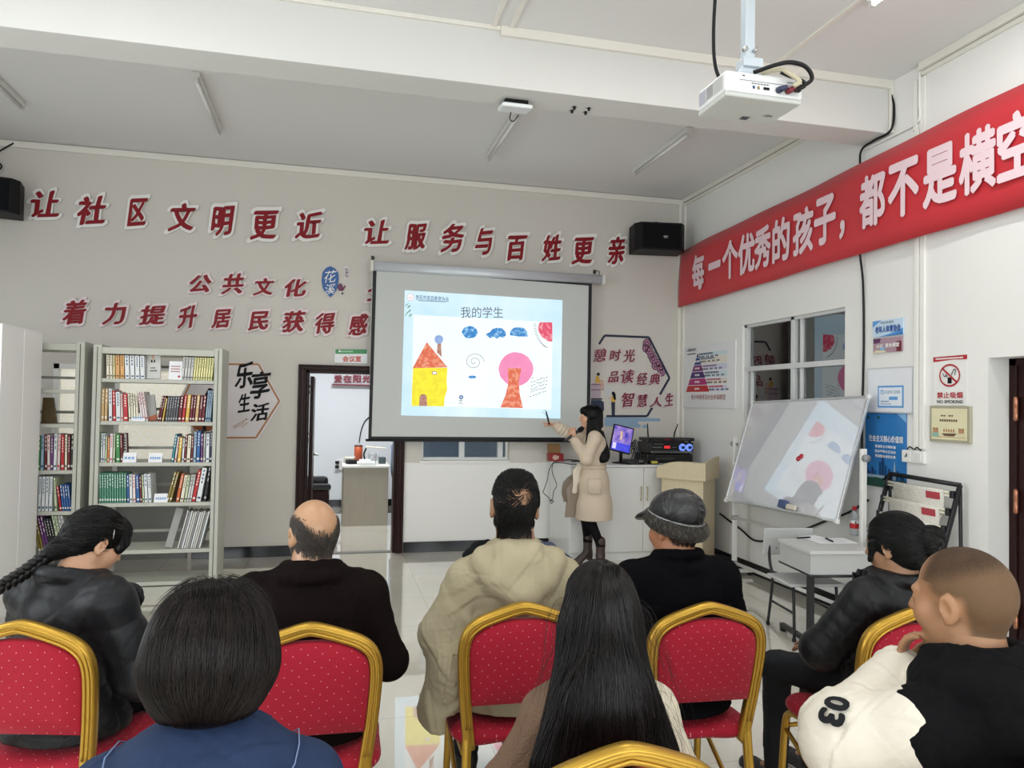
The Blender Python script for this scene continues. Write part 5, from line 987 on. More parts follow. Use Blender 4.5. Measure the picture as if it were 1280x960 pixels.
# bottle of water
c = at_z(1068, 669.5, DZt); t = thing('water_bottle', 'clear water bottle with a red and white label on the desk', 'bottle', c)
pet = mat('clear bottle plastic', '#e4eaee', .08, var=.0, trans=.75, spec=.6); s_ = 1.03
b = MB(); b.lathe([(.024*s_, 0), (.031*s_, .006), (.032*s_, .03), (.0305*s_, .036), (.032*s_, .044), (.032*s_, .062), (.030*s_, .066), (.030*s_, .118), (.032*s_, .122), (.032*s_, .145), (.029*s_, .165), (.018*s_, .188), (.0125*s_, .196), (.0125*s_, .206)], c, 28); b.obj('bottle_body', pet, t)
b = MB(); b.lathe([(.0315*s_, .064), (.0322*s_, .066), (.0322*s_, .118), (.0315*s_, .12)], c, 28); b.obj('label_white', mat('white bottle label', '#eceaea', .4), t); 
b = MB(); b.lathe([(.0325*s_, .058), (.0328*s_, .06), (.0328*s_, .095), (.0325*s_, .097)], c, 28); b.obj('label_red', mat('red bottle label', '#c0202c', .4), t)
A = Art(lambda u_, v_: c+Vector((-.0333*math.cos((u_-.5)*2.2+1.25), -.0338*math.sin((u_-.5)*2.2+1.25), .095-.035*v_)), NY); A.text('农夫', .25, .6, .2, .8, wht, 0, .02); A.ell(.45, -.32, .08, .25, mat('dark green label print', '#24443a', .5), 0); A.obj('label_print', t)
b = MB(); b.lathe([(.0150*s_, .196), (.0155*s_, .198), (.0155*s_, .222), (.0135*s_, .226)], c, 24); b.obj('cap', mat('red bottle cap', '#c4242f', .35), t)
# chair
t = thing('school_chair', 'grey plastic school chair pushed under the desk', 'chair', (3.46, 4.92, 0))
cs = mat('grey plastic seat', '#b9bbba', .4, var=.02)
pv = Matrix.Rotation(math.radians(-7), 3, 'Z'); cc = Vector((3.455, 4.87, 0)); W = lambda x, y, z: cc+pv @ Vector((x, y, 0))+Vector((0, 0, z))
b = MB(); b.rbox(W(0, -.01, .405), (.42, .38, .022), .010, R=pv); b.obj('seat', cs, t)
b = MB(); b.rbox(W(-.015, .225, .645), (.40, .016, .21), .007, R=pv @ Matrix.Rotation(.12, 3, 'X')); b.obj('backrest', cs, t)
for sx in (-1, 1):
    MB().tube(bez([W(sx*.165, -.17, .02), W(sx*.165, -.165, .2), W(sx*.165, -.15, .388)], 10), .011, 8).obj('front_leg', bm_, t)
    MB().tube(bez([W(sx*.165, .24, .02), W(sx*.165, .20, .2), W(sx*.165, .17, .388), W(sx*.165, .22, .5), W(sx*.165, .235, .70)], 16), .011, 8).obj('rear_leg', bm_, t)
    MB().tube([W(sx*.165, -.15, .385), W(sx*.165, .17, .385)], .010, 8).obj('seat_rail', bm_, t)
    MB().tube([W(sx*.165, -.165, .2), W(sx*.165, .2, .2)], .009, 8).obj('stretcher', bm_, t)
    for y in (-.17, .24): MB().lathe([(.012, 0), (.015, .004), (.014, .024)], W(sx*.165, y, 0), 10).obj('glide', blk, t)
for x in (-.1, .1):
    for z in (.60, .69): MB().lathe([(.006, -.002), (.006, .004)], W(x-.015, .216+(.645-z)*-.12, z), 10, R=Matrix.Rotation(math.pi/2, 3, 'X')).obj('rivet', silv, t)
cable('floor_cable', 'black cable drooping along the wall under the whiteboard', [tuple(at_x(x, y, XW-.03)) for x, y in ((900, 642), (925, 661), (945, 676), (975, 672), (1005, 662), (1035, 650), (1062, 640), (1085, 625))], .010, blk, 40)
# ------------------------------------------------------------------ things in the room behind the doorway
p = at_z(428, 658, 0); q = at_z(484, 656, 0); X0, X1 = p.x, q.x; YD = p.y
t = thing('office_desk', 'grey wood-grain desk seen end on through the doorway', 'desk', ((X0+X1)/2, YD+.6, 0)); gw = mat('grey wood grain laminate', '#a39b8b', .5, var=.14, scale=8, stretch=(12, 12, .5))
MB().bx(X0, X1, YD, YD+.025, 0, .775).obj('end_panel', gw, t, bevel=.003); MB().bx(X0, X1, YD+1.3, YD+1.325, 0, .775).obj('end_panel', gw, t, bevel=.003); MB().bx(X0+.05, X0+.07, YD+.026, YD+1.299, .2, .774).obj('modesty_panel', gw, t)
MB().bx(X0-.015, X1+.02, YD-.015, YD+1.34, .775, .80).obj('desk_top', mat('off white desk top', '#dcdad2', .4), t, bevel=.003)
zt_ = .8005
def at(x, y): Yd = {578: YD+.03, 571: YD+.25, 563: YD+.55, 565: YD+.35, 570: YD+.3, 568: YD+.25}[y]; p = at_y(x, 580, Yd); return Vector((p.x, Yd, zt_))
lab = 'on the desk seen through the doorway'
c = at(459, 578); tag(MB().rbx(c.x-.13, c.x+.11, c.y, c.y+.2, zt_, zt_+.05, .01).obj('paper_tray', mat('white plastic tray', '#e2e4e2', .4)), 'white plastic tray of papers at the near edge of the office desk', 'tray')
tag(MB().rbx(c.x-.10, c.x+.05, c.y+.03, c.y+.17, zt_+.0505, zt_+.075, .004).obj('paper_stack', pp), 'small stack of white papers in the white tray', 'papers')
c = at(440, 571); tag(MB().rbox((c.x, c.y+.1, zt_+.028), (.15, .12, .055), .01, R=Matrix.Rotation(.3, 3, 'Z')).obj('stapler', blk), 'black box shaped stapler behind the white tray', 'stapler')
c = at(445, 563); o = MB()
for i in range(7): o.rbox((c.x-.1+random.uniform(-.02, .02), c.y+.05+random.uniform(-.02, .02), zt_+.006+i*.011), (.14, .12, .010), .002, R=Matrix.Rotation(random.uniform(-.3, .3), 3, 'Z'))
tag(o.obj('paper_stack', mat('cream papers', '#d6d2c6', .7)), 'untidy stack of cream papers behind the black stapler', 'papers')
c = at(447, 563); t = thing('tin_can', 'orange printed tin standing at the back of the office desk', 'tin', (c.x+.02, c.y+.35, zt_)); oc_ = mat('orange tin print', '#b8552f', .4, var=.3, scale=30)
MB().lathe([(.06, 0), (.06, .21), (.05, .215)], (c.x+.02, c.y+.35, zt_), 20).obj('tin_body', oc_, t); MB().lathe([(.061, .205), (.061, .225), (.04, .23)], (c.x+.02, c.y+.35, zt_), 20).obj('lid', mat('dark tin lid', '#5a3424', .4), t)
c = at(470, 565); t = thing('desk_lamp', 'cream flat lamp arm reaching over the office desk', 'lamp', (c.x, c.y+.4, zt_)); cl = mat('cream lamp plastic', '#d8d4c4', .4)
MB().rbox((c.x+.02, c.y+.4, zt_+.20), (.30, .07, .025), .01, R=Matrix.Rotation(.08, 3, 'Y')).obj('lamp_head', cl, t); MB().tube(bez([(c.x-.13, c.y+.42, zt_), (c.x-.15, c.y+.42, zt_+.1), (c.x-.12, c.y+.41, zt_+.19)], 8), .012, 8).obj('arm', blk, t); MB().lathe([(.07, 0), (.07, .015), (.02, .02)], (c.x-.13, c.y+.42, zt_), 16).obj('base', blk, t)
c = at(478, 570); tag(MB().rbox((c.x, c.y+.1, zt_+.045), (.1, .12, .09), .012).obj('tape_dispenser', mat('dark teal plastic', '#3a4a4c', .4)), 'dark teal dispenser beside the clear jug on the office desk', 'dispenser')
c = at(463, 568); t = thing('plastic_jug', 'clear plastic jug behind the white tray on the office desk', 'jug', (c.x+.03, c.y+.1, zt_)); MB().lathe([(.045, 0), (.05, .01), (.058, .15), (.06, .155), (.05, .150)], (c.x+.03, c.y+.1, zt_), 20).obj('jug_body', pet, t); MB().tube(bez([(c.x+.085, c.y+.1, zt_+.14), (c.x+.12, c.y+.1, zt_+.11), (c.x+.08, c.y+.1, zt_+.04)], 8), .008, 6).obj('handle', pet, t)
cable('desk_wire', 'dark wire curving up the wall behind the orange tin', [tuple(at_y(x, y, 11.985)) for x, y in ((449, 553), (450, 545), (452, 536), (456, 527), (462, 521), (470, 517))], .008, blk)
t = thing('armchair', 'black leather armchair just inside the doorway', 'armchair', (-.25, 10.1, 0)); lea = mat('black leather', '#17161a', .3, var=.2, bump=.1)
a = at_y(380, 600, 10.0); c = at_y(414, 600, 10.0)
MB().rbx(c.x-.75, c.x, 9.75, 9.87, .52, .60, .03).obj('armrest', lea, t); MB().rbx(c.x-.75, c.x-.02, 9.88, 10.5, .22, .50, .06).obj('seat_cushion', lea, t); MB().rbx(c.x-.75, c.x-.04, 10.5, 10.7, .2, .62, .05).obj('armrest', lea, t); MB().rbx(c.x-.9, c.x-.70, 9.8, 10.6, .2, 1.0, .06).obj('backrest', lea, t); MB().rbx(c.x-.72, c.x-.03, 9.76, 9.86, .06, .52, .02).obj('side_panel', darkwood, t)
for x in (c.x-.08, c.x-.7):
    for y in (9.82, 10.55): MB().cyl((x, y, 0), (x, y, .2), .025, 10).obj('leg', blk, t)
t = thing('sofa', 'blue-grey sofa back seen through the low window', 'sofa', (1.65, 9.6, 0)); bs = mat('blue grey upholstery', '#7d88a0', .8, var=.1, scale=30, bump=.1)
MB().rbx(1.02, 2.3, 9.45, 9.65, .15, 1.24, .06).obj('backrest', bs, t); MB().rbx(1.05, 2.27, 9.65, 10.3, .15, .48, .06).obj('seat_cushion', bs, t)
for x in (1.02, 2.18): MB().rbx(x, x+.12, 9.6, 10.3, .15, .68, .05).obj('armrest', bs, t)
for x in (1.08, 2.22):
    for y in (9.52, 10.2): MB().cyl((x, y, 0), (x, y, .16), .025, 10).obj('leg', blk, t)
t = thing('office_chair', 'blue office chair behind the grey wood-grain desk', 'chair', (1.05, 10.75, 0)); MB().rbx(.86, .93, 10.55, 10.97, .62, 1.05, .03).obj('backrest', mat('blue chair fabric', '#6c7fa3', .8), t); MB().rbx(.90, 1.33, 10.53, 10.99, .44, .52, .03).obj('seat', mat('blue chair fabric', '#6c7fa3', .8), t); MB().cyl((1.11, 10.76, .08), (1.11, 10.76, .45), .03, 12).obj('post', blk, t); MB().tube([(.90, 10.76, .5), (.87, 10.76, .66)], .02, 8).obj('back_support', blk, t)
for i in range(5): q = 1.2566*i; MB().tube([(1.11, 10.76, .09), (1.11+.27*math.cos(q), 10.76+.27*math.sin(q), .03)], [.022, .014], 8).obj('foot', blk, t)
c = at_y(424, 575, 11.9); t = thing('wall_socket', 'white wall socket with black plugs beside the office desk', 'socket', c); MB().rbx(c.x-.05, c.x+.08, 11.96, 12, c.z-.16, c.z+.0, .006).obj('plate', mat('white switch plastic', '#e9e9e7', .3), t)
for q in (-.04, -.11): MB().rbx(c.x-.06, c.x+.0, 11.92, 11.96, c.z+q-.02, c.z+q+.02, .006).obj('plug', blk, t)
# ------------------------------------------------------------------ sculpting kit: smooth distance fields turned into one skin
def V(*a): return np.array(a, float)
class SDF:
    def __init__(s): s.p = []
    def ell(s, c, r, R=None, k=.03, op=1): s.p.append(('e', np.array(c, float), np.array(r, float), None if R is None else np.array(R, float), k, op)); return s
    def cap(s, a, b, ra, rb=None, k=.03, op=1, flat=None): s.p.append(('c', np.array(a, float), np.array(b, float), ra, ra if rb is None else rb, k, op, flat)); return s
    def chain(s, pts, rs, k=.03, op=1, flat=None):
        for i in range(len(pts)-1): s.cap(pts[i], pts[i+1], rs[i], rs[i+1], k, op, flat)
        return s
    @staticmethod
    def dist(q, P):
        if q[0] == 'e':
            d = P-q[1]
            if q[3] is not None: d = d @ q[3]
            a = d/q[2]; k0 = np.sqrt((a*a).sum(-1))+1e-9; b = a/q[2]; k1 = np.sqrt((b*b).sum(-1))+1e-9; return k0*(k0-1)/k1
        a, b, ra, rb, fl = q[1], q[2], q[3], q[4], q[7]; sc = 1.
        if fl is not None:
            n = np.array(fl[:3], float); f = fl[3]; n = n/np.linalg.norm(n); m0 = (a+b)/2; g = 1/f-1
            P = P+(((P-m0) @ n)*g)[..., None]*n; a = a+n*(((a-m0) @ n)*g); b = b+n*(((b-m0) @ n)*g); sc = min(1., f)
        ba = b-a; L = max((ba*ba).sum(), 1e-9); t = np.clip(((P-a) @ ba)/L, 0, 1); d = P-a-t[..., None]*ba
        return (np.sqrt((d*d).sum(-1))-(ra+(rb-ra)*t))*sc
    @staticmethod
    def box(q):
        if q[0] == 'e': r = max(q[2]); return q[1]-r, q[1]+r
        r = max(q[3], q[4])*(max(1, q[7][3]) if q[7] is not None else 1); return np.minimum(q[1], q[2])-r, np.maximum(q[1], q[2])+r
    @staticmethod
    def join(F, d, k, op):
        if op < 0: d = -d; h = np.maximum(k-np.abs(F-d), 0)/max(k, 1e-6); return np.maximum(F, d)+h*h*k*.25
        h = np.maximum(k-np.abs(F-d), 0)/max(k, 1e-6); return np.minimum(F, d)-h*h*k*.25
    def ev(s, P):
        F = np.full(P.shape[:-1], 1.)
        for q in s.p: F = s.join(F, s.dist(q, P), q[4] if q[0] == 'e' else q[5], q[5] if q[0] == 'e' else q[6])
        return F
    def grad(s, P, e=.003):
        g = np.stack([s.ev(P+np.eye(3)[i]*e)-s.ev(P-np.eye(3)[i]*e) for i in range(3)], -1); return g/(np.linalg.norm(g, axis=-1, keepdims=True)+1e-9)
    def mesh(s, h, disp=None, clip=None):
        bs = [s.box(q) for q in s.p if (q[5] if q[0] == 'e' else q[6]) > 0]; lo = np.min([b[0] for b in bs], 0)-4*h-.02; hi = np.max([b[1] for b in bs], 0)+4*h+.02
        n = np.ceil((hi-lo)/h).astype(int)+1; ax = [lo[i]+h*np.arange(n[i]) for i in range(3)]; F = np.full(n, .3, np.float32)
        for q in s.p:
            k, op = (q[4], q[5]) if q[0] == 'e' else (q[5], q[6]); a, b = s.box(q); m = k+3*h+.012
            i0 = np.clip(np.floor((a-m-lo)/h).astype(int), 0, n); i1 = np.clip(np.ceil((b+m-lo)/h).astype(int)+1, 0, n)
            if (i1 <= i0).any(): continue
            G = np.stack(np.meshgrid(*[ax[i][i0[i]:i1[i]] for i in range(3)], indexing='ij'), -1); sl = tuple(slice(i0[i], i1[i]) for i in range(3))
            F[sl] = s.join(F[sl], s.dist(q, G), k, op)
        if disp is not None or clip is not None:
            I = np.argwhere(np.abs(F) < .06); P = lo+I*h
            f = F[tuple(I.T)]
            if disp is not None: f = f-disp(P)
            F[tuple(I.T)] = f
        if clip is not None:
            G = np.stack(np.meshgrid(*ax, indexing='ij'), -1); F = np.maximum(F, clip(G)).astype(np.float32)
        return nets(F, lo, h)
def nets(F, lo, h):
    S = F < 0; nx, ny, nz = F.shape
    cs = [(i, j, k) for i in (0, 1) for j in (0, 1) for k in (0, 1)]
    sl = lambda A, c: A[c[0]:nx-1+c[0], c[1]:ny-1+c[1], c[2]:nz-1+c[2]]
    cnt = sum(sl(S, c).astype(np.int8) for c in cs); M = (cnt > 0) & (cnt < 8); I = np.argwhere(M); n = len(I)
    idx = np.full(M.shape, -1, np.int64); idx[M] = np.arange(n); acc = np.zeros((n, 3)); num = np.zeros(n)
    for a in cs:
        for d in range(3):
            if a[d]: continue
            b = list(a); b[d] = 1; fa = sl(F, a)[M]; fb = sl(F, b)[M]; x = (fa < 0) != (fb < 0); t = np.where(x, fa/np.where(x, fa-fb, 1), 0)
            p = np.array(a, float)+np.eye(3)[d]*t[:, None]; acc[x] += p[x]; num[x] += 1
    v = lo+(I+acc/num[:, None])*h; quads = []
    for d in range(3):
        o = [i for i in range(3) if i != d]; A = [slice(None)]*3; B = [slice(None)]*3; A[d] = slice(0, -1); B[d] = slice(1, None); sa, sb = S[tuple(A)], S[tuple(B)]
        X = np.argwhere(sa != sb); X = X[(X[:, o[0]] > 0) & (X[:, o[1]] > 0)]
        X = X[(X[:, o[0]] < F.shape[o[0]]-1) & (X[:, o[1]] < F.shape[o[1]]-1)]
        e0, e1 = np.eye(3, dtype=int)[o[0]], np.eye(3, dtype=int)[o[1]]
        q = np.stack([idx[tuple((X-e0-e1).T)], idx[tuple((X-e1).T)], idx[tuple(X.T)], idx[tuple((X-e0).T)]], 1)
        fl = sa[tuple(X.T)]
        if d == 1: fl = ~fl
        q[~fl] = q[~fl][:, ::-1]; quads.append(q)
    q = np.concatenate(quads); q = q[(q >= 0).all(1)]; return v, q
def raw(name, v, q, mats, parent=None, mi=None, attr=None):
    me = bpy.data.meshes.new(name); me.from_pydata(np.asarray(v).tolist(), [], np.asarray(q).tolist())
    for m_ in (mats if isinstance(mats, (list, tuple)) else [mats]): me.materials.append(m_)
    me.polygons.foreach_set('use_smooth', [True]*len(me.polygons))
    if mi is not None: me.polygons.foreach_set('material_index', np.asarray(mi, np.int32))
    me.update(); o = bpy.data.objects.new(name, me); C.objects.link(o); o.parent = parent
    RM[o.name] = RM[parent.name] if parent else Matrix(); return o
def facemat(v, q, fn):
    c = np.asarray(v)[np.asarray(q)].mean(1); return fn(c).astype(np.int32)
def folds(seed, amp, fr, squash=(1, 1, 1), n=7):
    r = np.random.RandomState(seed); Dd = r.normal(size=(n, 3)); Dd /= np.linalg.norm(Dd, axis=1)[:, None]; ph = r.uniform(0, 6.28, n); f = fr*r.uniform(.5, 1.6, n); sq = np.array(squash)
    def g(P):
        Q = P*sq; o = np.zeros(P.shape[:-1]); wv_ = .03*np.sin(Q[..., ::-1]*14)
        for i in range(n):
            s_ = np.sin(((Q+wv_) @ Dd[i])*f[i]+ph[i]); mk = np.clip(np.sin((Q @ Dd[i-1])*f[i]*.7+ph[i-2])+.2, 0, 1)
            o += .30*s_+mk*(.9*np.exp(-((s_-.25)/.22)**2)-1.1*np.exp(-(s_/.16)**2))
        return o*amp/math.sqrt(n)
    return g
def quilt(bones, amp, pw=.55):
    """padded tubes along each bone (a, b, spacing)"""
    def g(P):
        best = np.full(P.shape[:-1], 9.); out = np.zeros(P.shape[:-1])
        for a, b, sp, ph in bones:
            a, b = np.array(a, float), np.array(b, float); ba = b-a; L = np.linalg.norm(ba); u_ = ba/L; t = (P-a) @ u_; d = np.linalg.norm(P-a-np.clip(t, 0, L)[..., None]*u_, axis=-1)
            w_ = amp*(np.abs(np.sin(np.pi*(t/sp+ph+.12*np.sin(P[..., 0]*17+P[..., 1]*13))))**pw-.7); m_ = d < best; out[m_] = w_[m_]; best[m_] = d[m_]
        return out
    return g
def strands(fld, P0, dirfn, steps, ds, lift, rad, seed=1, jit=.15, stop=None, tail=.5, wob=.0):
    """hair strands walking over a field; returns verts, quads"""
    r = np.random.RandomState(seed); P = np.array(P0, float); N = len(P); lf = lift(P) if callable(lift) else np.full(N, lift); path = [P.copy()]; nor = []
    L = r.uniform(.75, 1.1, N)*ds; jj = r.normal(size=(N, 3))*jit; alive = np.ones(N, bool); wp = r.uniform(0, 6.28, (N, 2))
    for i in range(steps):
        g = fld.grad(P); nor.append(g); d = dirfn(P, i/steps)+jj*(.4+.6*i/steps); d = d-g*(d*g).sum(1)[:, None]; d /= np.linalg.norm(d, axis=1)[:, None]+1e-9
        if wob: d = d+np.cross(g, d)*(wob*np.sin(i*1.1+wp[:, :1]))
        if stop is not None: alive &= ~stop(P)
        Q = P+d*(L*alive)[:, None]; e = fld.ev(Q); gg = fld.grad(Q); Q = np.where(alive[:, None], Q-gg*(e-lf)[:, None], P); P = Q; path.append(P.copy())
    nor.append(fld.grad(P)); X = np.stack(path, 1); G = np.stack(nor, 1); K = X.shape[1]
    T = np.gradient(X, axis=1); T /= np.linalg.norm(T, axis=2, keepdims=True)+1e-9; B = np.cross(T, G); R_ = rad*np.linspace(1, tail, K)[None, :, None]*r.uniform(.7, 1.3, (N, 1, 1))
    ring = np.stack([X+R_*(math.cos(a)*G*.8+math.sin(a)*B*1.3) for a in (0, 2.094, 4.189)], 2); v = ring.reshape(-1, 3)
    b = (np.arange(N)[:, None]*K+np.arange(K-1)[None]).reshape(-1)*3; q = np.concatenate([np.stack([b+j, b+(j+1) % 3, b+3+(j+1) % 3, b+3+j], 1) for j in range(3)]); return v, q
def merge(*vq):
    v, q, o = [], [], 0
    for a, b in vq: v.append(a); q.append(b+o); o += len(a)
    return np.concatenate(v), np.concatenate(q)
def sub(vq, fn): return vq
# materials of people
def skin_mat(name, col, blush=.06):
    M = mat(name, col, .48, var=.07, scale=14, bump=.05, bscale=220, spec=.45); b = M.node_tree.nodes['Principled BSDF']; b.inputs['Subsurface Weight'].default_value = .08; b.inputs['Subsurface Radius'].default_value = (.012, .005, .003); return M
def hair_mat(name, col, rough=.38, var=.5, spec=.45):
    if name in MATS: return MATS[name]
    M = mat(name, col, rough, var=.1, scale=40, spec=spec); N = M.node_tree.nodes; L = M.node_tree.links; b = N['Principled BSDF']; gm = N.new('ShaderNodeNewGeometry'); rp = N.new('ShaderNodeValToRGB'); c = lin(col)
    rp.color_ramp.elements[0].color = (*[x*(1-var) for x in c], 1); rp.color_ramp.elements[1].color = (*[min(1, x*(1+var*1.6)) for x in c], 1); L.new(gm.outputs['Random Per Island'], rp.inputs[0]); L.new(rp.outputs[0], b.inputs['Base Color'])
    b.inputs['Anisotropic'].default_value = .5; return M
black_cloth = lambda n, c='#0c0c0e', sh=.0: mat(n, c, .9, var=.15, scale=60, bump=.15, bscale=400, spec=.06)
# ------------------------------------------------------------------ the body
def Rz(a): return np.array(Matrix.Rotation(a, 3, 'Z'))
def Rx(a): return np.array(Matrix.Rotation(a, 3, 'X'))
def Ry(a): return np.array(Matrix.Rotation(a, 3, 'Y'))
class Head:
    """head frame: x to the person's right ... y forward, z up; c = centre"""
    def __init__(s, c, R, k=1.): s.c, s.R, s.k = np.array(c, float), R, k
    def w(s, *p): return s.c+s.R @ (np.array(p, float)*s.k)
    def l(s, P): return ((P-s.c) @ s.R)/s.k
def add_head(F, H, neck, nr=.056, female=False, ears=True):
    k = H.k; E = lambda c, r, kk=.03, op=1, R=None: F.ell(H.w(*c), np.array(r)*k, H.R if R is None else H.R @ R, kk, op); Cp = lambda a, b, ra, rb, kk=.025, op=1: F.cap(H.w(*a), H.w(*b), ra*k, rb*k, kk, op)
    E((0, -.012, .032), (.076, .097, .086)); E((0, -.045, .005), (.066, .062, .07)); E((0, .032, -.04), (.056 if female else .060, .060, .076))
    Cp((-.05, .0, -.055), (-.018, .066, -.096), .018, .016); Cp((.05, .0, -.055), (.018, .066, -.096), .018, .016); E((0, .072, -.1), (.02, .017, .015))
    E((-.037, .062, -.03), (.028, .026, .03)); E((.037, .062, -.03), (.028, .026, .03))
    Cp((-.034, .084, .020), (.034, .084, .020), .010, .010, .02)
    for s_ in (-1, 1): E((s_*.031, .098, .002), (.017, .012, .010), .014, -1); E((s_*.031, .082, .002), (.013, .012, .011), .004)
    Cp((0, .092, .012), (0, .112, -.030), .007, .010, .012); 
    for s_ in (-1, 1): E((s_*.011, .100, -.034), (.009, .010, .007), .008)
    E((0, .092, -.058), (.022, .010, .006), .006); E((0, .090, -.068), (.019, .010, .006), .006); Cp((-.018, .101, -.063), (.018, .101, -.063), .0016, .0016, .004, -1)
    for s_ in ((-1, 1) if ears else ()):
        R = Rz(s_*-.35) @ Rx(-.15); E((s_*.079, -.006, -.005), (.0085, .020, .033), .006, 1, R); E((s_*.087, .000, -.002), (.006, .010, .018), .006, -1, R); E((s_*.079, -.002, -.032), (.007, .010, .011), .006)
    F.cap(H.w(0, -.022, -.05), neck, nr*k, nr*1.12*k, .03); F.cap(H.w(0, .012, -.085), np.array(neck)+V(0, .02, -.02), nr*.8*k, nr*k, .03)
def add_hand(F, w, d, n, side, k=1., curl=.5, spread=1., thumb=1., curls=None):
    """w wrist, d direction of the fingers, n back of the hand, side +1/-1 where the thumb leaves"""
    w, d, n = np.array(w, float), np.array(d, float), np.array(n, float); d /= np.linalg.norm(d); n = n-d*(n @ d); n /= np.linalg.norm(n); l = np.cross(d, n)*side
    F.ell(w+d*.048*k, V(.036, .050, .015)*k, np.stack([l, d, n], 1), .02)
    for i, (o, L) in enumerate(((.028, .070), (.010, .079), (-.009, .074), (-.026, .058))):
        c = (curls[i] if curls else curl); p = w+d*.088*k+l*o*k; a = .25*c; 
        for j, (f, r0, r1) in enumerate(((.45, .0088, .0080), (.30, .0080, .0074), (.25, .0074, .0062))):
            a += c*(.55 if j else .25); u_ = d*math.cos(a)-n*math.sin(a)+l*o*2.2*spread; u_ /= np.linalg.norm(u_); p2 = p+u_*L*f*k; F.cap(p, p2, r0*k, r1*k, .006); p = p2
    p = w+d*.022*k+l*.030*k
    for j, (L, r0, r1) in enumerate(((.036, .013, .0105), (.030, .0105, .009), (.022, .009, .007))):
        u_ = l*(.75-.25*j)*thumb+d*(.65+.25*j)-n*(.25+.2*j); u_ /= np.linalg.norm(u_); p2 = p+u_*L*k; F.cap(p, p2, r0*k, r1*k, .008); p = p2
SK = dict(pel=(0, 0, .60), waist=(0, .0, .74), chest=(0, -.005, .90), neck=(0, -.01, 1.085), sh=(.175, -.005, 1.02), el=((-.245, .04, .75), (.245, .04, .75)), wr=((-.11, .27, .69), (.11, .27, .69)), hip=(.09, .03, .585), kn=((-.12, .45, .545), (.12, .45, .545)), an=((-.12, .44, .10), (.12, .44, .10)), hd=((.25, .9, -.15), (-.25, .9, -.15)))
def skel(**k): d = dict(SK); z = .512/S; d.update(pel=(0, 0, z+.09), hip=(.09, .03, z+.094)); d.update(k); return {a: np.array(b, float) for a, b in d.items()}
def body(s, H, female=False, h=.006, legs=True, hand=(None, None), thin=1.):
    F = SDF(); add_head(F, H, s['neck'], .050 if female else .056, female)
    F.cap(s['neck'], s['chest'], .06, .10, .05); F.ell(s['chest'], V(.13, .085, .17)*thin, None, .06); F.cap(s['waist'], s['pel']+V(0, 0, .045), .09, .10, .06, 1, (0, 1, 0, .8)); F.cap(s['chest'], s['waist'], .10, .09, .06)
    for i, sg in enumerate((-1, 1)):
        sh = s['sh']*V(sg, 1, 1); F.cap(s['neck']-V(0, 0, .02), sh, .045, .045, .04); F.cap(sh, s['el'][i], .044, .036, .03); F.cap(s['el'][i], s['wr'][i], .036, .024, .02)
        hp = hand[i] or dict(d=s['hd'][i], n=(0, .15, 1), side=1 if sg > 0 else -1, curl=.6); hp = dict(hp); dd, nn_ = hp.pop('d'), hp.pop('n'); add_hand(F, s['wr'][i], dd, nn_, hp.pop('side'), .95, **hp)
        hpj = s['hip']*V(sg, 1, 1); F.cap(hpj, s['kn'][i], .068, .048, .05); F.cap(s['kn'][i], s['an'][i], .046, .032, .03); F.cap(s['an'][i], s['an'][i]+V(0, .09, -.05), .030, .026, .02)
    return F.mesh(h)
def trousers(s, name, m_, root, r=1.0, seed=3, crotch=.1, h=.0075):
    F = SDF(); F.ell(s['pel']-V(0, .0, .0), V(.170, .125, .088), None, .03)
    for i, sg in enumerate((-1, 1)):
        hp = s['hip']*V(sg, 1, 1); F.cap(hp, s['kn'][i], .092*r, .070*r, .05); F.cap(s['kn'][i], s['an'][i]+V(0, 0, .0), .068*r, .055*r, .03)
    v, q = F.mesh(h, folds(seed, .004, 60, (1, 1, .6))); return raw(name, v, q, m_, root)
def shoes(s, m_, root, yawx=(0, 0), sole=None):
    for i in (0, 1):
        a = s['an'][i]; F = SDF(); f = Rz(yawx[i]) @ V(0, 1, 0); z = a[2]
        F.cap(a+V(0, 0, -.0), a+V(0, 0, -.03), .046, .050, .03); F.cap(V(a[0], a[1], .042)+f*.0, V(a[0], a[1], .040)+f*.14, .048, .042, .03, 1, (0, 0, 1, .85)); F.ell(V(a[0], a[1], .035)+f*.17, V(.046, .055, .033), None, .02); F.cap(V(a[0], a[1], .02)-f*.04, V(a[0], a[1], .018)+f*.18, .045, .042, .01, 1, (0, 0, 1, .42))
        v, q = F.mesh(.005); v[:, 2] = np.maximum(v[:, 2], .001); o = raw('shoe', v, q, [m_, sole or m_], root, facemat(v, q, lambda c: c[:, 2] < .022))
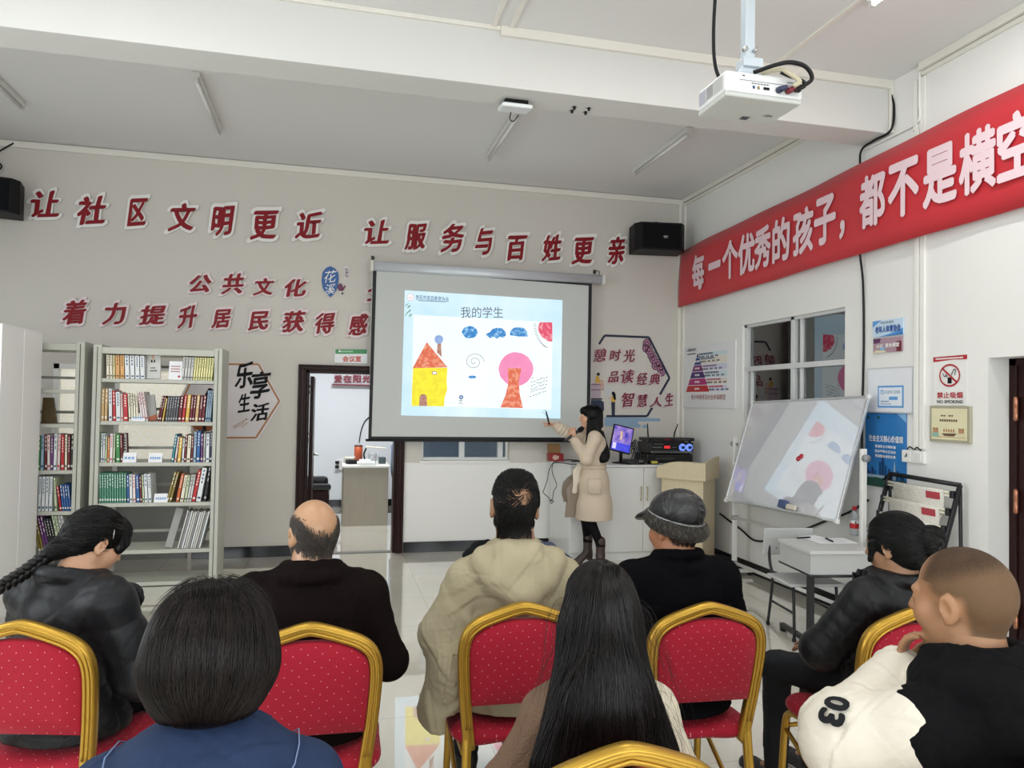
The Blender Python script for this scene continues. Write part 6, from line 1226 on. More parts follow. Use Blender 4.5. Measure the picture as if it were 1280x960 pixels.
def jacket(s, m_, root, name='jacket', bulk=1., shr=.072, arm=.066, cuff=.052, hem=.47, disp=None, collar=None, seed=5, h=.007, hood=None, extra=None, hemr=(.20, .16), mi=None, mats=None, flat=.72, trap=.062, cut=None, panel=None):
    F = SDF(); ch, wa, pe = s['chest'], s['waist'], s['pel']
    F.ell(ch+V(0, -.01, .03), V(.178*bulk, .132*bulk, .19), None, .07); F.cap(ch, wa, .165*bulk, .160*bulk, .06, 1, (0, 1, 0, flat)); F.cap(wa, V(pe[0], pe[1], hem+.08), .165*bulk, hemr[0]*bulk, .06, 1, (0, 1, 0, hemr[1]/hemr[0]))
    for i, sg in enumerate((-1, 1)):
        sh = s['sh']*V(sg, 1, 1); F.cap(s['neck']-V(0, .01, .035), sh, trap, shr, .05); F.cap(sh, s['el'][i], shr, arm, .04); F.cap(s['el'][i], s['wr'][i], arm, cuff, .035)
    if collar: collar(F)
    if extra: extra(F)
    for w_ in (0, 1): pass
    v, q = F.mesh(h, disp, cut if callable(cut) else (lambda G: (cut or .51/S)-G[..., 2])); mats = mats or m_; o = raw(name, v, q, mats, root, None if mi is None else facemat(v, q, mi))
    if panel: o.data.attributes.new('panel', 'FLOAT', 'POINT').data.foreach_set('value', panel(v).astype(np.float32))
    return o, F
def two_tone(name, c0, c1, bump=.15, bs=350):
    M = mat(name, c0, .88, var=.05, scale=40, bump=bump, bscale=bs, spec=.12); N = M.node_tree.nodes; L = M.node_tree.links; b = N['Principled BSDF']; at_ = N.new('ShaderNodeAttribute'); at_.attribute_name = 'panel'; gt_ = N.new('ShaderNodeMath'); gt_.operation = 'GREATER_THAN'; gt_.inputs[1].default_value = 0; L.new(at_.outputs['Fac'], gt_.inputs[0])
    mx = N.new('ShaderNodeMix'); mx.data_type = 'RGBA'; old = b.inputs['Base Color'].links[0].from_socket; L.new(gt_.outputs[0], mx.inputs[0]); L.new(old, mx.inputs[6]); mx.inputs[7].default_value = (*lin(c1), 1); L.new(mx.outputs[2], b.inputs['Base Color']); return M
def ring(F, c, R, rx, ry, r, a0, a1, n=14, k=.012, up=(0, 0, 0), rise=None):
    """a collar: arc of capsules round the neck; angle 0 = front, pi = back"""
    pts = []
    for i in range(n+1):
        a = a0+(a1-a0)*i/n; z = rise(a) if rise else 0.; pts.append(np.array(c)+R @ V(rx*math.sin(a), ry*math.cos(a), z))
    for p, q in zip(pts[:-1], pts[1:]): F.cap(p, q, r, r, k, 1, None); 
    return pts
def scalp_shell(H, neck, root, m_, fade, tone, name='hair', off=.0012, h=.0045):
    """close-cropped hair: a skin over the scalp whose edge thins out; fade and tone are functions of head coordinates"""
    F = headfield(H, neck); v, q = F.mesh(h); L = H.l(v); a = np.clip(fade(L), 0, 1); ok = (a[q] > .001).any(1); q = q[ok]; u, inv = np.unique(q, return_inverse=True); q = inv.reshape(q.shape); v = v[u]+F.grad(v[u])*off; L = L[u]
    o = raw(name, v, q, m_, root)
    for nm, val in (('cover', a[u]), ('tone', np.clip(tone(L), 0, 1))): o.data.attributes.new(nm, 'FLOAT', 'POINT').data.foreach_set('value', val.astype(np.float32))
    return o
def crop_mat(name, c0, c1):
    M = bpy.data.materials.new(name); M.use_nodes = True; N = M.node_tree.nodes; L = M.node_tree.links; b = N['Principled BSDF']; at1, at2 = N.new('ShaderNodeAttribute'), N.new('ShaderNodeAttribute'); at1.attribute_name = 'cover'; at2.attribute_name = 'tone'
    tc = N.new('ShaderNodeTexCoord'); nz = N.new('ShaderNodeTexNoise'); nz.inputs['Scale'].default_value = 420; nz.inputs['Detail'].default_value = 4; L.new(tc.outputs['Object'], nz.inputs[0]); n2 = N.new('ShaderNodeTexNoise'); n2.inputs['Scale'].default_value = 45; n2.inputs['Detail'].default_value = 5; L.new(tc.outputs['Object'], n2.inputs[0])
    mx = N.new('ShaderNodeMix'); mx.data_type = 'RGBA'; ad = N.new('ShaderNodeMath'); ad.operation = 'ADD'; ms = N.new('ShaderNodeMath'); ms.operation = 'MULTIPLY_ADD'; ms.inputs[1].default_value = .5; ms.inputs[2].default_value = -.25; L.new(n2.outputs[0], ms.inputs[0]); L.new(at2.outputs['Fac'], ad.inputs[0]); L.new(ms.outputs[0], ad.inputs[1]); L.new(ad.outputs[0], mx.inputs[0]); mx.inputs[6].default_value = (*lin(c0), 1); mx.inputs[7].default_value = (*lin(c1), 1); L.new(mx.outputs[2], b.inputs['Base Color'])
    m1 = N.new('ShaderNodeMath'); m1.operation = 'MULTIPLY_ADD'; m1.inputs[1].default_value = 1.0; m1.inputs[2].default_value = .42; L.new(nz.outputs[0], m1.inputs[0]); m2 = N.new('ShaderNodeMath'); m2.operation = 'MULTIPLY'; m2.use_clamp = True; L.new(m1.outputs[0], m2.inputs[0]); L.new(at1.outputs['Fac'], m2.inputs[1]); L.new(m2.outputs[0], b.inputs['Alpha']); b.inputs['Roughness'].default_value = .7; b.inputs['Specular IOR Level'].default_value = .2
    bp = N.new('ShaderNodeBump'); bp.inputs['Strength'].default_value = .25; bp.inputs['Distance'].default_value = .002; L.new(nz.outputs[0], bp.inputs['Height']); L.new(bp.outputs[0], b.inputs['Normal']); return M
def headfield(H, neck, female=False):
    F = SDF(); add_head(F, H, neck, .05 if female else .056, female, False); return F
def sstep(x, a, b): t = np.clip((x-a)/(b-a), 0, 1); return t*t*(3-2*t)
def eyes(H, root):
    for sg in (-1, 1):
        b = MB(); c = H.w(sg*.031, .0800, .002); b.lathe([(.001, .0112), (.006, .0098), (.0098, .005), (.0112, 0)], c, 14, 0, R=Matrix((H.R @ np.array(Matrix.Rotation(-math.pi/2, 3, 'X'))).tolist())); b.lathe([(.0008, .0116), (.0045, .0109), (.0055, .0100)], c, 14, 1, R=Matrix((H.R @ np.array(Matrix.Rotation(-math.pi/2, 3, 'X'))).tolist())); b.obj('eye', [mat('eye white', '#a8a29a', .25), mat('dark iris', '#1a1210', .2)], root, world=False)
def person(label, hc_world, yaw, head_local, S, group=None):
    """empty on the floor below the pelvis so that the scaled head centre lands on hc_world"""
    R = Rz(yaw); off = R @ (np.array(head_local)*S); loc = np.array(hc_world)-off
    o = thing('person', label, 'person', (loc[0], loc[1], 0), group, yaw); o.scale = (S, S, S); RM[o.name] = RM[o.name] @ Matrix.Scale(S, 4); o['dz'] = float(loc[2]); del o['dz']; return o
# ------------------------------------------------------------------ banquet chairs
gold = mat('gold painted tube', '#b8923a', .36, .8, var=.05, scale=20)
def red_fab(ax='Z'):
    M = mat('dotted crimson chair fabric ' + ax, '#a0132b', .75, var=.05, sheen=.1, spec=.25, bump=.1, bscale=500); N = M.node_tree.nodes; L = M.node_tree.links; b = N['Principled BSDF']
    tc = N.new('ShaderNodeTexCoord'); sx = N.new('ShaderNodeSeparateXYZ'); L.new(tc.outputs['Object'], sx.inputs[0]); cb_ = N.new('ShaderNodeCombineXYZ')
    for op, k in (('ADD', 0), ('SUBTRACT', 1)):
        a_ = N.new('ShaderNodeMath'); a_.operation = op; L.new(sx.outputs['X'], a_.inputs[0]); L.new(sx.outputs[ax], a_.inputs[1]); m_ = N.new('ShaderNodeMath'); m_.operation = 'MULTIPLY'; m_.inputs[1].default_value = (21, 23)[k]; L.new(a_.outputs[0], m_.inputs[0]); L.new(m_.outputs[0], cb_.inputs[k])
    vo = N.new('ShaderNodeTexVoronoi'); vo.voronoi_dimensions = '2D'; vo.inputs['Scale'].default_value = 1; vo.inputs['Randomness'].default_value = .06; L.new(cb_.outputs[0], vo.inputs[0])
    lt = N.new('ShaderNodeMath'); lt.operation = 'LESS_THAN'; lt.inputs[1].default_value = .055; L.new(vo.outputs['Distance'], lt.inputs[0])
    mx = N.new('ShaderNodeMix'); mx.data_type = 'RGBA'; old = b.inputs['Base Color'].links[0].from_socket; L.new(lt.outputs[0], mx.inputs[0]); L.new(old, mx.inputs[6]); mx.inputs[7].default_value = (*lin('#d9909a'), 1); L.new(mx.outputs[2], b.inputs['Base Color']); return M
redf = red_fab()
def arch(inset=0., z0=.50):
    """half outline of the back, x >= 0, from the seat up to the peak"""
    pts = [(.188, z0), (.200, .60), (.209, .70), (.213, .78), (.208, .83), (.190, .868), (.155, .895), (.105, .915), (.055, .932), (.022, .941), (0, .944)]
    return [(max(0, x-inset*(1 if z < .86 else .75)), z-(inset if z > .86 else inset*.6*max(0, (z-.78)/.08) if z > .78 else 0)) for x, z in pts]
bk_y = lambda z: -.215-.075*(z-.46)/.48
def make_chair(label):
    t = thing('banquet_chair', label, 'chair', (0, 0, 0), 'gold framed banquet chairs')
    H_ = [(.178, .42)]+arch(); path = [(x, bk_y(z), z) for x, z in H_]; full = path+[(-x, y, z) for x, y, z in path[-2::-1]]
    b = MB(); b.tube(bez(full, 60), .022, 12, up=(0, 1, 0), flat=(.95, 1.0)); b.obj('back_frame', gold, t, world=False)
    b = MB()
    for o_ in (-.009, .009):
        a = [(x-.0*o_, bk_y(z)-.0215, z) for x, z in arch(.0)]; a = [(max(0, x+o_*.8), y, z+(o_*.8 if z > .86 else 0)) for x, y, z in a]; f = a+[(-x, y, z) for x, y, z in a[-2::-1]]; b.tube(bez(f, 60), .005, 6)
    b.obj('frame_ridge', gold, t, world=False)
    I = [(x, min(z, .903)) for x, z in arch(.020, .575)[1:]]; I = [(I[0][0], .585)]+I; n = len(I); b = MB(); ring_ = [(x, z) for x, z in I]+[(-x, z) for x, z in I[-2::-1]]
    cz = .75; vs = []; L_ = [(1.0, .0), (1.0, .012), (.97, .020), (.6, .025), (.0, .027)]
    for sd_ in (-1, 1):
        for sc, d_ in L_: vs += [(x*sc, bk_y(cz+(z-cz)*sc)+sd_*d_, cz+(z-cz)*sc) for x, z in ring_]
    m_ = len(ring_); fs = []
    for sd_ in range(2):
        for l in range(len(L_)-1):
            for i in range(m_): a = (sd_*len(L_)+l)*m_; j = (i+1) % m_; q = (a+i, a+j, a+m_+j, a+m_+i); fs.append(q if sd_ == 1 else q[::-1])
    b.add(vs, fs, 0, True); b.obj('back_panel', redf, t, world=False)
    for sx in (-1, 1):
        MB().tube(bez([(sx*.188, bk_y(.5), .51), (sx*.190, -.225, .42), (sx*.195, -.25, .25), (sx*.205, -.30, .0)], 14), .017, 10, flat=(1, .8)).obj('rear_leg', gold, t, world=False)
        MB().tube(bez([(sx*.195, -.215, .405), (sx*.198, -.05, .41), (sx*.200, .13, .412), (sx*.200, .195, .395), (sx*.200, .222, .34), (sx*.203, .235, .17), (sx*.206, .25, .0)], 30), .015, 10).obj('front_leg', gold, t, world=False)
        MB().tube([(sx*.201, .225, .33), (sx*.198, -.03, .20), (sx*.197, -.262, .10)], .010, 8).obj('side_brace', gold, t, world=False)
        for y in (-.30, .25): MB().lathe([(.014, .0), (.020, .002), (.020, .022)], (sx*.2055, y, 0), 12).obj('foot_cap', blk, t, world=False)
    MB().tube([(-.19, .215, .34), (.19, .215, .34)], .010, 8).obj('stretcher', gold, t, world=False)
    F = SDF(); F.cap((-.07, .0, .445), (.07, .0, .445), .15, .15, .02, 1, (0, 0, 1, .23)); F.cap((-.135, -.12, .447), (.135, -.12, .447), .08, .08, .03, 1, (0, 0, 1, .44)); F.cap((-.14, .14, .447), (.14, .14, .447), .078, .078, .03, 1, (0, 0, 1, .46)); F.cap((-.145, -.12, .447), (-.145, .14, .447), .072, .072, .03, 1, (0, 0, 1, .48)); F.cap((.145, -.12, .447), (.145, .14, .447), .072, .072, .03, 1, (0, 0, 1, .48)); v, q = F.mesh(.008); raw('seat_cushion', v, q, red_fab('Y'), t)
    MB().tube(bez([(.19, -.18, .415), (.20, .0, .415), (.195, .17, .415), (.12, .21, .415), (-.12, .21, .415), (-.195, .17, .415), (-.20, 0, .415), (-.19, -.18, .415)], 40), .012, 8).obj('seat_rail', gold, t, world=False)
    return t
chair0 = make_chair('gold and crimson banquet chair under the man in the olive jacket')
def place_chair(px, py, rz, label=None, ztop=.955):
    """stand a chair so that the peak of its back shows at the picture point"""
    p = at_z(px, py, ztop); o = Vector((0, bk_y(.944), 0)); o.rotate(Matrix.Rotation(rz, 3, 'Z')); loc = (p.x-o.x, p.y-o.y, 0)
    if label is None: chair0.location = loc; chair0.rotation_euler = (0, 0, rz); return chair0
    return dup(chair0, loc, rz, label)
chC = place_chair(655, 756, math.radians(-2))
chA = place_chair(26, 779, math.radians(-14), 'gold and crimson banquet chair under the woman with the black braid')
chB = place_chair(388, 782, math.radians(-2), 'gold and crimson banquet chair under the balding man in the dark coat')
chD = place_chair(887, 756, math.radians(-3), 'gold and crimson banquet chair under the man in the furred leather cap')
chE = place_chair(1150, 757, math.radians(12), 'gold and crimson banquet chair under the woman with the bun')
chG = place_chair(785, 935, math.radians(-3), 'gold and crimson banquet chair under the woman with long loose hair')
chH = place_chair(1262, 939, math.radians(-12), 'gold and crimson banquet chair under the man with the shaved head')
chF = place_chair(285, 985, math.radians(0), 'gold and crimson banquet chair under the woman with the short bob')
# ------------------------------------------------------------------ the audience
def sphere_pts(n, seed, zmin=-.3):
    r = np.random.RandomState(seed); p = r.normal(size=(n*3, 3)); p /= np.linalg.norm(p, axis=1)[:, None]; return p[p[:, 2] > zmin][:n]
def scalp(H, F, n, seed, keep, push=.0):
    """points on the head surface, kept where keep(local) is true"""
    P = sphere_pts(n, seed, -.75)*V(.1, .12, .12)*H.k; P = H.c+P @ H.R.T
    for _ in range(4): P = P-F.grad(P)*F.ev(P)[:, None]
    L = H.l(P); P = P[keep(L)]; return P
def hairmesh(name, parts, m_, root):
    v, q = merge(*parts); return raw(name, v, q, m_, root)
def HR(yaw=0., pitch=0., roll=0.): return Rz(yaw) @ Rx(pitch) @ Ry(roll)
rd = math.radians

# ---- man with a bald crown and grey fringe, dark coat -------------------------------------------------
S = .985; s = skel(sh=(.195, -.01, 1.0), el=((-.285, .02, .74), (.285, .0, .745))); hl = V(0, .02, 1.215); H = Head(hl, HR(rd(26), rd(-6)), 1.04)
P_ = person('balding man with grey hair round the sides, in a dark brown coat', at_y(391, 671, 2.80), rd(-4), hl, S)
sk1 = skin_mat('warm tan skin', '#b08868'); sk1.node_tree.nodes['Principled BSDF'].inputs['Roughness'].default_value = .36
v, q = body(s, H); raw('body', v, q, sk1, P_); eyes(H, P_)
coat1 = black_cloth('dark brown wool coat', '#140e0d', .1)
def col(F):
    R = H.R; ring(F, s['neck']+V(0, -.0, .0), Rz(0), .088, .085, .020, .9, 2*math.pi-.9, 16, .02, rise=lambda a: .028*(1-math.cos(a))*.5); ring(F, s['neck']+V(0, -.012, -.02), Rz(0), .112, .105, .020, .9, 2*math.pi-.9, 16, .02, rise=lambda a: .02*(1-math.cos(a))*.5)
jacket(s, coat1, P_, 'coat', 1.06, .074, .070, .058, .40, folds(11, .006, 26, (1, 1, .7)), col, hemr=(.235, .2))
trousers(s, 'trousers', black_cloth('black trousers', '#141416'), P_); shoes(s, mat('black leather shoe', '#131212', .35), P_)
F = headfield(H, s['neck'])
def ghair(L):
    """1 inside the grey fringe, falling off over the bald crown"""
    x, y, z = L[:, 0], L[:, 1], L[:, 2]; line = np.where(y < .02, .004+1.35*np.clip(np.abs(x)-.034, 0, .045)+.2*np.clip(y+.08, 0, .1), .05)
    up = 1-sstep(z, line-.035, line+.022); face = sstep(y, .030, .05); ear = (np.abs(x) > .068)*(y > -.036)*(z < .020); low = 1-sstep(z, -.092, -.076); return up*(1-face)*(1-ear)*(1-low)*(1-((z < -.05) & (y > -.045)))
keep = lambda L: np.random.RandomState(5).uniform(size=len(L)) < ghair(L)
scalp_shell(H, s['neck'], P_, crop_mat('grey cropped hair', '#6b6058', '#3a342e'), lambda L: ghair(L)*.75, lambda L: .5+0*L[:, 0], 'hair_fringe')
A0_ = scalp(H, F, 9000, 3, keep)
hd = lambda d: (lambda P, t: np.tile(H.R @ V(*d), (len(P), 1)))
grey = hair_mat('grey black short hair', '#39342f', .5, .8)
def comb(P, t): L = H.l(P); d = np.stack([-L[:, 0]*2, -.6*np.ones(len(L)), -1.0*np.ones(len(L))], 1); d /= np.linalg.norm(d, axis=1)[:, None]; return d @ H.R.T
hairmesh('hair', [strands(F, A0_, comb, 4, .0075, lambda P: np.random.RandomState(2).uniform(.0015, .006, len(P)), .0010, 4, .35)], grey, P_)

# ---- man in the olive jacket, thinning black hair ---------------------------------------------------------
S = 1.03; s = skel(sh=(.19, -.01, .95), el=((-.30, .0, .745), (.235, .06, .75)), wr=((-.13, .30, .66), (.13, .30, .66))); hl = V(0, .02, 1.225); H = Head(hl, HR(rd(-6), rd(-4), rd(2)), 1.13)
P_ = person('man in a wrinkled olive beige hooded jacket with thinning black hair', at_y(643, 655, 2.93), rd(-3), hl, S)
sk2 = skin_mat('brown tan skin', '#9a7356')
v, q = body(s, H); raw('body', v, q, sk2, P_); eyes(H, P_)
oliv = mat('olive beige cotton jacket', '#a39a80', .75, var=.06, scale=8, bump=.1, bscale=250, spec=.25); navyl = mat('navy jacket lining', '#2c3850', .7)
def ext(F):   # hood lying on the back, and the hem flaring outside the chair
    F.chain([V(-.15, -.075, 1.035), V(-.085, -.125, .975), V(0, -.15, .925), V(.085, -.125, .975), V(.15, -.075, 1.035)], [.035, .05, .06, .05, .035], .03)
    F.chain([V(-.14, -.06, 1.065), V(-.06, -.098, 1.08), V(.05, -.10, 1.078), V(.15, -.05, 1.05)], [.020, .030, .030, .022], .03)
    F.ell(V(0, -.13, 1.0), V(.12, .05, .09), None, .03)
    F.chain([V(-.19, -.03, .78), V(-.275, -.05, .60), V(-.315, -.07, .42)], [.08, .095, .11], .05, 1, (1, .2, .25, .35))
fo = folds(21, .0060, 20, (1, 1, .7)); f2 = folds(22, .0035, 48)
jacket(s, oliv, P_, 'jacket', 1.02, .072, .068, .056, .46, lambda P: fo(P)+f2(P), None, extra=ext, hemr=(.25, .2), h=.006, trap=.055, cut=lambda G: np.where(np.abs(G[..., 0]) > .275, .435, .51/S)-G[..., 2])
F = SDF(); F.chain([V(.045, -.075, 1.095), V(.13, -.035, 1.07), V(.235, .0, 1.01)], [.016, .022, .010], .015); v, q = F.mesh(.005); raw('lining', v, q, navyl, P_)
F = SDF(); F.chain([V(-.20, .0, 1.04), V(-.14, .03, 1.06), V(-.10, .05, 1.08)], [.010, .028, .016], .012); v, q = F.mesh(.005, folds(3, .006, 70)); raw('lapel', v, q, black_cloth('black lapel', '#1b1c1e'), P_)
trousers(s, 'trousers', black_cloth('dark grey trousers', '#2a2b2e'), P_); shoes(s, mat('black leather shoe', '#131212', .35), P_)
F = headfield(H, s['neck']); blackh = hair_mat('black hair', '#0a0909', .42, .8, .3)
def keep(L):
    r = np.random.RandomState(6).uniform(size=len(L)); face = ((L[:, 1] > .055) & (L[:, 2] < .075)) | ((L[:, 2] < -.045) & (L[:, 1] > -.04)); ear = (np.abs(L[:, 0]) > .068) & (L[:, 1] > -.035) & (L[:, 2] < .026); low = L[:, 2] < -.088
    cx_, cz_ = L[:, 0], L[:, 2]-.045; bald = np.exp(-((np.abs(cx_)-.025)**2/.0005+(cz_)**2/.0009))*(L[:, 1] < -.03)+np.exp(-((cx_-.02)**2/.0012+(cz_+.012)**2/.0005))*(L[:, 1] < -.03); return ~face & ~ear & ~low & (r > bald*.5)
A0_ = scalp(H, F, 15000, 8, keep)
def swirl(P, t):
    L = H.l(P); c = V(.012, -.08, .045); d = L-c; fwd = np.stack([.25*np.sin(L[:, 0]*40), .8*np.ones(len(L)), .55*np.ones(len(L))], 1); rad_ = d/(np.linalg.norm(d, axis=1)[:, None]+1e-6); sw = np.cross(rad_, V(0, -1, .2)); k_ = np.clip((L[:, 2]-.045)/.05, 0, 1)[:, None]
    dd = (rad_+sw*.7)*(1-k_)+fwd*k_; dd[:, 2] -= .5*(L[:, 2] < .02); dd /= np.linalg.norm(dd, axis=1)[:, None]; return dd @ H.R.T
def lf(P): L = H.l(P); side_ = np.where((np.abs(L[:, 0]) > .05) & (L[:, 2] < .035), .25, 1.); return side_*np.random.RandomState(3).uniform(.002, .010, len(P))+.012*np.clip((L[:, 2]-.05)/.05, 0, 1)*np.random.RandomState(9).uniform(.3, 1, len(P))
hairmesh('hair', [strands(F, A0_, swirl, 5, .0085, lf, .0012, 4, .22)], blackh, P_)

# ---- man in the furred leather cap, black fleece ------------------------------------------------------------
S = .985; s = skel(sh=(.19, -.01, 1.005), el=((-.235, .04, .75), (.285, .02, .75))); hl = V(0, .025, 1.205); H = Head(hl, HR(rd(20), rd(-4), rd(2)), 1.02)
P_ = person('man in a black leather cap with a grey fur band and a black fleece', at_y(842, 668, 2.76), rd(2), hl, S)
v, q = body(s, H); raw('body', v, q, skin_mat('ruddy tan skin', '#a06c4c'), P_); eyes(H, P_)
fle = black_cloth('black fleece', '#08080b', .15)
def col(F): ring(F, s['neck']+V(0, -.005, .01), Rz(0), .085, .083, .018, .5, 2*math.pi-.5, 18, .015, rise=lambda a: .03*(1-math.cos(a))*.5); ring(F, s['neck']+V(0, -.005, -.02), Rz(0), .095, .092, .022, .5, 2*math.pi-.5, 18, .02)
seam = lambda P: -.004*np.exp(-((P[..., 2]-.93+.03*P[..., 0])/.005)**2)*(P[..., 1] < 0)
fo3 = folds(31, .006, 22, (1, 1, .8)); jacket(s, fle, P_, 'fleece', 1.05, .078, .07, .055, .42, lambda P: fo3(P)+seam(P), col, hemr=(.225, .19))
trousers(s, 'trousers', black_cloth('black trousers', '#141416'), P_); shoes(s, mat('black leather shoe', '#131212', .35), P_)
lth = mat('black glossy leather', '#191a1c', .38, var=.15, scale=20, bump=.25, bscale=60, spec=.5)
F = SDF(); F.ell(H.w(0, -.012, .075), V(.098, .112, .082)*H.k, H.R, .02); F.ell(H.w(0, -.05, .07), V(.09, .08, .08)*H.k, H.R, .03)
def pleat(P):
    L = H.l(P); a = np.arctan2(L[..., 0], -(L[..., 1]+.0)); o = -.0035*np.exp(-(L[..., 0]/.003)**2)*(L[..., 1] < .05)-.003*np.exp(-((np.abs(a)-.95)/.035)**2); 
    o += .0035*np.sin(L[..., 2]*240+3*np.sin(L[..., 0]*40))*np.exp(-((L[..., 0]-.018)/.016)**2)*(L[..., 1] < 0); return o+folds(33, .003, 40)(P)
v, q = F.mesh(.0045, pleat); Lz = H.l(v)[:, 2]; ok = (Lz[q] > -.01).all(1); raw('cap_crown', v, q[ok], lth, P_)
F = SDF(); F.cap(H.w(-.045, .085, .058), H.w(.045, .085, .058), .02*H.k, None, .02, 1, tuple(H.R @ V(0, .25, 1))+(.4,)); F.cap(H.w(-.05, .10, .054), H.w(.05, .10, .054), .030*H.k, None, .02, 1, tuple(H.R @ V(0, .35, 1))+(.28,)); F.cap(H.w(-.03, .125, .042), H.w(.03, .125, .042), .032*H.k, None, .02, 1, tuple(H.R @ V(0, .45, 1))+(.22,)); v, q = F.mesh(.0045); raw('cap_brim', v, q, lth, P_)
F = SDF(); pts = []
for i in range(25):
    a = 2*math.pi*i/24; b_ = 1-math.cos(a); pts.append(H.w(.086*math.sin(a), -.012+.104*math.cos(a), .055-.033*b_))
for a, c in zip(pts[:-1], pts[1:]): F.cap(a, c, .024, .024, .02)
fur_f = F; v, q = F.mesh(.006, folds(34, .004, 90)); furm = hair_mat('grey brown fur', '#4a4641', .7, .8, .2); base = (v, q)
r = np.random.RandomState(4); pi_ = v[r.randint(0, len(v), 5200)]
hairmesh('cap_fur_band', [base, strands(F, pi_, lambda P, t: np.tile(H.R @ V(0, -.35, -1), (len(P), 1)), 3, .005, lambda P: r.uniform(.001, .007, len(P)), .0009, 6, .8)], furm, P_)
MBp = MB(); MBp.tube([tuple(H.w(.099*math.sin(a), -.012+.117*math.cos(a), .084-.033*(1-math.cos(a)))) for a in np.linspace(.0, 6.283, 40)[:-1]], .0035, 6, closed=True); MBp.obj('cap_piping', mat('pale grey piping', '#8d8f92', .4), P_, world=False)
F = headfield(H, s['neck']); A0_ = scalp(H, F, 5000, 3, lambda L: (L[:, 2] > -.082) & (L[:, 2] < .0) & (L[:, 1] < -.035)); hairmesh('hair', [strands(F, A0_, hd((0, -.3, -1)), 3, .008, .004, .0011, 4, .3)], blackh, P_)

# ---- woman with the braid, black padded jacket ----------------------------------------------------------------
S = .965; s = skel(sh=(.185, .0, 1.0), neck=(0, .02, 1.07), chest=(0, .005, .88), el=((-.26, .06, .72), (.275, .07, .72)), wr=((-.08, .33, .66), (.10, .33, .66))); hl = V(.015, .085, 1.185); H = Head(hl, HR(rd(-20), rd(-26), rd(0)), 1.02)
yw = rd(-32); P_ = person('woman with a black braid down her back, in a black padded jacket', at_y(118, 672, 3.03), yw, hl, S)
sk3 = skin_mat('fair warm skin', '#bd9274')
v, q = body(s, H, True); raw('body', v, q, sk3, P_); eyes(H, P_)
puf = mat('charcoal black nylon padding', '#16181b', .48, var=.1, scale=12, bump=.08, bscale=90, spec=.25)
def bones(s, sp=.085): return [(s['pel']*V(1, 1, 0)+V(0, 0, .40), V(0, 0, 1.12), sp, .15)]+[(s['sh']*V(g, 1, 1), s['el'][i], sp*1.25, .4) for i, g in ((0, -1), (1, 1))]+[(s['el'][i], s['wr'][i], sp*1.1, .0) for i in (0, 1)]
def col(F): ring(F, s['neck']+V(0, -.01, .0), Rz(0), .092, .098, .026, .35, 2*math.pi-.35, 18, .02, rise=lambda a: .012*(1-math.cos(a))*.5-.02*math.cos(a)); F.chain([V(.10, .08, 1.045), V(.17, .13, 1.0), V(.20, .13, .965)], [.03, .028, .012], .02, 1, (0, 1, .3, .45)); F.chain([V(-.10, .08, 1.045), V(-.15, .13, .98)], [.03, .02], .02, 1, (0, 1, .3, .45))
qa = quilt(bones(s, .105), .008); fa = folds(41, .005, 24)
jacket(s, puf, P_, 'padded_jacket', 1.02, .082, .084, .062, .48, lambda P: qa(P)+fa(P), col, hemr=(.235, .2))
trousers(s, 'trousers', black_cloth('black trousers', '#141416'), P_); shoes(s, mat('black leather shoe', '#131212', .35), P_)
F = SDF(); F.ell(H.w(0, -.012, .038), V(.085, .106, .092)*H.k, H.R, .02); F.ell(H.w(0, -.06, -.005), V(.074, .058, .07)*H.k, H.R, .03); F.ell(H.w(0, .055, .062), V(.066, .052, .048)*H.k, H.R, .03); F.cap(H.w(.058, .078, .03), H.w(.062, .070, .0), .018, .012, .02)
for sg in (-1, 1): F.ell(H.w(sg*.10, .012, -.035), V(.035, .045, .05)*H.k, H.R, .012, -1)
tb = [H.w(0, -.085, -.035), H.w(-.005, -.105, -.06), H.w(-.012, -.118, -.078)]; F.chain(tb, [.042, .032, .026], .02); Hf = F
v, q = F.mesh(.005); hpts = v[np.random.RandomState(2).randint(0, len(v), 2600)]
def back(P, t): L = H.l(P); d = np.stack([-L[:, 0]*3-.12, -1.0*np.ones(len(L)), -.25-4*np.maximum(L[:, 2]-.0, -.02)*(L[:, 1] < -.05)], 1); f = (L[:, 1] > .045)[:, None]; d = np.where(f, np.stack([.3+L[:, 0]*4, .5*np.ones(len(L)), -1*np.ones(len(L))], 1), d); d /= np.linalg.norm(d, axis=1)[:, None]; return d @ H.R.T
br0 = np.array(tb[-1]); B = MB(); ph = np.linspace(0, 1, 60); Li = np.linalg.inv(Rz(yw))*1
pa_, pb_, pc_, pd_ = br0, br0+Rz(-yw) @ V(-.05, -.02, -.045), br0+Rz(-yw) @ V(-.105, -.04, -.085), br0+Rz(-yw) @ V(-.17, -.045, -.125)
cv = np.array([tuple(p) for p in bez([pa_, pb_, pc_, pd_], 59)])
side = Rz(-yw) @ V(.35, .3, -.8); side /= np.linalg.norm(side); nrm_ = Rz(-yw) @ V(0, -1, 0)
brd = []
for k_ in range(3):
    n_ = len(cv); t_ = np.linspace(0, 1, n_); a = 2*math.pi*(t_*3.2+k_/3); pp_ = cv+side*(.015*np.sin(a))[:, None]+nrm_*(.009*np.sin(2*a))[:, None]; b = MB(); b.tube([tuple(x) for x in pp_], [.0165*(1-.25*x) for x in t_], 8); brd.append((np.array(b.v), np.array([f for f in b.f if len(f) == 4])))
tl = cv[-1]; r = np.random.RandomState(8); tails = []
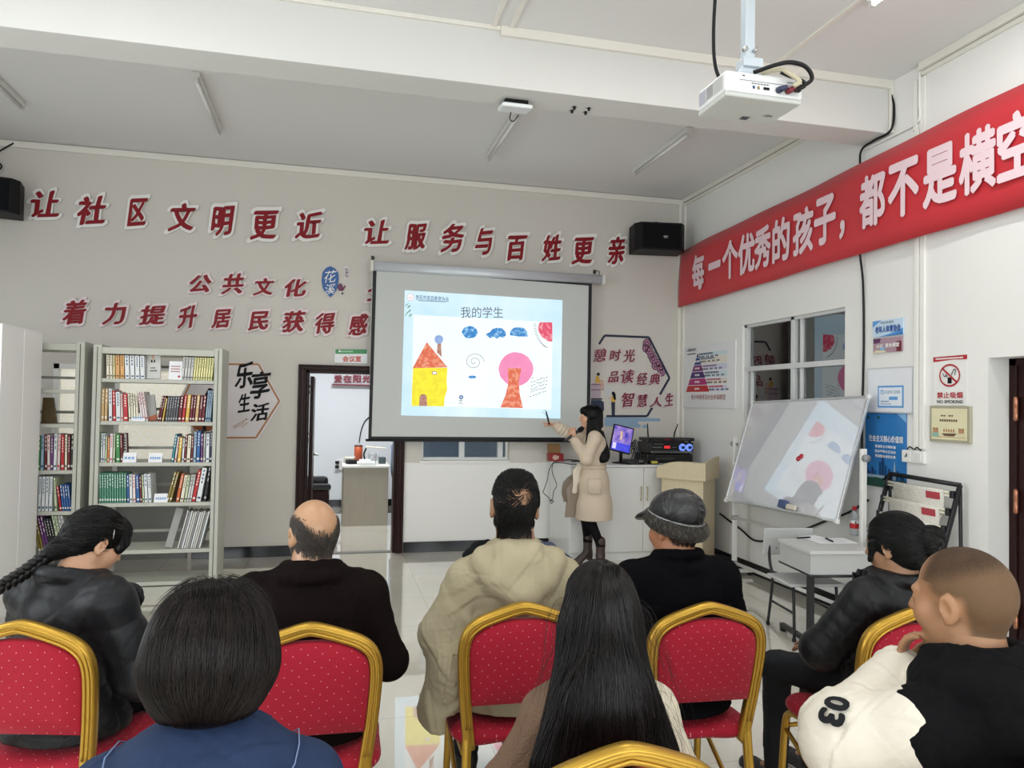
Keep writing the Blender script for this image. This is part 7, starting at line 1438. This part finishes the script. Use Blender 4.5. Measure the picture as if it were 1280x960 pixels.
for i in range(70):
    a = r.uniform(0, 6.28); b = MB(); d0 = Rz(-yw) @ V(-.03, 0, -.045); w_ = [tl+side*r.normal()*.008+nrm_*r.normal()*.008]; 
    for j in range(7): w_.append(w_[-1]+Rz(-yw) @ (V(-.012, 0, -.013)+V(math.sin(j*.9+a), 0, math.cos(j*.9+a))*.010)+r.normal(size=3)*.0035)
    b.tube([tuple(x) for x in w_], [.004, .004, .0035, .003, .003, .002, .0015, .001], 4); tails.append((np.array(b.v), np.array([f for f in b.f if len(f) == 4])))
hairmesh('hair', [(v, q), strands(Hf, hpts, back, 8, .011, lambda P: np.random.RandomState(1).uniform(.0005, .004, len(P)), .0012, 3, .12)], blackh, P_)
br_o = hairmesh('braid', brd+tails, blackh, P_)
b = MB(); b.tube([tuple(cv[-4]+(side*math.cos(a)+nrm_*math.sin(a))*.019) for a in np.linspace(0, 6.28, 14)[:-1]], .006, 6, closed=True); b.tube([tuple(cv[-4]+nrm_*.02), tuple(cv[-4]+nrm_*.02+side*-.03+V(0, 0, .012))], .005, 6); b.obj('hair_tie', black_cloth('black hair tie', '#0c0c0d'), P_, world=False)
b = MB(); b.tube([tuple(H.w(.074, .005, .078)), tuple(H.w(.083, .012, .055)), tuple(H.w(.089, .018, .03))], .0022, 6); b.obj('hair_pin', steel, P_, world=False)

# ---- woman with the bun, black padded jacket --------------------------------------------------------------------
S = .95; s = skel(sh=(.18, -.06, 1.0), neck=(0, -.075, 1.07), chest=(0, -.05, .90), waist=(0, -.02, .75), el=((-.27, .08, .77), (.25, .06, .74)), wr=((-.05, .30, .70), (.07, .30, .70)), kn=((-.13, .46, .56), (.10, .45, .55)), an=((-.13, .46, .10), (.11, .47, .10))); hl = V(0, -.06, 1.205); H = Head(hl, HR(rd(12), rd(-6)), 1.10)
yw = rd(12); P_ = person('woman with a black bun and hairpin, in a black padded jacket and jeans', at_y(1120, 675, 2.49), yw, hl, S)
v, q = body(s, H, True); raw('body', v, q, sk2, P_); eyes(H, P_)
puf2 = mat('deep black nylon padding', '#101114', .5, var=.1, scale=12, bump=.08, bscale=90, spec=.3)
def col(F): ring(F, s['neck']+V(0, -.005, .0), Rz(0), .10, .10, .022, .3, 2*math.pi-.3, 18, .02, rise=lambda a: .015); F.chain([V(-.06, .02, 1.08), V(-.11, .035, 1.075), V(-.145, .03, 1.085)], [.02, .015, .004], .015, 1, (0, 1, .2, .5))
qa2 = quilt(bones(s, .046), .0042, .4); fa2 = folds(51, .005, 24)
jacket(s, puf2, P_, 'padded_jacket', 1.04, .080, .080, .058, .44, lambda P: qa2(P)+fa2(P), col, hemr=(.215, .19))
trousers(s, 'jeans', mat('black faded denim', '#1e2023', .8, var=.25, scale=14, bump=.15, bscale=300, spec=.2), P_, .98)
shoes(s, mat('black trainer', '#141416', .5), P_, (0, 0), mat('white trainer sole', '#c9c7c2', .6))
for i in (0, 1): F = SDF(); F.cap(s['an'][i]+V(0, 0, .06), s['an'][i]+V(0, 0, -.02), .045, .046, .02); v, q = F.mesh(.006); raw('sock', v, q, mat('pale grey sock', '#9fa3a8', .9), P_)
F = SDF(); F.ell(H.w(0, -.010, .036), V(.088, .106, .094)*H.k, H.R, .02); F.ell(H.w(0, -.05, -.01), V(.080, .070, .075)*H.k, H.R, .03)
for sg in (-1, 1): F.ell(H.w(sg*.10, .030, -.04), V(.035, .045, .05)*H.k, H.R, .012, -1); F.cap(H.w(sg*.072, .055, .02), H.w(sg*.070, .070, -.05), .014, .009, .02)
F.ell(H.w(0, .098, -.01), V(.06, .03, .062)*H.k, H.R, .01, -1)
Hf = F; v, q = F.mesh(.005); F = SDF(); bc = H.w(.03, -.115, .015)
ringp = [bc+H.R @ V(.036*math.cos(a), -.012*math.sin(a*2), .036*math.sin(a)) for a in np.linspace(0, 6.283, 15)]
for a, c in zip(ringp[:-1], ringp[1:]): F.cap(a, c, .030, .030, .01)
F.ell(bc, V(.05, .045, .05), None, .01); vb, qb = F.mesh(.005, folds(53, .005, 60)); Bf = F
def bk2(P, t): L = H.l(P); d = V(.03, -.115, .015)-L; d /= np.linalg.norm(d, axis=1)[:, None]; return d @ H.R.T
def circ(P, t): L = (P-bc) @ H.R; d = np.stack([-L[:, 2], .3*np.ones(len(L)), L[:, 0]], 1); d /= np.linalg.norm(d, axis=1)[:, None]+1e-6; return d @ H.R.T
r = np.random.RandomState(3)
hairmesh('hair', [(v, q), strands(Hf, v[r.randint(0, len(v), 3200)], bk2, 7, .011, lambda P: r.uniform(.0005, .0035, len(P)), .0011, 3, .1)], blackh, P_)
hairmesh('hair_bun', [(vb, qb), strands(Bf, vb[r.randint(0, len(vb), 1500)], circ, 8, .010, lambda P: r.uniform(.0005, .004, len(P)), .0011, 3, .15)], blackh, P_)
b = MB(); b.tube([tuple(H.w(.02, -.128, -.045)), tuple(H.w(-.028, -.118, -.05))], .0028, 6); b.obj('hair_pin', mat('pale gold hairpin', '#cbbf9c', .3, .8), P_, world=False)

def seat_chair(ch, o, rz, dy=.045): p_ = Matrix.Rotation(rz, 3, 'Z') @ Vector((0, dy, 0)); ch.location = (o.location.x+p_.x, o.location.y+p_.y, 0); ch.rotation_euler = (0, 0, rz)
chE.location = (2.10, 2.58, 0); chE.rotation_euler = (0, 0, 0)
# ---- man with the shaved head, black and white hooded top ----------------------------------------------------------
S = .985; s = skel(sh=(.205, .0, 1.0), neck=(0, .03, 1.075), chest=(0, .015, .89), el=((-.30, .15, .77), (.28, .02, .74)), wr=((-.125, .235, 1.02), (.11, .28, .655))); hl = V(0, .07, 1.225); H = Head(hl, HR(rd(18), rd(-4), rd(-4)), 1.13)
yw = rd(4); P_ = person('man with a shaved head resting his chin on his hand, black and white hooded top', at_y(1202, 785, 1.56), yw, hl, S)
sk4 = skin_mat('light brown skin', '#a07656')
MI = np.array(RM[P_.name].inverted()); s['el'][0] = (MI @ np.array([*at_y(1062, 925, 1.60), 1]))[:3]; s['sh'][2] = .94
chin = H.w(-.022, .088, -.10); wrp = chin+V(-.03, .045, -.105); s['wr'][0] = wrp
v, q = body(s, H, hand=(dict(d=(.12, -.10, 1), n=(-.35, .75, .35), side=-1, curls=(1.15, 1.1, 1.0, .9), thumb=.6), None), h=.005); raw('body', v, q, sk4, P_); eyes(H, P_)
hb = mat('black sweatshirt fleece', '#0e0e11', .85, var=.1, bump=.15, bscale=350, spec=.15, sheen=.1); hw_ = mat('cream white sweatshirt fleece', '#d3cdbf', .85, var=.03, bump=.15, bscale=350, spec=.2, sheen=.1)
def ext(F):
    ring(F, s['neck']+V(0, -.01, .025), Rz(0), .098, .100, .026, .5, 2*math.pi-.5, 18, .025, rise=lambda a: -.005-.02*math.cos(a)); ring(F, s['neck']+V(0, -.03, -.01), Rz(0), .14, .125, .034, .7, 2*math.pi-.7, 18, .03, rise=lambda a: -.012-.018*math.cos(a))
    F.ell(V(0, -.115, 1.0), V(.135, .06, .10), None, .04)
fo5 = folds(61, .0085, 20, (1, 1, .9)); fo6 = folds(62, .004, 45)
def segd(c, a, b): ba = b-a; t = np.clip(((c-a) @ ba)/(ba @ ba), 0, 1); return np.linalg.norm(c-a-t[:, None]*ba, axis=1)
def white(c):
    out = np.full(len(c), -1.)
    for i, g in enumerate((-1, 1)):
        sh = s['sh']*V(g, 1, 1); x = c[:, 0]*g; up = x-(.26+.75*np.clip(1.0-c[:, 2], 0, 1)); md_ = sh+(s['el'][i]-sh)*.5; lo = np.maximum(.105-segd(c, s['el'][i], s['wr'][i]), .132-segd(c, md_, s['el'][i])); out = np.maximum(out, np.maximum(up, lo))
    return out
o, JF = jacket(s, hb, P_, 'hooded_top', 1.10, .095, .112, .070, .42, lambda P: fo5(P)+fo6(P), None, extra=ext, hemr=(.225, .19), mats=[two_tone('black and cream sweatshirt fleece', '#0b0b0d', '#d3cdbf')], panel=white, h=.006)
trousers(s, 'trousers', black_cloth('black trousers', '#141416'), P_); shoes(s, mat('white trainer', '#d8d6d2', .5), P_)
# sleeve numerals laid on the sleeve
def decal(txt, P0, ux, uy, hgt, m_, nm, fld, lift=.0035, bold=.05):
    v0, f0 = glyphs(txt, bold); v0 = v0[:, :2]; lo, hi = v0.min(0), v0.max(0); k_ = hgt/(hi-lo)[1]; Q = np.array(P0)+np.outer((v0[:, 0]-lo[0])*k_, ux)+np.outer((v0[:, 1]-lo[1])*k_, uy)
    for _ in range(5): Q = Q-fld.grad(Q)*(fld.ev(Q)-lift-.004)[:, None]
    b = MB(); b.add(Q, f0); return b.obj(nm, m_, P_, world=False)
ua = s['el'][0]-s['sh']*V(-1, 1, 1); ua /= np.linalg.norm(ua); outv = np.cross(ua, V(0, 0, 1)); bkv = V(-.4, -1, .0); bkv -= ua*(bkv @ ua); bkv /= np.linalg.norm(bkv); uyv = np.cross(bkv, ua)
MI = np.array(RM[P_.name].inverted())
def hit(px, py):
    o_ = (MI @ V(0, 0, CAM_H, 1))[:3]; d_ = MI[:3, :3] @ np.array(ray(px, py)); d_ /= np.linalg.norm(d_); t_ = .6
    for _ in range(80): t_ += JF.ev((o_+d_*t_)[None])[0]*.7; t_ = min(t_, 2.2)
    return o_+d_*t_
h0, hd_, hr_ = hit(1045, 885), hit(1036, 912), hit(1066, 892); ux_ = hd_-h0; ux_ /= np.linalg.norm(ux_); uy_ = hr_-h0; uy_ -= ux_*(uy_ @ ux_); uy_ /= np.linalg.norm(uy_)
decal('03', h0-uy_*.03-ux_*.03, ux_, uy_, .062, ink, 'sleeve_number', JF, .006)
F = headfield(H, s['neck'])
def buzz(L):
    x, y, z = L[:, 0], L[:, 1], L[:, 2]; front = np.where(z > .045, .070-.25*(z-.045), .040+.2*z); f = 1-sstep(y, front-.032, front+.006); ear = sstep(np.abs(x), .055, .068)*sstep(y, -.050, -.030)*(1-sstep(z, .010, .036)); low = sstep(z, -.105, -.055); jaw = (1-sstep(z, -.045, -.005))*sstep(y, -.055, -.020); return f*(1-ear)*low*(1-jaw)
scalp_shell(H, s['neck'], P_, crop_mat('shaved stubble', '#6d5640', '#33281f'), lambda L: buzz(L)*.80, lambda L: sstep(L[:, 2]+.25*(L[:, 1]+.05), .055, .095)*.9)
chH.location = (P_.location.x-.07, P_.location.y+.02, 0); chH.rotation_euler = (0, 0, 0)
# ---- woman with the short bob, denim jacket ------------------------------------------------------------------------
S = .985; s = skel(sh=(.170, .0, .955), neck=(0, .0, 1.075)); hl = V(0, .03, 1.215); H = Head(hl, HR(rd(0), rd(-8)), 1.03)
P_ = person('woman with a dark brown short bob in a blue denim jacket', at_y(266, 845, 1.53), rd(-2), hl, S)
v, q = body(s, H, True); raw('body', v, q, skin_mat('pale pinkish skin', '#c08a70'), P_); eyes(H, P_)
den = mat('blue denim', '#22314e', .8, var=.22, scale=25, bump=.25, bscale=380, spec=.2); thr = mat('pale denim stitching', '#6f82a8', .7)
def col(F): ring(F, s['neck']+V(0, -.012, -.045), Rz(0), .092, .092, .013, .45, 2*math.pi-.45, 20, .012, rise=lambda a: .012*(1-math.cos(a))); ring(F, s['neck']+V(0, -.02, -.07), Rz(0), .122, .116, .015, .45, 2*math.pi-.45, 20, .014, rise=lambda a: .006*(1-math.cos(a)))
o, JF = jacket(s, den, P_, 'denim_jacket', 1.04, .075, .068, .055, .44, folds(71, .006, 28), col, h=.006, trap=.045)
b = MB(); pts = []
for i in range(26):
    a = .8+(2*math.pi-1.6)*i/25; p = s['neck']+V(0, -.02, -.078)+V(.150*math.sin(a), .142*math.cos(a), .006*(1-math.cos(a))); p = p[None]
    for _ in range(5): p = p-JF.grad(p)*(JF.ev(p)-.0055)[:, None]
    pts.append(tuple(p[0]))
b.tube(pts, .0016, 5); b.obj('stitching', thr, P_, world=False)
trousers(s, 'trousers', den, P_); shoes(s, mat('white trainer', '#d8d6d2', .5), P_)
def hairfield(H, prims):
    F = SDF()
    for c, r_, k_, op in prims: F.ell(H.w(*c), np.array(r_)*H.k, H.R, k_, op)
    return F
Hf = hairfield(H, [((0, -.016, .036), (.108, .124, .096), .03, 1), ((0, -.030, -.022), (.121, .112, .088), .04, 1), ((0, -.045, -.075), (.088, .072, .050), .03, 1), ((0, .118, -.05), (.062, .07, .11), .02, -1), ((0, -.0, -.150), (.085, .085, .05), .02, -1)])
hb1 = hair_mat('dark brown straight hair', '#120c0a', .42, .7, .22)
v, q = Hf.mesh(.005); r = np.random.RandomState(5)
part = lambda L: np.abs(L[:, 0]+.0) 
def fall(P, t): L = H.l(P); w_ = np.clip((L[:, 2]-.02)/.09, 0, 1); d = np.stack([L[:, 0]*(14*w_)-L[:, 0]*9*np.clip((-.03-L[:, 2])/.05, 0, 1), (L[:, 1]+.02)*12*w_-.12, -1.0*np.ones(len(L))], 1); d /= np.linalg.norm(d, axis=1)[:, None]; return d @ H.R.T
pts = v[r.randint(0, len(v), 6500)]; pts = pts[H.l(pts)[:, 2] > -.03]
top = np.array([H.w(*p) for p in np.stack([r.uniform(-.03, .03, 1200), r.uniform(-.10, .04, 1200), .128*np.ones(1200)], 1)]); pts = np.concatenate([pts, top])
fly = np.array([H.w(*p) for p in np.stack([r.uniform(-.05, .05, 160), r.uniform(-.10, .02, 160), .128*np.ones(160)], 1)])
hairmesh('hair', [(v, q), strands(Hf, pts, fall, 16, .0125, lambda P: r.uniform(.0003, .0045, len(P)), .0010, 3, .10, lambda P: H.l(P)[:, 2] < -.100), strands(Hf, fly, fall, 9, .010, lambda P: r.uniform(.006, .016, len(P)), .0005, 5, .5)], hb1, P_)

chF.location = (P_.location.x, P_.location.y+.05, 0)
# ---- woman with long loose hair, cream fleece ----------------------------------------------------------------------
S = .925; s = skel(sh=(.160, .0, .915), neck=(0, .0, 1.06), chest=(0, -.005, .85), el=((-.27, .03, .70), (.25, .03, .70))); hl = V(0, .03, 1.215); H = Head(hl, HR(rd(-4), rd(-5), rd(2)), 1.03)
P_ = person('woman with long loose black hair in a cream and tan fleece', at_y(748, 776, 1.94), rd(-4), hl, S)
v, q = body(s, H, True); raw('body', v, q, sk3, P_); eyes(H, P_)
crm = mat('cream boucle fleece', '#cfc6b2', .9, var=.12, scale=60, bump=.9, bscale=150, spec=.15); tan_ = mat('tan fleece sleeve', '#7d6553', .85, var=.1, bump=.3, bscale=250, spec=.15)
o, JF = jacket(s, crm, P_, 'fleece_jacket', 1.0, .068, .072, .056, .42, folds(81, .006, 24), lambda F: ring(F, s['neck']+V(0, -.01, .0), Rz(0), .10, .10, .024, .4, 2*math.pi-.4, 18, .02), mats=[two_tone('cream and tan boucle fleece', '#cfc6b2', '#705a4a', .6, 150)], panel=lambda c: -.13-c[:, 0], hemr=(.22, .19))
trousers(s, 'trousers', black_cloth('dark grey trousers', '#2a2b2e'), P_); shoes(s, mat('white trainer', '#d8d6d2', .5), P_)
Hf = SDF(); Hf.ell(H.w(0, -.016, .040), V(.094, .112, .092)*H.k, H.R, .03); Hf.ell(H.w(0, -.045, -.03), V(.098, .085, .10)*H.k, H.R, .04)
Hf.cap(H.w(0, -.06, -.06), V(-.02, -.145, .95), .078, .090, .06, 1, (0, 1, 0, .55)); Hf.cap(V(-.02, -.145, .97), V(-.07, -.165, .60), .10, .165, .06, 1, (0, 1, 0, .2)); Hf.cap(H.w(.055, -.03, -.06), V(.14, -.13, .84), .045, .035, .05, 1, (0, 1, 0, .7)); Hf.cap(H.w(-.055, -.03, -.06), V(-.17, -.12, .84), .05, .045, .05, 1, (0, 1, 0, .7)); Hf.ell(H.w(0, .115, -.045), V(.062, .075, .11)*H.k, H.R, .02, -1)
hb2 = hair_mat('glossy black brown hair', '#0e0a09', .38, .8, .3)
v, q = Hf.mesh(.006, None, lambda G: .545-G[..., 2]); r = np.random.RandomState(6)
def fall2(P, t): L = H.l(P); w_ = np.clip((L[:, 2]-.0)/.1, 0, 1); d = np.stack([L[:, 0]*16*w_+P[:, 0]*1.5*(1-w_), (L[:, 1]+.01)*9*w_-.12*(1-w_), -1.0*np.ones(len(L))], 1); d /= np.linalg.norm(d, axis=1)[:, None]; return d
rt_ = np.array([H.w(*p) for p in np.stack([.012+r.uniform(-.022, .022, 3400), r.uniform(-.11, .06, 3400), .13*np.ones(3400)], 1)])
sd_ = v[r.randint(0, len(v), 4200)]
stp = lambda P: P[:, 2] < .64+.07*np.sin(P[:, 0]*37)
fl2 = np.concatenate([np.array([H.w(*p) for p in np.stack([r.uniform(-.08, .08, 90), r.uniform(-.10, -.02, 90), r.uniform(-.02, .05, 90)], 1)]), v[(v[:, 0] > .08) & (v[:, 2] < 1.05)][::60][:120]])
hairmesh('hair', [(v, q), strands(Hf, rt_, fall2, 30, .019, lambda P: r.uniform(.0003, .005, len(P)), .0010, 3, .05, stp), strands(Hf, sd_, fall2, 12, .019, lambda P: r.uniform(.0003, .006, len(P)), .0011, 4, .08, stp), strands(Hf, fl2, fall2, 18, .017, lambda P: r.uniform(.008, .035, len(P)), .0005, 5, .35, stp)], hb2, P_)
# ------------------------------------------------------------------ the presenter
yw = rd(74); s = {a: np.array(b, float) for a, b in dict(pel=(.02, 0, .90), waist=(.01, .0, 1.07), chest=(0, -.005, 1.24), neck=(0, -.005, 1.405), sh=(.158, -.005, 1.345), el=((-.205, .075, 1.135), (.205, .215, 1.355)), wr=((-.085, .205, 1.335), (.175, .385, 1.455)), hip=(.085, .0, .88), kn=((-.085, .02, .50), (.12, .06, .50)), an=((-.088, -.085, .14), (.135, .03, .14))).items()}
hl = V(0, .03, 1.548); H = Head(hl, HR(rd(8), rd(2)), 1.0); S = 1.0
p = at_y(738, 524, 7.2); R_ = Rz(yw); off = R_ @ hl
P_ = thing('person', 'woman in a beige belted coat pointing at the screen with a microphone', 'person', (p.x-off[0], p.y-off[1], 0), None, yw)
skp = skin_mat('fair skin', '#c99c80')
F = SDF(); add_head(F, H, s['neck'], .047, True); F.cap(s['neck'], s['chest'], .055, .09, .05); F.ell(s['chest'], V(.12, .08, .16), None, .06); F.cap(s['waist'], s['pel'], .085, .11, .06, 1, (0, 1, 0, .8)); F.cap(s['chest'], s['waist'], .095, .085, .06)
mic0, mic1 = V(-.055, .118, 1.432), V(-.10, .295, 1.305); md = (mic1-mic0)/np.linalg.norm(mic1-mic0)
for i, sg in enumerate((-1, 1)):
    sh = s['sh']*V(sg, 1, 1); F.cap(s['neck']-V(0, 0, .02), sh, .04, .042, .04); F.cap(sh, s['el'][i], .040, .033, .03); F.cap(s['el'][i], s['wr'][i], .033, .022, .02)
    hp = s['hip']*V(sg, 1, 1); F.cap(hp, s['kn'][i], .070, .050, .05); F.cap(s['kn'][i], s['an'][i]+V(0, -.0, .12), .050, .042, .03); F.cap(s['an'][i]+V(0, 0, .12), s['an'][i], .042, .030, .03)
grip = mic0+md*.085
s_w = s['wr'][0]; add_hand(F, s_w, grip-s_w+V(0, .03, .055), V(-1, .1, -.35), -1, .9, curls=(1.35, 1.4, 1.4, 1.4), thumb=.5)
add_hand(F, s['wr'][1], V(-.03, 1, .35), V(.3, -.3, 1), 1, .88, curls=(.5, 1.3, 1.4, 1.45), thumb=.45)
v, q = F.mesh(.0045); tights = mat('opaque black tights', '#0b0b0d', .8, spec=.15); raw('body', v, q, [skp, tights], P_, facemat(v, q, lambda c: c[:, 2] < .85)); eyes(H, P_)
bg = mat('beige wool coat', '#cdbda9', .85, var=.05, scale=30, bump=.12, bscale=300, spec=.2); bgi = mat('taupe coat lining', '#8d8073', .85); crs = mat('cream belt cloth', '#d8cdbb', .8)
dress = black_cloth('black dress', '#0e0e11'); F = SDF(); F.cap(s['chest'], s['waist'], .105, .095, .05, 1, (0, 1, 0, .85)); F.cap(s['waist'], V(.02, .045, .66), .10, .135, .05, 1, (0, 1, 0, .85)); v, q = F.mesh(.007, folds(92, .003, 40)); raw('dress', v, q, dress, P_)
F = SDF(); F.ell(s['chest']+V(0, -.015, .02), V(.160, .112, .165), None, .06); F.cap(s['chest'], s['waist'], .135, .124, .05, 1, (0, 1, 0, .85)); F.cap(s['waist']-V(0, .0, .02), V(.02, -.02, .62), .132, .185, .05); F.ell(V(.01, -.005, .88), V(.195, .16, .15), None, .05); F.cap(V(.02, -.02, .64), V(.02, -.02, .44), .185, .19, .03)
for i, sg in enumerate((-1, 1)):
    sh = s['sh']*V(sg, 1, 1); F.cap(s['neck']-V(0, .01, .035), sh, .052, .064, .04); F.cap(sh, s['el'][i], .064, .060, .03); w_ = s['wr'][i]-(s['wr'][i]-s['el'][i])*.16; F.cap(s['el'][i], w_, .062, .052, .03)
ring(F, s['neck']+V(0, -.01, -.0), Rz(0), .078, .08, .018, .7, 2*math.pi-.7, 16, .015, rise=lambda a: .012*(1-math.cos(a)))
fc = folds(93, .0045, 26); cinch = lambda P: -.012*np.exp(-((P[..., 2]-1.045)/.022)**2); v, q = F.mesh(.006, lambda P: fc(P)*np.where(P[..., 2] > .98, 1, .4)+cinch(P), lambda G: .505-G[..., 2]); CFl = F
raw('coat', v, q, bg, P_)
F = SDF()
for a, c in ((0, .0), (1, .0)): pass
P0, P1, P2 = V(-.04, .125, 1.0), V(-.06, .195, .80), V(-.06, .225, .56)
F.chain([P0, P1, P2], [.025, .045, .060], .03, 1, (1, .45, 0, .25)); F.chain([V(.10, .12, 1.0), V(.14, .18, .8), V(.15, .19, .55)], [.05, .07, .08], .04, 1, (1, .2, 0, .16)); v, q = F.mesh(.005, folds(94, .003, 40), lambda G: .53-G[..., 2]); raw('coat_flap', v, q, bgi, P_)
b = MB(); pts = []
for i in range(30):
    a = 2*math.pi*i/30; p3 = np.array([V(.005+.155*math.sin(a), -.0+.14*math.cos(a), 1.045)])
    for _ in range(5): p3 = p3-CFl.grad(p3)*(CFl.ev(p3)+.002)[:, None]
    pts.append((p3[0][0], p3[0][1], 1.045))
b.tube(pts, .018, 8, closed=True, up=(0, 0, 1), flat=(1.1, .45)); b.obj('belt', bg, P_, world=False)
F = SDF(); F.ell(V(-.075, .13, 1.045), V(.025, .025, .028), None, .01); F.chain([V(-.075, .135, 1.04), V(-.085, .165, .95), V(-.09, .185, .80)], [.018, .024, .030], .02, 1, (1, .5, 0, .4)); F.chain([V(-.075, .14, 1.05), V(-.09, .17, 1.0), V(-.095, .165, .90)], [.016, .022, .022], .02, 1, (1, .3, 0, .45)); v, q = F.mesh(.005); raw('belt_knot', v, q, crs, P_)
def patch(nm, y0, y1, z0, z1, m_):
    Y, Z = np.meshgrid(np.linspace(y0, y1, 12), np.linspace(z0, z1, 12)); Q = np.stack([-.2*np.ones(144), Y.ravel(), Z.ravel()], 1)
    for _ in range(6): Q = Q-CFl.grad(Q)*(CFl.ev(Q)-.004)[:, None]
    b = MB(); b.add(Q, [(i*12+j, i*12+j+1, i*12+j+13, i*12+j+12) for i in range(11) for j in range(11)], 0, True); o = b.obj(nm, m_, P_, world=False); k_ = o.modifiers.new('thick', 'SOLIDIFY'); k_.thickness = .008; k_.offset = 0
patch('pocket', -.10, .07, .77, .95, bg)
for i in (0, 1): w_ = s['wr'][i]; d = (w_-s['el'][i])/np.linalg.norm(w_-s['el'][i]); F = SDF(); F.cap(w_-d*.05, w_-d*.012, .034, .031, .01); v, q = F.mesh(.004); raw('cuff', v, q, black_cloth('black knitted cuff', '#101013'), P_)
if True:   # ribbed bands of the padded sleeve end
    d = (s['wr'][1]-s['el'][1])/np.linalg.norm(s['wr'][1]-s['el'][1]); b = MB()
    for k_ in range(3): c = s['wr'][1]-d*(.055+.04*k_); u1 = np.cross(d, V(0, 0, 1)); u1 /= np.linalg.norm(u1); u2 = np.cross(d, u1); b.tube([tuple(c+(u1*math.cos(a)+u2*math.sin(a))*(.045+.006*k_)) for a in np.linspace(0, 6.283, 17)[:-1]], .014, 8, closed=True)
    b.obj('sleeve_band', crs, P_, world=False)
brn_b = mat('dark brown boot leather', '#3a2a25', .4, var=.15); gh = mat('gold boot heel', '#c9a24a', .25, .9)
for i, fa_ in ((0, rd(95)), (1, rd(8))):
    a = s['an'][i]; f = Rz(fa_) @ V(0, 1, 0); F = SDF(); F.cap(a+V(0, 0, .16), a+V(0, 0, .02), .050, .045, .02); F.cap(a+V(0, 0, .0)-f*.005, V(a[0], a[1], .045)+f*.11, .043, .036, .03); F.cap(V(a[0], a[1], .035)+f*.10, V(a[0], a[1], .018)+f*.20, .036, .012, .03, 1, (0, 0, 1, .7)); F.cap(a-f*.02-V(0, 0, .035), a-f*.022-V(0, 0, .06), .036, .03, .02)
    v, q = F.mesh(.0045); v[:, 2] = np.maximum(v[:, 2], .003); o = raw('boot', v, q, brn_b, P_); b = MB(); c = V(a[0], a[1], 0)-f*.028; b.tube([tuple(c+V(0, 0, .085)), tuple(c+V(0, 0, .05)), tuple(c+V(0, 0, .0))], [.022, .012, .009], 10); b.obj('heel', gh, o, world=False)
Hf = SDF(); Hf.ell(H.w(0, -.016, .040), V(.088, .106, .092), H.R, .03); Hf.ell(H.w(0, -.045, -.04), V(.086, .075, .10), H.R, .04); Hf.cap(H.w(0, -.06, -.06), V(-.01, -.125, 1.17), .072, .075, .05, 1, (0, 1, 0, .6)); Hf.cap(H.w(-.065, .01, -.05), V(-.10, .06, 1.22), .030, .022, .04); Hf.cap(H.w(-.06, -.03, -.05), V(-.10, -.09, 1.12), .042, .030, .04); Hf.ell(H.w(0, .108, -.045), V(.072, .058, .11), H.R, .012, -1); Hf.ell(H.w(0, .072, .062), V(.062, .034, .036), H.R, .02)
v, q = Hf.mesh(.005); r = np.random.RandomState(6); ptsH = v[r.randint(0, len(v), 3200)]
def fall3(P, t): L = H.l(P); w_ = np.clip((L[:, 2]-.0)/.1, 0, 1); d = np.stack([L[:, 0]*16*w_, (L[:, 1]+.01)*9*w_-.05*(1-w_), -1.0*np.ones(len(L))], 1); d /= np.linalg.norm(d, axis=1)[:, None]; return d
hairmesh('hair', [(v, q), strands(Hf, ptsH, fall3, 14, .016, lambda P: r.uniform(.0003, .005, len(P)), .0014, 3, .07, lambda P: P[:, 2] < 1.10)], blackh, P_)
RP = RM[P_.name]; wpt = lambda p: RP @ Vector(tuple(p))
t = thing('microphone', 'black handheld microphone held to the mouth of the presenter', 'microphone', wpt(mic0)); a, c = wpt(mic0), wpt(mic1); d_ = (c-a).normalized()
b = MB(); b.tube([a+d_*.045, a+d_*.06, a+d_*.14, c-d_*.02, c], [.018, .0165, .0155, .015, .011], 14); b.obj('handle', mat('dark grey microphone body', '#2b2c30', .35, .3), t)
b = MB(); b.tube([a-d_*.02, a-d_*.012, a+d_*.012, a+d_*.036, a+d_*.046], [.008, .022, .028, .026, .018], 16); b.obj('grille_head', mat('black microphone grille', '#0d0d0f', .5, .4, bump=.6, bscale=900), t)
hp_ = s['wr'][1]+V(-.025, .075, .035); t = thing('clicker', 'small black pointer held in the raised hand of the presenter', 'pointer', wpt(hp_)); MB().tube([wpt(hp_+V(0, -.01, -.03)), wpt(hp_+V(0, .01, .05)), wpt(hp_+V(0, .025, .105))], [.009, .0095, .007], 10).obj('stick', blk, t); MB().tube([wpt(hp_+V(0, .025, .105)), wpt(hp_+V(0, .028, .118))], [.005, .004], 8).obj('tip', silv, t)
